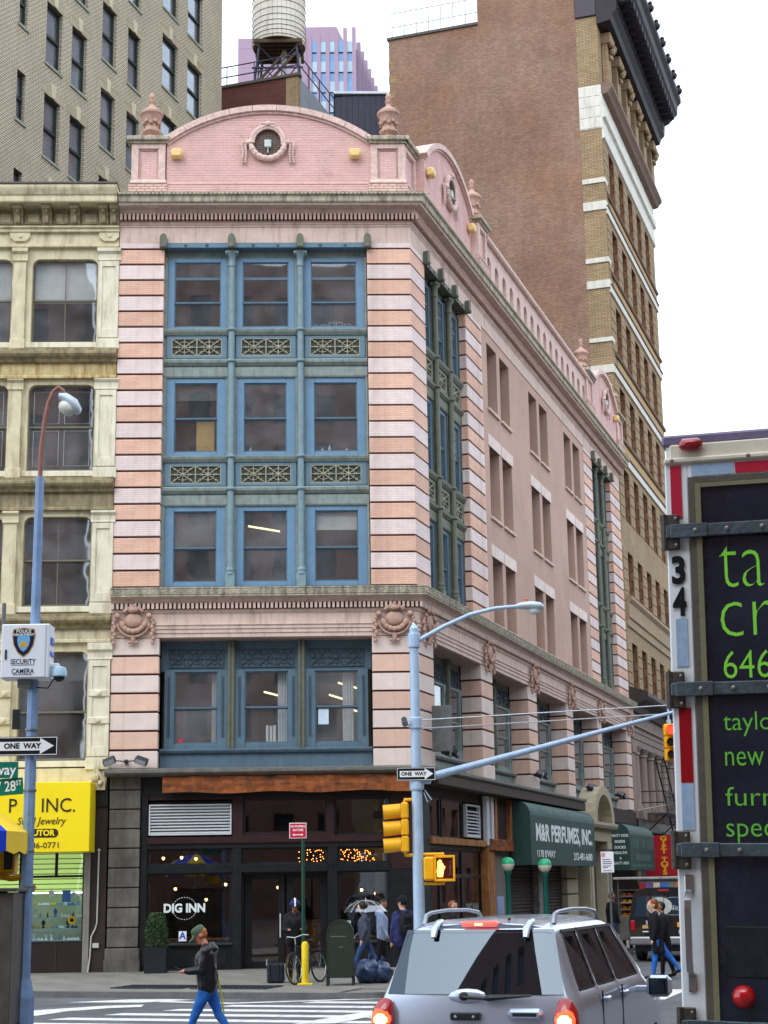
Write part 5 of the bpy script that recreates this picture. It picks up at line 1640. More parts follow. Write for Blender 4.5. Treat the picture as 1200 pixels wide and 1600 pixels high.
# lower storeys: ornamental band, dark cornice, columns
ob('frieze', MB().extr([(0, 13.6), (-.08, 13.65), (-.08, 14.0), (-.16, 14.05), (-.16, 14.7), (-.3, 14.85), (-.3, 15.0), (0, 15.1)], V0 + .3, V1), PM('frieze_stone', C(160, 140, 112), .85, var=.35, vs=9, streak=.4, bump=.6, bs=14), rt, SD)
pkst = PM('pinkish_grey_stone', C(150, 132, 124), .85, var=.12, streak=.5, dirt=C(84, 72, 68), bump=.15)
ob('cornice_low', MB().extr([(.2, 9.6), (-.2, 9.7), (-.3, 10.0), (-.75, 10.2), (-.85, 10.35), (-.85, 10.55), (.2, 10.9)], V0 + .1, 60), PM('dark_brown_metal', C(60, 50, 48), .6, streak=.4), rt, SD)
ob('entablature', MB().extr([(.3, 8.2), (-.02, 8.2), (-.02, 8.5), (-.06, 8.52), (-.06, 8.8), (-.1, 8.82), (-.1, 9.0), (-.2, 9.05), (-.2, 9.15), (-.05, 9.2), (-.05, 9.7), (.3, 9.7)], V0 + .1, 60), pkst, rt, SD)
ob('low_wall', MB().box(V0 + .05, 60, .5, .9, 0, 9.6), PM('dark_wall', C(52, 48, 46), .8), rt, SD)
cm = MB().lathe([(.3, 5.3), (.3, 5.5), (.24, 5.6), (.22, 7.8), (.28, 7.85), (.26, 7.95), (.36, 8.1), (.38, 8.2)], (0, .15, 0), 12).box(-.4, .4, -.25, .5, 4.9, 5.3, .02).mesh('column', 40)
cm.materials.append(pkst)
for i in range(9): ob('column', cm, None, rt, SD @ T(33.4 + i * 2.0 + .1, 0, 0))
ob('pilaster', MB().box(V0 + .1, V0 + .85, -.02, .4, 0, 8.2, .02).box(V0 + .05, V0 + .95, -.08, .4, 7.85, 8.2, .02), pkst, rt, SD)
ob('beam', MB().box(V0, 60, -.15, .4, 4.4, 4.95, .02), dark_wood, rt, SD)
# fire escape
fe = thing('fire_escape', 'black iron fire escape balcony with a slanting ladder on the columned storey', 'fire escape', SD @ T(34.0, 0, 5.2))
bi = PM('black_iron', (.02, .02, .022, 1), .6)
f = MB()
for i in range(9): f.box(0, 11, -1.1 + i * .13, -1.06 + i * .13, 0, .04)
ob('platform', f, bi, fe)
f = MB()
for z in (.5, 1.0): f.tube([(0, 0, z), (0, -1.1, z), (11, -1.1, z), (11, 0, z)], .025, 5)
for i in range(45): f.tube([(i * .25, -1.1, 0), (i * .25, -1.1, 1.0)], .012, 4)
ob('railing', f, bi, fe)
for x in (.5, 5.0): ob('brace', MB().tube([(x, 0, -.9), (x, -1.05, 0)], .03, 5), bi, fe)
f = MB()
for y in (-.55, -.95): f.tube([(1.0, y, 2.6), (6.0, y, -1.2)], .035, 5)
for i in range(14): f.tube([(1.1 + i * .36, -.55, 2.5 - i * .272), (1.1 + i * .36, -.95, 2.5 - i * .272)], .018, 4)
ob('ladder', f, bi, fe)
tag(ob('stay_cable', MB().tube([SD @ Vector((32.4, -.05, 5.3)), SD @ Vector((46, -2.5, 6.6))], .02, 5), PM('pale_cable', C(170, 170, 165), .5)), 'thin pale stay running out from the pinkish pilaster', 'cable')
# gift shop sign beyond
gs = thing('red_shop_sign', 'tall red banner sign with yellow gift shop lettering past the green awnings', 'sign', frame(SD @ Vector((33.4, -.9, 2.42)), NS, V))
Mg = WM[gs.name]
redm = PM('red_banner', C(176, 24, 40), .5, var=.06)
ob('panel', MB().box(-.75, .75, 0, .08, 0, 1.78, .01), redm, gs)
for i, ch in enumerate('GIFT.TOYS'):
    text('lettering', ch, .28, PM('yellow_print', C(240, 180, 30), .5, var=0, bump=0), gs, Mg @ T(.1, -.006, 1.64 - i * .186), bold=.012, sx=1.5)
ob('side_panel', MB().box(.76, .8, .02, 3.0, -.1, 1.74), PM('faded_red_banner', C(170, 70, 84), .5), gs)
f = MB()
for i in range(6): f.box(.8, .806, .4 + .1 * (i % 2), .9, 1.4 - i * .26, 1.56 - i * .26)
ob('side_print', f, PM('yellow_print', C(240, 180, 30), .5), gs, Mg, kind='stuff')
# further street front beyond (closes the view)
fb = thing('far_street_building', 'dim brick building closing the side street beyond the fire escape', 'building', SD @ T(60.2, 0, 0))
f = wall_holes(MB(), 60.2, 110, 0, 26, [(62 + i * 3, 63.4 + i * 3, 6 + j * 4, 8.4 + j * 4) for i in range(15) for j in range(5)], 0, .3)
f.add([(60.2, 0, 0), (60.2, 14, 0), (60.2, 14, 26), (60.2, 0, 26)], [(0, 1, 2, 3)])
ob('wall', f, redbr, fb, SD)
ob('window_panes', MB().box(60.4, 110, .32, .34, 4, 26), car_glass('dark_far_glass', (.02, .025, .03, 1), .05), fb, SD)

# ================================================================ roofscape behind the pink parapet
dwr = BR('deep_red_brick', C(112, 68, 60), C(98, 60, 54), C(84, 62, 56), .24, .085, .012, .5, .4, C(60, 44, 40), .2, .6, .9)
D1 = 88.0
bR, bL, bT = px(466, 118, D1), px(346, 142, D1 - 4), px(466, 118, D1)
rb_ = thing('rooftop_bulkhead', 'dark red brick bulkhead with a grey side wall carrying the water tank', 'building', frame(Vector((bR.x, bR.y, 0)), NS, V))
MR = WM[rb_.name]
ob('wall', MB().box(-9, -.7, 0, 9, 20, bR.z - .0), dwr, rb_, MR)
ob('corner_wall', MB().box(-.7, 0, 0, .3, 20, bR.z), ochre, rb_, MR)
ob('side_wall', MB().box(-.3, 0, .3, 14, 20, bR.z), PM('grey_render_side', C(150, 158, 168), .8, streak=.4), rb_, MR)
ob('coping', MB().box(-9.1, .1, -.1, .3, bR.z, bR.z + .15), PM('dark_flashing', C(92, 86, 80), .7), rb_, MR)
rl = PM('dark_steel', C(52, 56, 70), .5, .4)
f = MB()
for i in range(8): f.tube([(0, i * 1.6, bR.z), (0, i * 1.6, bR.z + 1.3)], .04, 5)
for z in (.7, 1.3): f.tube([(-9, .1, bR.z + z), (0, .1, bR.z + z), (0, 12, bR.z + z)], .04, 5)
for i in range(6): f.tube([(-9 + i * 1.6, .1, bR.z), (-9 + i * 1.6, .1, bR.z + 1.3)], .03, 5)
ob('railing', f, rl, rb_, MR)
# water tank
tc_ = px(436, 76, D1 + 4)
tk = thing('water_tank', 'pale wooden water tank with hoops on a dark steel frame above the roofs', 'water tank', T(tc_.x, tc_.y, tc_.z))
rT = 1.48
zt0 = 0.0
wood = PM('pale_tank_wood', C(228, 224, 210), .85, var=.12, vs=1.5, streak=.5, dirt=C(150, 135, 110), ss=(6, 6, .5), bump=.3, bs=18)
for i in range(36):                       # staves
    a0, a1 = R(10 * i), R(10 * i + 9.4)
    p0, p1 = (math.cos(a0) * rT, math.sin(a0) * rT), (math.cos(a1) * rT, math.sin(a1) * rT)
    ob('stave', MB().prism([p0, p1, (p1[0] * .95, p1[1] * .95), (p0[0] * .95, p0[1] * .95)], 0, 4.2), wood, tk)
hp = MB().lathe([(rT + .005, -.02), (rT + .03, 0), (rT + .005, .02), (rT - .02, 0)], (0, 0, 0), 36).mesh('hoop')
hp.materials.append(PM('dark_hoop', C(96, 92, 84), .6))
for z in (.15, .42, .7, 1.0, 1.35, 1.75, 2.2, 2.7, 3.3): ob('hoop', hp, None, tk, T(tc_.x, tc_.y, tc_.z + z))
ob('tank_floor', MB().lathe([(rT * .97, -.05), (rT * .97, .05)], (0, 0, 0), 30), PM('dark_timber', C(84, 68, 52), .8, var=.2), tk)
ob('tank_cap', MB().lathe([(rT + .1, 4.2), (.05, 5.4)], (0, 0, 0), 30), PM('tank_cap', C(150, 140, 126), .8), tk)
for i in range(7): ob('joist', MB().box(-1.35, 1.35, -1.2 + i * .4 - .06, -1.2 + i * .4 + .06, -.28, -.06), PM('dark_timber', C(84, 68, 52), .8), tk)
zb = bR.z - tc_.z
for sx in (-1, 1):
    for sy in (-1, 1):
        ob('leg', MB().tube([(sx * 1.0, sy * 1.0, -.25), (sx * 1.35, sy * 1.35, zb)], .07, 6), rl, tk)
for s_ in (-1, 1):
    ob('cross_brace', MB().tube([(-1.05, s_ * 1.05, -.4), (1.3, s_ * 1.3, zb + .2)], .035, 5).tube([(1.05, s_ * 1.05, -.4), (-1.3, s_ * 1.3, zb + .2)], .035, 5), rl, tk)
    ob('cross_brace', MB().tube([(s_ * 1.05, -1.05, -.4), (s_ * 1.3, 1.3, zb + .2)], .035, 5).tube([(s_ * 1.05, 1.05, -.4), (s_ * 1.3, -1.3, zb + .2)], .035, 5), rl, tk)
    ob('beam', MB().tube([(-1.4, s_ * 1.35, zb * .55), (1.4, s_ * 1.35, zb * .55)], .06, 4), rl, tk)
ob('riser_pipe', MB().tube([(.3, 0, -.1), (.3, 0, zb)], .14, 8), PM('white_pipe', C(215, 215, 220), .5), tk)
ob('riser_pipe', MB().tube([(1.1, .4, .1), (1.1, .4, zb + .2), (3.0, 4.0, zb - .2), (3.2, 4.4, zb - 2.5)], .1, 8), PM('white_pipe', C(215, 215, 220), .5), tk)
for sx in (-.6, .0): ob('stair_stringer', MB().tube([(1.0 + sx, -1.2, -.9), (-1.0 + sx, -1.3, zb + .1)], .09, 4), PM('dark_timber', C(84, 68, 52), .8), tk)
# dark metal shed
q = px(572, 150, 66)
sh = thing('dark_metal_shed', 'black sheet metal rooftop shed with a pale flashing beside the urn', 'shed', frame(Vector((q.x, q.y, 0)), U, IF))
dsm = PM('black_sheet_metal', C(44, 42, 56), .45, .3, var=.3, vs=3, streak=.5, dirt=C(20, 20, 24))
for i in range(9): ob('sheet', MB().box(-1.25 + i * .235, -1.25 + i * .235 + .225, -.01 * (i % 2), .3, 20, q.z - .05 + .012 * i), dsm, sh)
ob('flashing', MB().box(-1.3, .9, -.1, 3, q.z + .06, q.z + .16), PM('pale_flashing', C(196, 206, 214), .5), sh)
ob('end_wall', MB().add([(-1.32, -.05, 20), (-1.32, 4, 20), (-1.32, 4, q.z + 1.2), (-1.32, 2.2, q.z + 1.3), (-1.32, -.05, q.z + .1)], [(0, 1, 2, 3, 4)]), dsm, sh)
ob('gable_sheet', MB().add([(-1.3, .2, q.z), (-.4, .2, q.z + .1), (-1.28, 2.2, q.z + 1.3)], [(0, 1, 2)]), dsm, sh)
# pinkish granite tower far behind
DP = 235.0
pa, pb, pc = px(372, 60, DP), px(553, 60, DP), px(598, 108, DP + 26)
pt = thing('granite_tower', 'far pinkish granite office tower with blue window strips behind the water tank', 'building', T(pb.x, pb.y, 0))
gr_ = PM('pink_granite', C(156, 132, 152), .6, var=.06, vs=.1, bump=0)
bgl = PM('blue_curtain_glass', C(118, 158, 196), .12, .3, var=.2, vs=.15, bump=0, spec=.8)
pgl = PM('pale_curtain_glass', C(176, 204, 216), .12, .2, var=.15, vs=.15, bump=0, spec=.8)
xr = (pb - pa).xy.normalized()
Xp, Yp = Vector((1, 0, 0)), Vector((0, 1, 0))
MP = frame(Vector((pb.x, pb.y, 0)), Xp, Yp)
zt_ = px(553, 52, DP).z
wL = pb.x - pa.x
ob('wall', MB().box(-wL, -6.4, 0, 30, 60, zt_ - 0.5), gr_, pt, MP)
ob('wall', MB().prism([(-9.2, 4), (-2.6, 4), (.6, 18), (-9.2, 18)], 60, zt_ + 3.4), gr_, pt, MP)
ob('dome', MB().lathe([(4.2, 0), (3.9, 1.2), (2.8, 2.2), (1.2, 2.7), (.1, 2.8)], (-8.6, 9, zt_ + 2.2), 24), bgl, pt, MP, 40)
for i in range(8):
    z = zt_ - 2 - i * 3.0
    ob('joint_line', MB().box(-wL, -6.6, -.03, 0, z - .04, z + .04), PM('granite_joint', C(170, 148, 160), .6), pt, MP)
ob('core', MB().prism([(-6.4, .6), (-.2, .6), (4.2, 24), (-6.4, 24)], 60, zt_ - .8), bgl, pt, MP)
for i in range(6):
    x = -6.3 + i * 1.26
    ob('fin', MB().box(x - .28, x + .28, -.3, .8, 60, zt_ + .3 + i * .12), gr_, pt, MP)
    if i < 5:
        for j in range(9):
            ob('window_band', MB().box(x + .28, x + .98, .35, .62, zt_ - 2.6 - j * 3.1, zt_ - 1.0 - j * 3.1), pgl if (i + j) % 3 else bgl, pt, MP)
for i in range(9):
    t_ = (i + 1) / 9.0
    x, y = .1 + 4.3 * t_, .6 + 24 * t_
    ob('fin', MB().box(x - .3, x + .35, y - .5, y + .5, 60, zt_ + .2), gr_, pt, MP)

# ================================================================ across the street, behind the camera (seen only in glass)
opp = BR('opposite_brick', C(158, 116, 102), C(140, 104, 92), C(120, 100, 92), .24, .085, .012, .4, .3, C(64, 46, 40), .2, .3, .9)
for k, (cx_, cy_, w_, h_, lb) in enumerate(((1, -34, 36, 50, 'red brick loft building across the avenue'), (-32, -26, 28, 50, 'tall red brown brick tower across the avenue'), (34, -34, 28, 40, 'low brown brick warehouse across the avenue'))):
    ot = thing('opposite_building', lb, 'building', frame(Vector((cx_ + w_ / 2, cy_, 0)), Vector((-1, 0, 0)), Vector((0, -1, 0))))
    hs = [(1.5 + i * 3.2, 3.0 + i * 3.2, 5 + j * 4, 7.4 + j * 4) for i in range(int((w_ - 2) / 3.2)) for j in range(int((h_ - 6) / 4))]
    f = wall_holes(MB(), 0, w_, 0, h_, hs, 0, .3)
    f.add([(0, 0, h_), (w_, 0, h_), (w_, 15, h_), (0, 15, h_), (0, 0, 0), (w_, 0, 0), (0, 15, 0), (w_, 15, 0)], [(0, 1, 2, 3), (0, 3, 6, 4), (1, 2, 7, 5)])
    ob('wall', f, opp, ot)
    ob('window_panes', MB().box(.5, w_ - .5, .3, .32, 4, h_ - .5), car_glass('dark_far_glass', (.02, .025, .03, 1), .05), ot)

# row on the near right side of the side street, out of the frame
for k, (t0, t1, h_, lb) in enumerate(((-14, 22, 15, 'brown brick building on the near side of the side street'), (22, 190, 14, 'lower brick building further along the near side of the side street'))):
    o_ = NS * 6.5 + V * t1
    ot = thing('opposite_building', lb, 'building', frame(Vector((o_.x, o_.y, 0)), -V, NS))
    w_ = t1 - t0
    hs = [(1.5 + i * 3.2, 3.0 + i * 3.2, 1 + j * 4, 3.4 + j * 4) for i in range(int((w_ - 2) / 3.2)) for j in range(int((h_ - 2) / 4))]
    f = wall_holes(MB(), 0, w_, 0, h_, hs, 0, .3)
    f.add([(0, 0, h_), (w_, 0, h_), (w_, 15, h_), (0, 15, h_), (0, 0, 0), (w_, 0, 0), (0, 15, 0), (w_, 15, 0)], [(0, 1, 2, 3), (0, 3, 6, 4), (1, 2, 7, 5)])
    ob('wall', f, ochre if k == 0 else opp, ot)
    ob('window_panes', MB().box(.5, w_ - .5, .3, .32, 1, h_ - .5), car_glass('dark_far_glass', (.02, .025, .03, 1), .05), ot)
# ================================================================ street furniture
def pxY(x, y, Y):
    d = px(x, y, 1.0) - Vector((0, 0, 2.15))
    return Vector((0, 0, 2.15)) + d * (Y / d.y)


galv = PM('galvanised_steel', C(172, 196, 220), .45, .2, var=.1, vs=4, streak=.35, dirt=C(104, 118, 130), bump=.06)
galv_d = PM('dull_blue_pole_paint', C(124, 152, 190), .45, .15, var=.15, vs=6, streak=.45, dirt=C(120, 120, 122), bump=.08, ss=(6, 6, 2))
sig_y = PM('signal_yellow', C(240, 176, 24), .45, var=.08, vs=5, streak=.2, dirt=C(150, 100, 20), bump=.04)
blk = PM('matt_black', (.02, .02, .022, 1), .5, bump=0)
sgn_w = PM('sign_white', C(236, 238, 240), .4, var=.03, bump=0)
sgn_b = PM('sign_black', C(20, 22, 26), .4, var=.03, bump=0)
sgn_g = PM('sign_green', C(8, 112, 92), .4, var=.05, bump=0)
sgn_r = PM('sign_red', C(206, 36, 66), .4, var=.05, bump=0)


def one_way(lab, M, w, h):
    s_ = thing('one_way_sign', lab, 'sign', M)
    ob('plate', MB().box(-w / 2, w / 2, 0, .012, -h / 2, h / 2, .004), sgn_b, s_, M)
    f = MB()
    b = h * .035
    framebox(f, -w / 2 + b, w / 2 - b, -h / 2 + b, h / 2 - b, -w / 2 + b * 2, w / 2 - b * 2, -h / 2 + b * 2, h / 2 - b * 2, -.003, 0)
    ob('border', f, sgn_w, s_, M)
    a = w * .42
    ob('arrow', MB().plate([(-a, -h * .23), (w * .22, -h * .23), (w * .22, -h * .42), (w * .44, 0), (w * .22, h * .42), (w * .22, h * .23), (-a, h * .23)], -.004, -.0), sgn_w, s_, M)
    text('lettering', 'ONE  WAY', h * .38, sgn_b, s_, M @ T(-w * .06, -.006, 0), bold=.004, sx=1.02, ext=.001)
    return s_


# ---- mast arm pole at the corner
PY = 34.4
pb_ = pxY(655, 1430, PY)
pX = pb_.x
q_ = lambda x, y: pxY(x, y, PY)
mp = thing('mast_arm_pole', 'galvanised street pole with a curved lamp arm and a long guyed signal arm', 'pole', T(pX, PY, PZ))
zt_ = q_(646, 985).z
ob('shaft', MB().tube([(0, 0, 0), (0, 0, 2.2), (0, 0, zt_ - PZ)], [.125, .115, .095], 12), galv, mp, smooth=40)
ob('base', MB().lathe([(.2, 0), (.2, .5), (.14, .62), (.12, .64)], (0, 0, 0), 12), galv, mp, smooth=40)
ob('finial', MB().lathe([(.1, 0), (.1, .04), (.06, .1), (.02, .16)], (0, 0, zt_ - PZ), 12), galv, mp)
a0, a1, a2 = q_(655, 1000), q_(735, 960), q_(812, 947)
loc = lambda v: (v.x - pX, v.y - PY, v.z - PZ)
ob('lamp_arm', MB().tube([loc(a0), (loc(a0)[0] * .5 + loc(a1)[0] * .5, 0, loc(a0)[2] * .45 + loc(a1)[2] * .55), loc(a1), (loc(a1)[0] * .5 + loc(a2)[0] * .5, 0, loc(a2)[2] - .04), loc(a2)], [.05, .048, .045, .042, .04], 10), galv, mp, smooth=50)
ob('arm_bracket', MB().lathe([(.125, -.14), (.13, -.1), (.13, .14), (.125, .16)], (0, 0, loc(a0)[2] - .02), 12), galv, mp)
lx, ly, lz = loc(q_(808, 948))
f = MB()
for i, (dx, r, h) in enumerate(((0, .06, .05), (.15, .1, .08), (.35, .12, .09), (.5, .11, .08), (.56, .04, .04))): pass
lh_ = ob('lamp_head', MB().tube([(lx - .05, 0, lz), (lx + .08, 0, lz + .02), (lx + .3, 0, lz + .02), (lx + .48, 0, lz), (lx + .56, 0, lz - .02)], [.05, .1, .13, .12, .05], 12, sq=(1.2, .75)), PM('pale_lamp_housing', C(190, 205, 215), .4, .2), mp, smooth=50)
ob('lamp_lens', MB().ball((lx + .36, 0, lz - .08), .12, (1.1, .8, .8), 12, 7), PM('frosted_lens', C(215, 225, 225), .2), lh_, smooth=60)
ob('photocell', MB().lathe([(.04, 0), (.04, .06), (.02, .08)], (lx + .2, 0, lz + .1), 8), PM('orange_cell', C(190, 110, 80), .5), lh_)
# guyed arm towards the far side of the side street
s0 = Vector(loc(q_(668, 1215)))
e_ = px(1062, 1110, 45.0)
e1_ = Vector((e_.x - pX, e_.y - PY, e_.z - PZ))
s0.y = 0
ob('signal_arm', MB().tube([s0 + (e1_ - s0) * t for t in (0, .25, .5, .75, 1.0, 1.12)], [.085, .075, .065, .055, .045, .04], 10), galv, mp, smooth=50)
ob('arm_clamp', MB().lathe([(.14, -.2), (.15, -.16), (.15, .16), (.14, .2)], (0, 0, s0.z - .05), 12).box(.05, .3, -.06, .06, s0.z - .13, s0.z + .02, .02).tube([(.16, 0, s0.z - .25), (.3, 0, s0.z - .45), (.22, 0, s0.z - .5), (.14, 0, s0.z - .3)], .012, 5), galv, mp)
gz = q_(650, 1130).z - PZ
for dz, off in ((0.06, 0), (-.12, .05)):
    ob('guy_wire', MB().tube([(-.3 if dz > 0 else 0, 0, gz + dz), (0, 0, gz + dz), s0 + (e1_ - s0) * (.98 - off) + Vector((0, 0, .12 + dz))], .014, 5), PM('bright_wire', C(205, 208, 212), .4, .3), mp)
ob('wire_clamp', MB().lathe([(.12, -.12), (.135, -.1), (.135, .1), (.12, .12)], (0, 0, gz), 12), galv, mp)
cam_ = thing('traffic_camera', 'small dark traffic camera clamped to the mast pole at the guy wires', 'camera', T(pX - .22, PY - .12, gz + PZ))
ob('housing', MB().tube([(0, .06, -.02), (-.02, -.14, .06)], .065, 10), PM('grey_camera', C(120, 124, 130), .4), cam_)
ob('lens', MB().tube([(-.02, -.135, .058), (-.022, -.15, .064)], .05, 10), blk, cam_)
ob('mount', MB().tube([(0, .05, 0), (.12, .1, -.06), (.22, .12, -.02)], .02, 6), galv, cam_)
ow = q_(650, 1210)
one_way('black and white one way sign strapped to the galvanised mast pole', T(ow.x + .0, PY - .16, ow.z, R(0)), .80, .27)
# vehicle signal seen from its side
sg = q_(622, 1293)
ts = thing('traffic_signal', 'yellow three lens traffic signal seen side on, hung on the mast pole', 'traffic light', T(sg.x, PY, sg.z))
for i in range(3):
    z = .34 - i * .34
    b = ob('section', MB().box(.06, .22, -.15, .15, z - .165, z + .165, .03), sig_y, ts)
    v = MB()
    v.tube([(.06, 0, z), (-.3, 0, z - .03)], [.145, .15], 14, False)
    v.tube([(.06, 0, z), (-.3, 0, z - .03)], [.135, .14], 14, False)
    v.tube([(-.295, 0, z - .03), (-.3, 0, z - .03)], [.14, .15], 14, False)
    ob('visor', v, sig_y, b, smooth=50)
    ob('lens', MB().tube([(.05, 0, z), (.03, 0, z)], .13, 12), blk, b)
for z in (.56, -.56):
    ob('bracket', MB().tube([(.14, 0, z * .9), (.14, 0, z), (pX - sg.x, 0, z)], .035, 8), sig_y, ts)
# pedestrian signal showing the hand
ps_ = q_(686, 1357)
pd = thing('pedestrian_signal', 'yellow pedestrian signal with a lit orange hand on the mast pole', 'traffic light', T(ps_.x, PY, ps_.z))
ob('body', MB().box(-.32, -.08, -.14, .2, -.24, .24, .04), sig_y, pd)
f = MB()
framebox(f, -.1, .32, -.26, .26, -.06, .28, -.21, .21, -.24, .1)
ob('case', f, sig_y, pd)
ob('face', MB().box(-.08, .3, -.17, -.15, -.24, .24), PM('maroon_face', C(70, 18, 16), .4, bump=0), pd)
hand = EM('lit_hand', (1, .36, .05, 1), 7)
h_ = MB()
h_.plate([(-.035, -.17), (.065, -.17), (.085, -.06), (.09, .02), (.075, .1), (.055, .1), (.05, .15), (.03, .16), (.025, .17), (.0, .17), (-.01, .15), (-.03, .14), (-.035, .02), (-.05, -.04)], -.18, -.172)
h_.plate([(.085, -.05), (.12, .03), (.105, .05), (.08, .0)], -.18, -.172)
ob('hand', h_, hand, pd)
w_ = MB().ball((.23, -.175, .12), .025, (1, .3, 1), 8, 5).tube([(.23, -.175, .08), (.225, -.175, -.03)], .02, 5).tube([(.225, -.175, -.03), (.2, -.175, -.15)], .014, 5).tube([(.225, -.175, -.03), (.26, -.175, -.15)], .014, 5).tube([(.23, -.175, .06), (.2, -.175, -.0)], .01, 5).tube([(.23, -.175, .06), (.265, -.175, .0)], .01, 5)
ob('walker', w_, PM('dim_walker', C(96, 52, 48), .5, bump=0), pd)
for z in (.29, -.3): ob('bracket', MB().tube([(.1, 0, z * .8), (.1, 0, z), (pX - ps_.x, 0, z)], .03, 8), sig_y, pd)
# far signal at the arm's end
fs_ = px(1047, 1160, 45.2)
fs = thing('traffic_signal', 'yellow traffic signal with its red lens lit, hanging from the guyed arm', 'traffic light', T(fs_.x, fs_.y, fs_.z))
for i in range(3):
    z = .34 - i * .34
    b = ob('section', MB().box(-.16, .18, -.06, .14, z - .165, z + .165, .03), sig_y, fs)
    ob('lens', MB().ball((.01, -.06, z), .115, (1, .3, 1), 14, 7), EM('lit_red', (1, .025, .015, 1), 4) if i == 0 else blk, b)
    v = MB()
    v.tube([(.01, -.06, z), (.01, -.22, z)], [.135, .135], 14, False)
    ob('visor', v, sig_y if i else sig_y, b)
ob('hanger', MB().tube([(0, .04, .5), (0, .04, .95)], .03, 8).box(-.06, .06, -.02, .1, .5, .62, .01), galv, fs)
# side-street name sign by the pole, edge on
tag(ob('hanging_sign', MB().box(0, .05, -.28, .28, -.62, .62, .01), PM('grey_sign', C(96, 100, 100), .5, var=.2, vs=6), None, SD @ T(.95, -.34, 6.3)), 'dim grey projecting sign on the side wall behind the mast pole', 'sign')

# ---- left pole with the police camera box
LY = 23.2
ql = lambda x, y: pxY(x, y, LY)
lb_ = ql(38, 1500)
lp = thing('street_lamp', 'blue painted street lamp pole with a rusty curved arm and hanging lamp', 'street lamp', T(lb_.x, LY, 0))
ll = lambda x, y: (ql(x, y).x - lb_.x, 0, ql(x, y).z)
lean = lambda z: (ll(67, 745)[0]) * z / ll(67, 745)[2] * 0 + 0
topx = ll(67, 745)
ob('shaft', MB().tube([(0, 0, 0), (0, 0, .9), (0, 0, 3.5), (0, 0, topx[2])], [.1, .09, .08, .062], 8), galv_d, lp)
ob('base', MB().lathe([(.16, 0), (.15, .75), (.11, .95), (.1, 1.0)], (0, 0, 0), 8), galv_d, lp)
dx = 0 - topx[0]
armp = [ll(x, y) for x, y in ((67, 745), (69, 700), (74, 660), (80, 630), (88, 612), (96, 605), (102, 610), (105, 618))]
ob('lamp_arm', MB().tube([(0, 0, topx[2] - .3)] + [(p[0] + dx, 0, p[2]) for p in armp], .035, 8), PM('rusty_arm', C(150, 104, 92), .6, .2, var=.25, vs=12), lp, smooth=60)
f = MB()
lq = ll(107, 628)
lm_ = T(lb_.x + lq[0] + dx, LY, lq[2]) @ Matrix.Rotation(R(38), 4, 'Y')
lh_ = ob('lamp_head', MB().tube([(-.14, 0, .02), (-.05, 0, .05), (.1, 0, .05), (.22, 0, .0), (.26, 0, -.03)], [.05, .09, .105, .09, .04], 12, sq=(1.1, .8)), PM('pale_lamp_housing', C(190, 205, 215), .4, .2), lp, lm_, smooth=50)
ob('lamp_lens', MB().ball((.08, 0, -.06), .12, (1.2, .95, .9), 12, 7), PM('clear_lens', C(210, 215, 200), .15), lh_, lm_, smooth=60)
for z in (ll(40, 1330)[2], ll(40, 1385)[2], ll(60, 1140)[2], ll(60, 1235)[2]):
    ob('band', MB().lathe([(.088, -.02), (.092, -.015), (.092, .015), (.088, .02)], (0, 0, z), 8), PM('steel_band', C(120, 130, 140), .4, .5), lp)
# police camera box
bc = ql(43, 1021)
pc_ = thing('police_camera_box', 'white police security camera cabinet with a shield emblem on the lamp pole', 'camera box', T(bc.x, LY - .25, bc.z))
hw, hh = (ql(78, 1021).x - ql(8, 1021).x) / 2, (ql(43, 979).z - ql(43, 1063).z) / 2
pw_ = PM('white_cabinet', C(226, 232, 240), .4, var=.03, vs=3, streak=.12, dirt=C(150, 150, 150), bump=0)
ob('cabinet', MB().box(-hw, hw + .04, 0, .34, -hh, hh, .012), pw_, pc_)
ob('door', MB().box(-hw + .01, hw - .01, -.02, 0, -hh + .01, hh - .01, .008), pw_, pc_)
ob('latch', MB().box(-hw + .06, -hw + .09, -.035, -.02, -.12, .02, .006), PM('dark_latch', C(50, 54, 60), .4), pc_)
sh_ = [(-.15, .31), (0, .33), (.15, .31), (.165, .22), (.14, .08), (.08, -.03), (0, -.09), (-.08, -.03), (-.14, .08), (-.165, .22)]
navy = PM('navy_print', C(24, 30, 60), .4, var=0, bump=0)
gold = PM('gold_print', C(206, 160, 70), .4, var=0, bump=0)
sky_p = PM('sky_print', C(110, 175, 220), .4, var=0, bump=0)
def scl(k, pts, cz=.12): return [(p[0] * k, (p[1] - cz) * k + cz) for p in pts]
em = ob('emblem', MB().plate(scl(1.0, sh_), -.026, -.021), gold, pc_)
ob('emblem_field', MB().plate(scl(.93, sh_), -.029, -.026), navy, em)
ob('emblem_centre', MB().plate(scl(.55, sh_, .08), -.031, -.029), sky_p, em)
ob('emblem_crest', MB().ball((0, -.03, .1), .045, (1, .12, .9), 10, 5).ball((-.035, -.03, .07), .03, (1, .15, 1), 8, 4).ball((.035, -.03, .07), .03, (1, .15, 1), 8, 4), gold, em)
text('lettering', 'POLICE', .065, sgn_w, em, T(bc.x, LY - .282, bc.z + .275), bold=.001, ext=.001)
text('lettering', 'DEPARTMENT', .048, sgn_w, em, T(bc.x, LY - .282, bc.z + .225), bold=.001, ext=.001)
text('lettering', 'SECURITY', .1, navy, pc_, T(bc.x, LY - .273, bc.z - .155), bold=.001, sx=.8, ext=.001)
text('lettering', 'CAMERA', .1, navy, pc_, T(bc.x, LY - .273, bc.z - .29), bold=.001, sx=.8, ext=.001)
for z, w in ((-.205, .2), (-.34, .17)): ob('underline', MB().box(-w * .8, w * .8, -.0225, -.02, z, z + .008), navy, pc_)
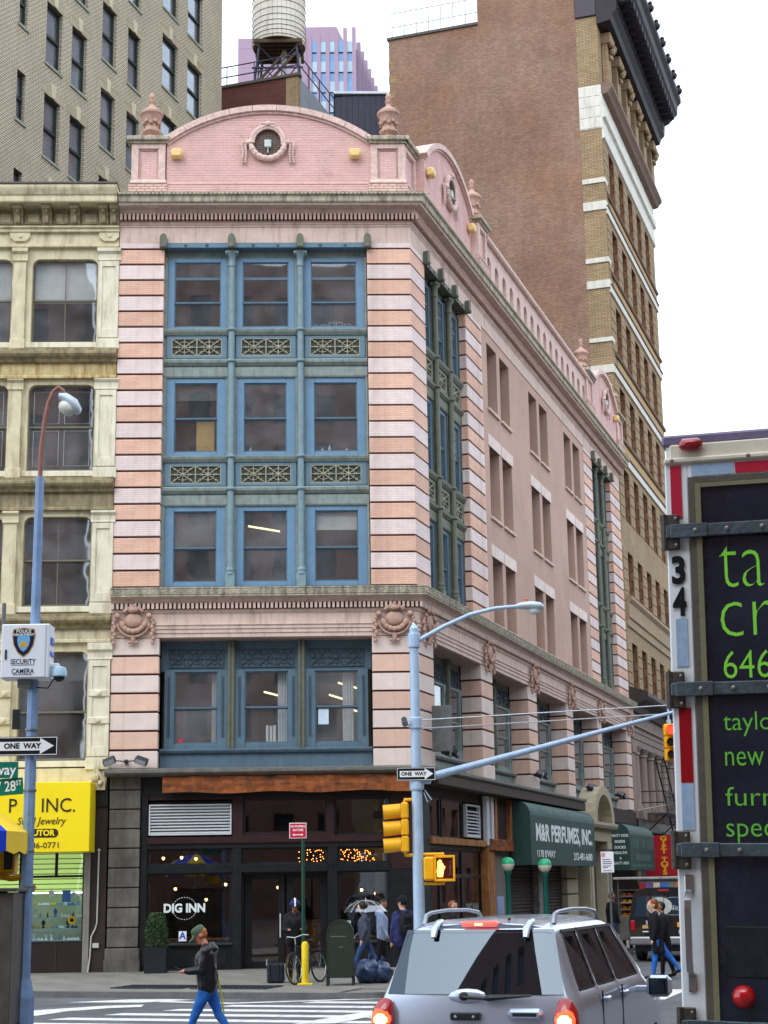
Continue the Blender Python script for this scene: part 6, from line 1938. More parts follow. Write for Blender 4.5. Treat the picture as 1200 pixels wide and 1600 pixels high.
ob('vent', MB().box(hw + .04, hw + .06, .08, .26, .1, .2, .005).box(hw + .04, hw + .055, .05, .3, -.06, .0, .005), PM('blue_vent', C(80, 110, 200), .4), pc_)
ob('dome_arm', MB().box(hw, hw + .16, .1, .2, -hh + .16, -hh + .22, .01), pw_, pc_)
dm = ob('dome', MB().lathe([(.03, .08), (.09, .06), (.11, 0), (.11, -.06), (.1, -.07)], (hw + .16, .15, -hh + .1), 16), PM('pale_blue_dome', C(170, 205, 225), .35), pc_, smooth=40)
ob('dome_glass', MB().ball((hw + .16, .15, -hh + .03), .085, (1, 1, .9), 12, 7), PM('smoked_dome', (.02, .025, .03, 1), .1), dm, smooth=60)
ob('cable', MB().tube([(hw + .1, .18, -hh + .05), (hw, .2, -hh - .12), (.1, .22, -hh - .1)], .01, 5), blk, pc_)
ob('mount', MB().box(-.1, .1, .1, .34, -hh - .12, -hh, .01), PM('grey_mount', C(110, 112, 112), .5), pc_)
ob('side_antenna', MB().tube([(-hw - .05, .3, hh - .1), (-hw - .05, .3, hh + .35)], .03, 6), PM('grey_mount', C(110, 112, 112), .5), pc_)
o1 = ql(44, 1167)
one_way('black and white one way sign above the green street name signs', T(o1.x, LY - .13, o1.z), .88, .265)
# street name plates
s1 = ql(31, 1204)
sn = thing('street_name_sign', 'green avenue name plate on the blue lamp pole', 'sign', T(s1.x, LY - .11, s1.z))
ob('plate', MB().box(-1.05, 0, 0, .01, -.11, .115, .004), sgn_g, sn)
text('lettering', 'Broadway', .2, sgn_w, sn, T(s1.x - .03, LY - .113, s1.z), bold=.003, align='RIGHT', ext=.001, sx=.95)
s2 = ql(38, 1228)
m2 = T(s2.x, LY - .08, s2.z) @ Matrix.Rotation(R(-4), 4, 'Y')
sn = thing('street_name_sign', 'green cross street name plate below the avenue plate', 'sign', m2)
ob('plate', MB().box(-.75, 0, 0, .01, -.115, .115, .004), sgn_g, sn)
text('lettering', 'W 28', .2, sgn_w, sn, m2 @ T(-.1, -.003, 0), bold=.002, align='RIGHT', ext=.001, sx=.8)
text('lettering', 'ST', .1, sgn_w, sn, m2 @ T(-.02, -.003, .04), bold=.001, align='RIGHT', ext=.001, sx=.75)
o2 = ql(36, 1125)
tag(ob('small_black_sign', MB().box(-.13, -.02, -.0, .02, -.14, .14, .004).box(-.1, -.05, -.004, 0, -.06, .04), blk, None, T(o2.x, LY - .1, o2.z)), 'small black sign edge on beneath the police camera box', 'sign')
ps2 = ql(10, 1345)
pd2 = thing('pedestrian_signal', 'yellow pedestrian signal bracketed to the lamp pole behind the umbrella', 'traffic light', T(ps2.x, LY + .05, ps2.z))
ob('case', MB().box(-.3, .12, -.1, .2, -.18, .2, .03), sig_y, pd2)
ob('face', MB().box(-.02, .1, -.12, -.1, -.12, .16, .005), blk, pd2)
ob('bracket', MB().tube([(-.1, 0, -.2), (.05, 0, -.24), (lb_.x - ps2.x, 0, -.22)], .04, 8), sig_y, pd2)

# ---- vendor cart and umbrella
vt = ql(40, 1387)
VY = 22.4
vc = thing('vendor_cart', 'weathered brown grey metal vendor cart with a flat lid beside the lamp pole', 'cart', T(pxY(40, 1500, VY + 1.12).x + .06, VY, 0))
vm = PM('weathered_cart_metal', C(88, 82, 76), .5, .4, var=.3, vs=3, streak=.5, dirt=C(70, 60, 52), bump=.15)
ztop = pxY(40, 1387, VY).z
ob('cabinet', MB().box(-1.9, -.32, 0, 1.1, .45, ztop - .05, .015), vm, vc)
ob('side_panel', MB().box(-.31, -.02, .03, 1.07, .4, ztop - .06, .01), vm, vc)
ob('lid', MB().box(-1.95, .03, -.05, 1.15, ztop - .05, ztop, .012), vm, vc)
ob('rack', MB().box(-1.9, -.02, .05, 1.05, .2, .45, .01), PM('rusty_rack', C(96, 70, 54), .7), vc)
for x in (-1.6, -.4):
    for y in (.1, 1.0): ob('wheel', MB().lathe([(.2, -.05), (.22, -.02), (.22, .02), (.2, .05)], (x, y, .22), 16, 'y'), PM('tyre_rubber', (.02, .02, .02, 1), .8), vc)
ob('knob', MB().ball((-.28, -.02, 1.55), .035), alu, vc)
ob('sticker', MB().box(-.28, -.2, -.004, .0, ztop - .32, ztop - .24).box(-.26, -.22, .02, .03, ztop - .8, ztop - .7), sgn_w, vc)
ob('photo_panel', MB().box(-1.8, -.4, -.01, 0, ztop - .7, ztop - .12), PM('food_photos', C(150, 96, 70), .5, var=.8, vs=9), vc)
ut = pxY(43, 1300, VY + .5)
ue = pxY(0, 1262, VY + .5)
uc = Vector((ut.x - 1.15, VY + .5, 0))
um = thing('cart_umbrella', 'blue and yellow vendor umbrella with a drooping valance', 'umbrella', T(uc.x, uc.y, ztop - .02))
zr = ut.z - (ztop - .02)
bl_ = PM('umbrella_blue', C(14, 60, 205), .6, var=.06, bump=.05)
ye_ = PM('umbrella_yellow', C(246, 208, 40), .6, var=.06, bump=.05)
for i in range(8):
    f = MB()
    a0, a1 = R(45 * i - 30), R(45 * i + 15)
    rows = [(.05, .52), (.4, .44), (.8, .25), (1.15, 0.0), (1.15, -.26)]
    for k, (r, z) in enumerate(rows):
        for t in range(5):
            a = a0 + (a1 - a0) * t / 4
            sg_ = 1 - .05 * math.sin(math.pi * t / 4) * (r / 1.15)
            zz = z + zr - (.03 * math.sin(t * math.pi) if k == 4 else 0) - (.04 * (t % 2) if k == 4 else 0)
            f.v.append((math.cos(a) * r * sg_, math.sin(a) * r * sg_, zz))
    for k in range(4):
        for t in range(4): f.f.append((k * 5 + t, k * 5 + t + 1, (k + 1) * 5 + t + 1, (k + 1) * 5 + t))
    ob('canopy_panel', f, bl_ if i % 2 else ye_, um, smooth=40)
    ob('rib', MB().tube([(math.cos(a0) * .05, math.sin(a0) * .05, zr + .5), (math.cos(a0) * 1.14, math.sin(a0) * 1.14, zr - .01)], .012, 5), blk, um)
ob('pole', MB().tube([(0, 0, 0), (0, 0, zr + .6)], .025, 8), alu, um)
# island the cart and pole stand on
isl = tag(ob('traffic_island', MB().prism([(-14, 20.5), (-5.6, 20.5), (-4.55, 21.3), (-4.6, 24.2), (-5.6, 25.4), (-14, 25.4)], -.1, .006), concrete), 'low paved traffic island under the vendor cart', 'island')
isl['kind'] = 'structure'

# ---- kerbside things in front of the shop
mb_p = (pxY(512, 1541, 36.3) + pxY(553, 1541, 36.3)) / 2
mbx = thing('mailbox', 'dark olive green street mailbox with a rounded top on short legs', 'mailbox', T(mb_p.x, mb_p.y, PZ))
olv = PM('olive_mailbox_paint', C(40, 50, 38), .5, var=.12, vs=4, streak=.3, dirt=C(38, 44, 34), bump=.06)
pr = [(-.285, .16), (-.285, 1.06)] + [(-math.cos(R(a)) * .285, 1.06 + math.sin(R(a)) * .285) for a in range(15, 180, 15)] + [(.285, 1.06), (.285, .16)]
ob('body', MB().plate(pr, -.25, .25), olv, mbx)
for y0 in (-.265, .235):
    f = MB()
    for i in range(len(pr) - 1):
        a, b = Vector((pr[i][0], 0, pr[i][1])), Vector((pr[i + 1][0], 0, pr[i + 1][1]))
        c_ = Vector((0, 0, .7))
        ia, ib = c_ + (a - c_) * .955, c_ + (b - c_) * .955
        oa, o_b = c_ + (a - c_) * 1.015, c_ + (b - c_) * 1.015
        f.add([(p.x, y0 + d, p.z) for d in (0, .03) for p in (oa, o_b, ib, ia)], [(0, 1, 2, 3), (4, 7, 6, 5), (0, 4, 5, 1), (3, 2, 6, 7)])
    ob('rim', f, olv, mbx)
for x in (-.27, .27):
    for y in (-.22, .22): ob('leg', MB().box(x - .03, x + .03, y - .03, y + .03, 0, .2, .006), olv, mbx)
ob('label_strip', MB().box(-.2, .12, -.254, -.25, 1.0, 1.02).box(-.02, .06, -.254, -.25, .78, .8), PM('worn_strip', C(96, 104, 92), .6), mbx)
bo = pxY(478, 1539, 37.0)
bl2 = thing('bollard', 'bright yellow steel bollard beside the parked bicycle', 'bollard', T(bo.x, bo.y - .35, PZ))
ym = PM('bollard_yellow', C(236, 206, 30), .5, var=.1, vs=8, streak=.3, dirt=C(150, 130, 30), bump=.08)
ob('post', MB().lathe([(.075, 0), (.075, .84), (.06, .88), (.02, .9)], (0, 0, 0), 14), ym, bl2, smooth=40)
ob('base_plate', MB().box(-.16, .16, -.14, .14, 0, .03, .006), ym, bl2)
gp = pxY(474, 1539, 37.0)
gp.y += .1
ns = thing('sign_post', 'slim dark green post with a small red no stopping sign', 'sign', T(gp.x, gp.y, PZ))
zs = pxY(465, 1298, gp.y).z - PZ
ob('post', MB().tube([(0, 0, 0), (0, 0, zs + .05)], .04, 8), PM('dark_green_post', C(22, 66, 48), .5), ns)
hw_ = .175
ob('plate', MB().box(-.3, .08, -.06, -.05, zs - .17, zs + .17, .004), sgn_w, ns)
ob('field', MB().box(-.285, .065, -.064, -.06, zs - .155, zs + .155), sgn_r, ns)
for tx, dz in (('NO STOPPING', .09), ('ANYTIME', .01)): text('lettering', tx, .062 if dz > .05 else .07, sgn_w, ns, T(gp.x - .11, gp.y - .066, PZ + zs + dz), bold=.002, ext=.0005, sx=.8)
ob('arrow', MB().plate([(-.23, zs - .09), (-.19, zs - .06), (-.19, zs - .08), (-.03, zs - .08), (-.03, zs - .06), (.01, zs - .09), (-.03, zs - .12), (-.03, zs - .1), (-.19, zs - .1), (-.19, zs - .12)], -.067, -.064), sgn_w, ns)
# bicycle
bk0 = pxY(502, 1537, 37.5)
bm_ = T(bk0.x - .02, 37.6, PZ) @ Matrix.Rotation(R(152), 4, 'Z') @ Matrix.Rotation(R(7), 4, 'Y')
bc_ = thing('bicycle', 'old black delivery bicycle parked behind the yellow bollard', 'bicycle', bm_)
tyr = PM('tyre_rubber', (.02, .02, .02, 1), .8)
frm = PM('bike_frame', C(60, 62, 68), .4, .5, var=.1)
chr_ = PM('chrome', C(190, 190, 190), .2, .9, var=.05, bump=0)
for y in (0, 1.05):
    w = ob('wheel', MB().tube([(0, y + math.cos(R(a)) * .33, .34 + math.sin(R(a)) * .33) for a in range(0, 361, 15)], .019, 6, False), tyr, bc_, smooth=60)
    s_ = MB().tube([(0, y + math.cos(R(a)) * .305, .34 + math.sin(R(a)) * .305) for a in range(0, 361, 15)], .009, 4, False)
    ob('rim', s_, chr_, w)
    s_ = MB()
    for a in range(0, 360, 20): s_.tube([(0.02 * (1 if a % 40 else -1), y, .34), (0, y + math.cos(R(a)) * .31, .34 + math.sin(R(a)) * .31)], .0025, 3)
    ob('spokes', s_, chr_, w, kind='stuff')
f = MB()
for p, q in (((0, 0, .34), (0, .43, .3)), ((0, .43, .3), (0, .3, .82)), ((0, 0, .34), (0, .33, .74)), ((0, .43, .3), (0, .92, .74)), ((0, .33, .74), (0, .9, .8)), ((0, .89, .84), (0, .93, .68)), ((0, .93, .68), (0, 1.05, .34))):
    f.tube([p, q], .018, 6)
ob('frame', f, frm, bc_)
ob('saddle', MB().ball((0, .27, .9), .1, (.75, 1.25, .35), 10, 6), blk, bc_, smooth=60)
ob('handlebar', MB().tube([(-.28, .78, 1.0), (-.2, .86, 1.02), (0, .88, .98), (.2, .86, 1.02), (.28, .78, 1.0)], .014, 6).tube([(0, .88, .84), (0, .88, .98)], .016, 6), chr_, bc_)
ob('crank', MB().lathe([(.09, -.01), (.09, .01)], (.04, .43, .3), 14, 'x').tube([(.06, .43, .3), (.06, .5, .15)], .012, 5).box(.05, .15, .46, .54, .13, .16), frm, bc_)
ob('rack', MB().box(-.07, .07, -.2, .25, .7, .72).tube([(-.05, 0, .34), (-.06, -.1, .7)], .008, 4).tube([(.05, 0, .34), (.06, -.1, .7)], .008, 4), frm, bc_)
# insulated bag
db = pxY(430, 1537, 37.5)
bg = thing('insulated_bag', 'black insulated delivery bag standing on the pavement', 'bag', T(db.x, 37.6, PZ))
bgm = PM('black_nylon', C(26, 32, 46), .6, var=.2, vs=6, bump=.2)
ob('body', MB().box(-.18, .2, -.2, .2, 0, .42, .04), bgm, bg)
ob('strap', MB().tube([(-.12, -.21, .1), (-.12, -.22, .44), (-.02, -.22, .5), (.08, -.22, .44), (.08, -.21, .1)], .014, 5), blk, bg)
ob('trim', MB().box(-.2, -.185, -.05, .05, .36, .5, .004).box(.2, .22, -.1, .1, .05, .4, .005), PM('pale_trim', C(190, 195, 200), .6), bg)
# rubbish bags
for i, (x, y, s_, w_) in enumerate(((576, 1536, .3, 1.0), (596, 1537, .27, .9), (586, 1532, .26, 1.0))):
    p_ = pxY(x, y, 36.9 + .25 * (i == 2))
    f = MB().ball((0, 0, s_ * .78), s_, (w_, .9, .85), 22, 14)
    rn = random.Random(i + 40)
    ph = [rn.uniform(0, 6) for _ in range(6)]
    for k, v in enumerate(f.v):
        d = Vector((v[0], v[1], v[2] - s_ * .78))
        a = math.atan2(d.y, d.x)
        n_ = 1 + .1 * math.sin(a * 5 + ph[0] + d.z * 14) * .6 + .07 * math.sin(d.z * 31 + ph[1] + a * 3) + .05 * math.sin(a * 11 + ph[2])
        d *= n_
        z = max(d.z + s_ * .78, 0.0)
        f.v[k] = (d.x, d.y, z)
    f.tube([(0, 0, s_ * 1.5), (.02, 0, s_ * 1.75), (.06, .02, s_ * 1.95)], [.05, .03, .07], 8)
    tag(ob('rubbish_bag', f, PM('blue_black_plastic', C(44, 66, 104), .25, var=.2, vs=5, spec=.6, bump=.4, bs=14), None, T(p_.x, p_.y, PZ), smooth=70), ('bulging blue plastic rubbish bag beside the mailbox', 'smaller blue plastic rubbish bag nearer the mast pole', 'blue plastic rubbish bag behind the other two')[i], 'rubbish bag', 'rubbish bags')
# planter with clipped box
pl_ = pxY(246, 1519, 43.0)
pt_ = thing('planter', 'square black planter with a clipped box shrub by the restaurant window', 'planter', T(pl_.x, 42.75, PZ))
f = MB()
f.add([(-.29, -.29, .62), (.29, -.29, .62), (.29, .29, .62), (-.29, .29, .62), (-.26, -.26, 0), (.26, -.26, 0), (.26, .26, 0), (-.26, .26, 0)], [(4, 5, 1, 0), (5, 6, 2, 1), (6, 7, 3, 2), (7, 4, 0, 3), (7, 6, 5, 4), (0, 1, 2, 3)])
ob('pot', f, PM('black_planter', C(30, 32, 40), .5), pt_)
ob('stem', MB().tube([(0, 0, .6), (0, 0, 1.3)], .02, 6), PM('bark', C(70, 56, 44), .8), pt_)
f = MB()
rl_ = random.Random(77)
for i in range(2600):
    a, z = rl_.uniform(0, 2 * math.pi), rl_.uniform(0, 1)
    R_ = .29 * (1 - .35 * max(0, z - .55) / .45) * (.75 + .25 * rl_.random()) * (1 + .1 * math.sin(3 * a + 7 * z))
    if z > .9: R_ *= rl_.random()
    c_ = Vector((math.cos(a) * R_, math.sin(a) * R_, .62 + z * .85))
    d1 = Vector((rl_.uniform(-1, 1), rl_.uniform(-1, 1), rl_.uniform(-1, 1))).normalized() * .026
    d2 = d1.cross(Vector((rl_.uniform(-1, 1), rl_.uniform(-1, 1), rl_.uniform(-1, 1)))).normalized() * .014
    f.add([c_ - d1, c_ + d2, c_ + d1, c_ - d2], [(0, 1, 2, 3)])
ob('foliage', f, PM('box_leaves', (.035, .075, .022, 1), .6, var=.5, vs=14, bump=0), pt_, kind='stuff')

# ---- side pavement: subway lamps, parking sign
GY = 47.0
for i, (x, y) in enumerate(((793, 1350), (851, 1352))):
    g = pxY(x, y, GY)
    t_ = thing('subway_lamp', ('green and white globe subway lamp beside the framed wall notice', 'green and white globe subway lamp in front of the perfume awning')[i], 'lamp', T(g.x, g.y, PZ), 'subway entrance lamps')
    h = g.z - PZ
    ob('post', MB().lathe([(.13, 0), (.13, .3), (.09, .36), (.075, .4), (.07, h - .3), (.1, h - .26), (.1, h - .2), (.08, h - .18)], (0, 0, 0), 10), PM('subway_green', C(22, 96, 84), .5), t_, smooth=40)
    ob('globe_lower', MB().lathe([(.08, -.19), (.14, -.14), (.185, -.05), (.19, 0)], (0, 0, h), 16), PM('milky_globe', C(225, 222, 205), .3), t_, smooth=60)
    ob('globe_upper', MB().lathe([(.192, 0), (.185, .06), (.14, .14), (.07, .18), (.01, .19)], (0, 0, h), 16), PM('green_globe', C(40, 168, 118), .3), t_, smooth=60)
g0, g1 = pxY(793, 1350, GY), pxY(851, 1352, GY)
sr = thing('subway_railing', 'green iron railing around the subway stairs', 'railing', T(g0.x, g0.y, PZ))
d_ = Vector((g1.x - g0.x, 0, 0))
for k, (o, e) in enumerate(((Vector((0, 0, 0)), V * 6), (d_, V * 6), (V * 6, d_))):
    f = MB()
    e = Vector(e)
    for z in (.12, 1.05): f.tube([o + Vector((0, 0, z)), o + e + Vector((0, 0, z))], .025, 5)
    n_ = int(e.length / .13)
    for j in range(n_): f.tube([o + e * j / n_ + Vector((0, 0, .1)), o + e * j / n_ + Vector((0, 0, 1.05))], .01, 4)
    ob('rail_panel', f, PM('subway_green', C(22, 96, 84), .5), sr)
pg = pxY(949, 1347, 44.6)
pk_ = thing('parking_sign', 'white parking regulation sign with red and black print on a slim post', 'sign', T(pg.x, pg.y, PZ))
z = pg.z - PZ
ob('post', MB().tube([(.05, .03, 0), (.05, .03, z + .3)], .03, 6), PM('dull_post', C(90, 96, 96), .5), pk_)
ob('plate', MB().box(-.17, .17, -.012, 0, z - .27, z + .27, .003), sgn_w, pk_)
f = MB()
framebox(f, -.15, -.06, z + .13, z + .24, -.135, -.075, z + .145, z + .225, -.016, -.012)
ob('red_mark', f.box(-.12, -.09, -.016, -.012, z + .16, z + .21), sgn_r, pk_)
f = MB()
for i, (w, dz) in enumerate(((.2, .06), (.24, .0), (.24, -.05), (.22, -.11), (.14, -.15))): f.box(-.13, -.13 + w, -.0155, -.012, z + dz, z + dz + .02)
f.plate([(-.12, z - .22), (-.08, z - .2), (-.08, z - .213), (.08, z - .213), (.08, z - .2), (.12, z - .22), (.08, z - .24), (.08, z - .227), (-.08, z - .227), (-.08, z - .24)], -.0155, -.012)
ob('print', f, PM('grey_print', C(90, 80, 120), .5), pk_, kind='stuff')
# ================================================================ vehicles
silver = PM('silver_car_paint', C(194, 206, 224), .26, .65, var=.03, vs=40, bump=0, spec=.5, coat=.6)
silver_d = PM('grey_side_paint', C(150, 156, 168), .32, .55, var=.03, vs=40, bump=0, spec=.5, coat=.6)
tint = car_glass('privacy_glass', (.006, .007, .01, 1), .1)
trim_b = PM('black_trim', (.015, .016, .018, 1), .45, bump=0)
tyre = PM('tyre_rubber', (.02, .02, .02, 1), .8)
SO = Vector((.711, 14.79, 0))
SM = frame(SO, NS, V)
suv = thing('silver_suv', 'silver sport utility vehicle with tinted glass waiting at the crossing, brake lamps lit', 'car', SM)
# half profile rows: (half width, z)
rows = [(.76, .36), (.88, .5), (.905, .72), (.91, .95), (.905, 1.08), (.89, 1.185), (.845, 1.25), (.675, 1.74), (.635, 1.8), (.55, 1.835), (.3, 1.855), (0, 1.86)]
NR = len(rows)
# stations: y per row group (low rows 0-6, window top 7, roof 8-11)
st = [(.03, .25, .34), (.14, .34, .42), (.36, .52, .56), (.62, .76, .8), (1.06, 1.08, 1.1), (1.16, 1.16, 1.18), (1.6, 1.58, 1.58), (2.02, 1.98, 1.98), (2.1, 2.06, 2.06), (2.6, 2.5, 2.45), (3.22, 2.74, 2.7), (3.5, 2.86, 2.82)]
hood = [(3.78, 1.17), (4.3, 1.13), (4.72, 1.04), (4.86, .9)]
grid = []
for si, (yl, yw, yr) in enumerate(st):
    col_ = []
    for ri, (w, z) in enumerate(rows):
        y = yl if ri <= 6 else (yw if ri == 7 else yr)
        if si == 0:
            y += (.0, .0, -.02, -.03, -.02, 0, .02, 0, 0, -.02, -.04, -.05)[ri]
            if ri < 7: w -= .05
        if si <= 1 and ri >= 8: z -= .02 * (2 - si)
        if si >= 10 and ri >= 8: z -= .03 * (si - 9)
        if ri == 4 and si > 2: z -= 0
        col_.append((w, y, z))
    grid.append(col_)
for y, zt_ in hood:
    k = .0 if y < 4.5 else .1
    col_ = []
    for ri, (w, z) in enumerate(rows):
        if ri <= 4: col_.append((w - k, y, min(z, zt_ - .1 + ri * .012)))
        else: col_.append(((.86 - k) * (1 - (ri - 5) / (NR - 6)), y, zt_ - .03 + .06 * ((ri - 5) / (NR - 6))))
    grid.append(col_)
NSN = len(grid)
side_win = {2, 3}, {5, 6}, {8, 9}
win_all = set().union(*side_win)


def suv_cell(s, r): return [grid[s][r], grid[s + 1][r], grid[s + 1][r + 1], grid[s][r + 1]]


def in_glass(s, r):
    if r == 6 and s in win_all: return 'side'
    if s == 11 and r >= 6: return 'front'
    return None


bd = MB()
bd2 = MB()
for sx in (-1, 1):
    vi = {}
    for s in range(NSN):
        for r in range(NR):
            vi[s, r] = len(bd.v)
            w, y, z = grid[s][r]
            bd.v.append((sx * w, y, z))
    for s in range(NSN - 1):
        for r in range(NR - 1):
            if in_glass(s, r): continue
            q = (vi[s, r], vi[s + 1, r], vi[s + 1, r + 1], vi[s, r + 1])
            bd.f.append(q if sx > 0 else q[::-1])
# tail: rows across
cols = [-1, -.975, -.6, -.2, .2, .6, .975, 1]
ti = {}
for r in range(NR):
    w, y, z = grid[0][r]
    for c, fx in enumerate(cols):
        ti[r, c] = len(bd.v)
        bd.v.append((fx * w, y - .05 * (1 - fx * fx), z))
rear_gl = []
for r in range(NR - 2):
    for c in range(len(cols) - 1):
        q = (ti[r, c], ti[r, c + 1], ti[r + 1, c + 1], ti[r + 1, c])
        if r in (6,) and 1 <= c <= 5:
            rear_gl.append((r, c))
            continue
        bd.f.append(q)
# nose
ni = []
for r in range(NR):
    pass
me = bd.mesh('body')
bm = bmesh.new()
bm.from_mesh(me)
bmesh.ops.remove_doubles(bm, verts=bm.verts[:], dist=.001)
bmesh.ops.recalc_face_normals(bm, faces=bm.faces[:])
cl_ = bm.edges.layers.float.get('crease_edge') or bm.edges.layers.float.new('crease_edge')
for e in bm.edges:
    if e.is_boundary: e[cl_] = 1.0
vl_ = bm.verts.layers.float.get('crease_vert') or bm.verts.layers.float.new('crease_vert')
for v in bm.verts:
    be = [e for e in v.link_edges if e.is_boundary]
    if len(be) == 2:
        d0, d1 = [(e.other_vert(v).co - v.co).normalized() for e in be]
        if abs(d0.dot(d1)) < .8: v[vl_] = .8
bm.to_mesh(me)
bm.free()
me.shade_smooth()
me.materials.append(silver)
body = ob('body', me, None, suv)
md_ = body.modifiers.new('round', 'SUBSURF')
md_.levels = md_.render_levels = 2
ob('nose', MB().box(-.8, .8, 4.6, 4.88, .45, .95, .08), silver, suv)
ob('underside', MB().box(-.8, .8, .1, 4.8, .3, .5), trim_b, suv)
ob('cabin_shell', MB().add([(-.8, .4, 1.2), (.8, .4, 1.2), (.8, 3.3, 1.2), (-.8, 3.3, 1.2), (-.6, .7, 1.7), (.6, .7, 1.7), (.6, 2.7, 1.7), (-.6, 2.7, 1.7)], [(0, 1, 5, 4), (1, 2, 6, 5), (2, 3, 7, 6), (3, 0, 4, 7), (0, 3, 2, 1), (4, 5, 6, 7)]), trim_b, suv)
for sx in (-1, 1):
    for k, ss in enumerate(side_win):
        lo, hi = min(ss), max(ss) + 1
        A, B, Cc, D = grid[lo][6], grid[hi][6], grid[hi][7], grid[lo][7]
        def P_(w, ex, off):
            c_ = [(A[i] + B[i] + Cc[i] + D[i]) / 4 for i in range(3)]
            return [(sx * (c_[0] + (p[0] - c_[0]) * ex - off), c_[1] + (p[1] - c_[1]) * ex, c_[2] + (p[2] - c_[2]) * ex) for p in (A, B, Cc, D)]
        ob('side_window', MB().add(P_(0, 1.06, .004), [(0, 1, 2, 3)]), tint, suv)
        g_ = MB()
        o_, i_ = P_(0, 1.06, -.006), P_(0, .96, -.008)
        g_.add(o_ + i_, [(j, (j + 1) % 4, 4 + (j + 1) % 4, 4 + j) for j in range(4)])
        ob('window_seal', g_, trim_b, suv)
rg = MB()
w0, y0, z0 = grid[0][6]
w1, y1, z1 = grid[0][7]
nn = 10
for j in range(2):
    w, y, z = ((w0, y0, z0), (w1, y1, z1))[j]
    z += (-.02, .025)[j]
    y += (-.012, .02)[j]
    for i in range(nn + 1):
        fx = -.995 + 1.99 * i / nn
        rg.v.append((fx * w, y - .05 * (1 - fx * fx) - .004, z))
for i in range(nn): rg.f.append((i, i + 1, nn + 2 + i, nn + 1 + i))
ob('rear_window', rg, tint, suv, smooth=60)
# front glass
wf = MB()
A, B = grid[11][7], grid[12][7]
wf.add([(-A[0] * .95, A[1], A[2]), (A[0] * .95, A[1], A[2]), (.8, 3.7, 1.18), (-.8, 3.7, 1.18)], [(0, 1, 2, 3)])
ob('windscreen', wf, tint, suv)
# tail lamps (lit)
lamp_r = EM('lit_tail_lamp', (1, .06, .02, 1), 3.0)
lamp_a = EM('lit_brake_core', (1, .45, .12, 1), 8.0)
red_l = PM('red_lens', C(170, 18, 30), .15, bump=0, spec=.6, coat=.5)
for sx in (-1, 1):
    t_ = ob('tail_lamp', MB().tube([(sx * .8, .01, .72), (sx * .815, -.03, .8), (sx * .82, -.035, 1.0), (sx * .815, -.03, 1.1), (sx * .8, .02, 1.17)], [.07, .1, .11, .1, .06], 14, sq=(1, .8)), red_l, suv, smooth=60)
    ob('lamp_core', MB().ball((sx * .815, -.1, 1.02), .07, (1, .5, .95), 12, 7), lamp_a, t_, smooth=60)
    ob('lamp_glow', MB().ball((sx * .815, -.085, 1.02), .095, (.95, .45, 1.15), 12, 7), lamp_r, t_, smooth=60)
b_ = ob('high_brake_lamp', MB().box(-.16, .16, .22, .34, 1.79, 1.838, .015), EM('lit_high_brake', (1, .1, .08, 1), 1.3), suv)
ob('lamp_core', MB().box(-.035, .035, .216, .23, 1.804, 1.82), lamp_a, b_)
for x in (-.4, .44):
    ob('gate_hinge', MB().tube([(x, .4, 1.84), (x, .3, 1.825), (x, .2, 1.775), (x, .16, 1.7)], [.03, .036, .036, .026], 8, sq=(1, .6)), silver, suv, smooth=60)
ob('washer_nozzle', MB().ball((.24, .38, 1.85), .015), trim_b, suv)
# wiper
wp = ob('wiper_pivot', MB().ball((-.08, -.02, 1.215), .05, (1, .8, .8), 10, 6), trim_b, suv)
ob('wiper_arm', MB().tube([(-.08, -.05, 1.21), (.1, -.055, 1.2), (.15, -.06, 1.205), (.52, -.05, 1.225)], [.018, .014, .03, .01], 6), trim_b, wp)
ob('wiper_dish', MB().ball((-.05, -.005, 1.21), .14, (1.3, .22, .5), 14, 6), silver, suv, smooth=60)
ob('plate_bar', MB().box(-.19, .07, -.1, -.03, 1.02, 1.085, .01), trim_b, suv)
for x in (-.14, .02): ob('plate_lamp', MB().ball((x, -.102, 1.05), .014), PM('lens', (.3, .33, .36, 1), .2), suv)
h_ = ob('gate_handle', MB().box(.31, .62, -.085, -.02, 1.04, 1.12, .03), silver, suv)
ob('handle_recess', MB().box(.36, .57, -.09, -.084, 1.055, 1.085, .008), trim_b, h_)
ob('gate_seam', MB().box(-.82, .82, -.062, -.03, .6, .606), trim_b, suv)
ob('bumper', MB().box(-.88, .88, -.16, .1, .42, .66, .06), silver_d, suv)
ob('licence_plate', MB().box(-.18, .14, -.07, -.06, .82, .98, .005), PM('pale_plate', C(225, 200, 120), .5), suv)
hr = MB().ball((-.1, .3, 1.33), .13, (1, .4, .7), 12, 7)
ob('head_restraint', hr, trim_b, suv)
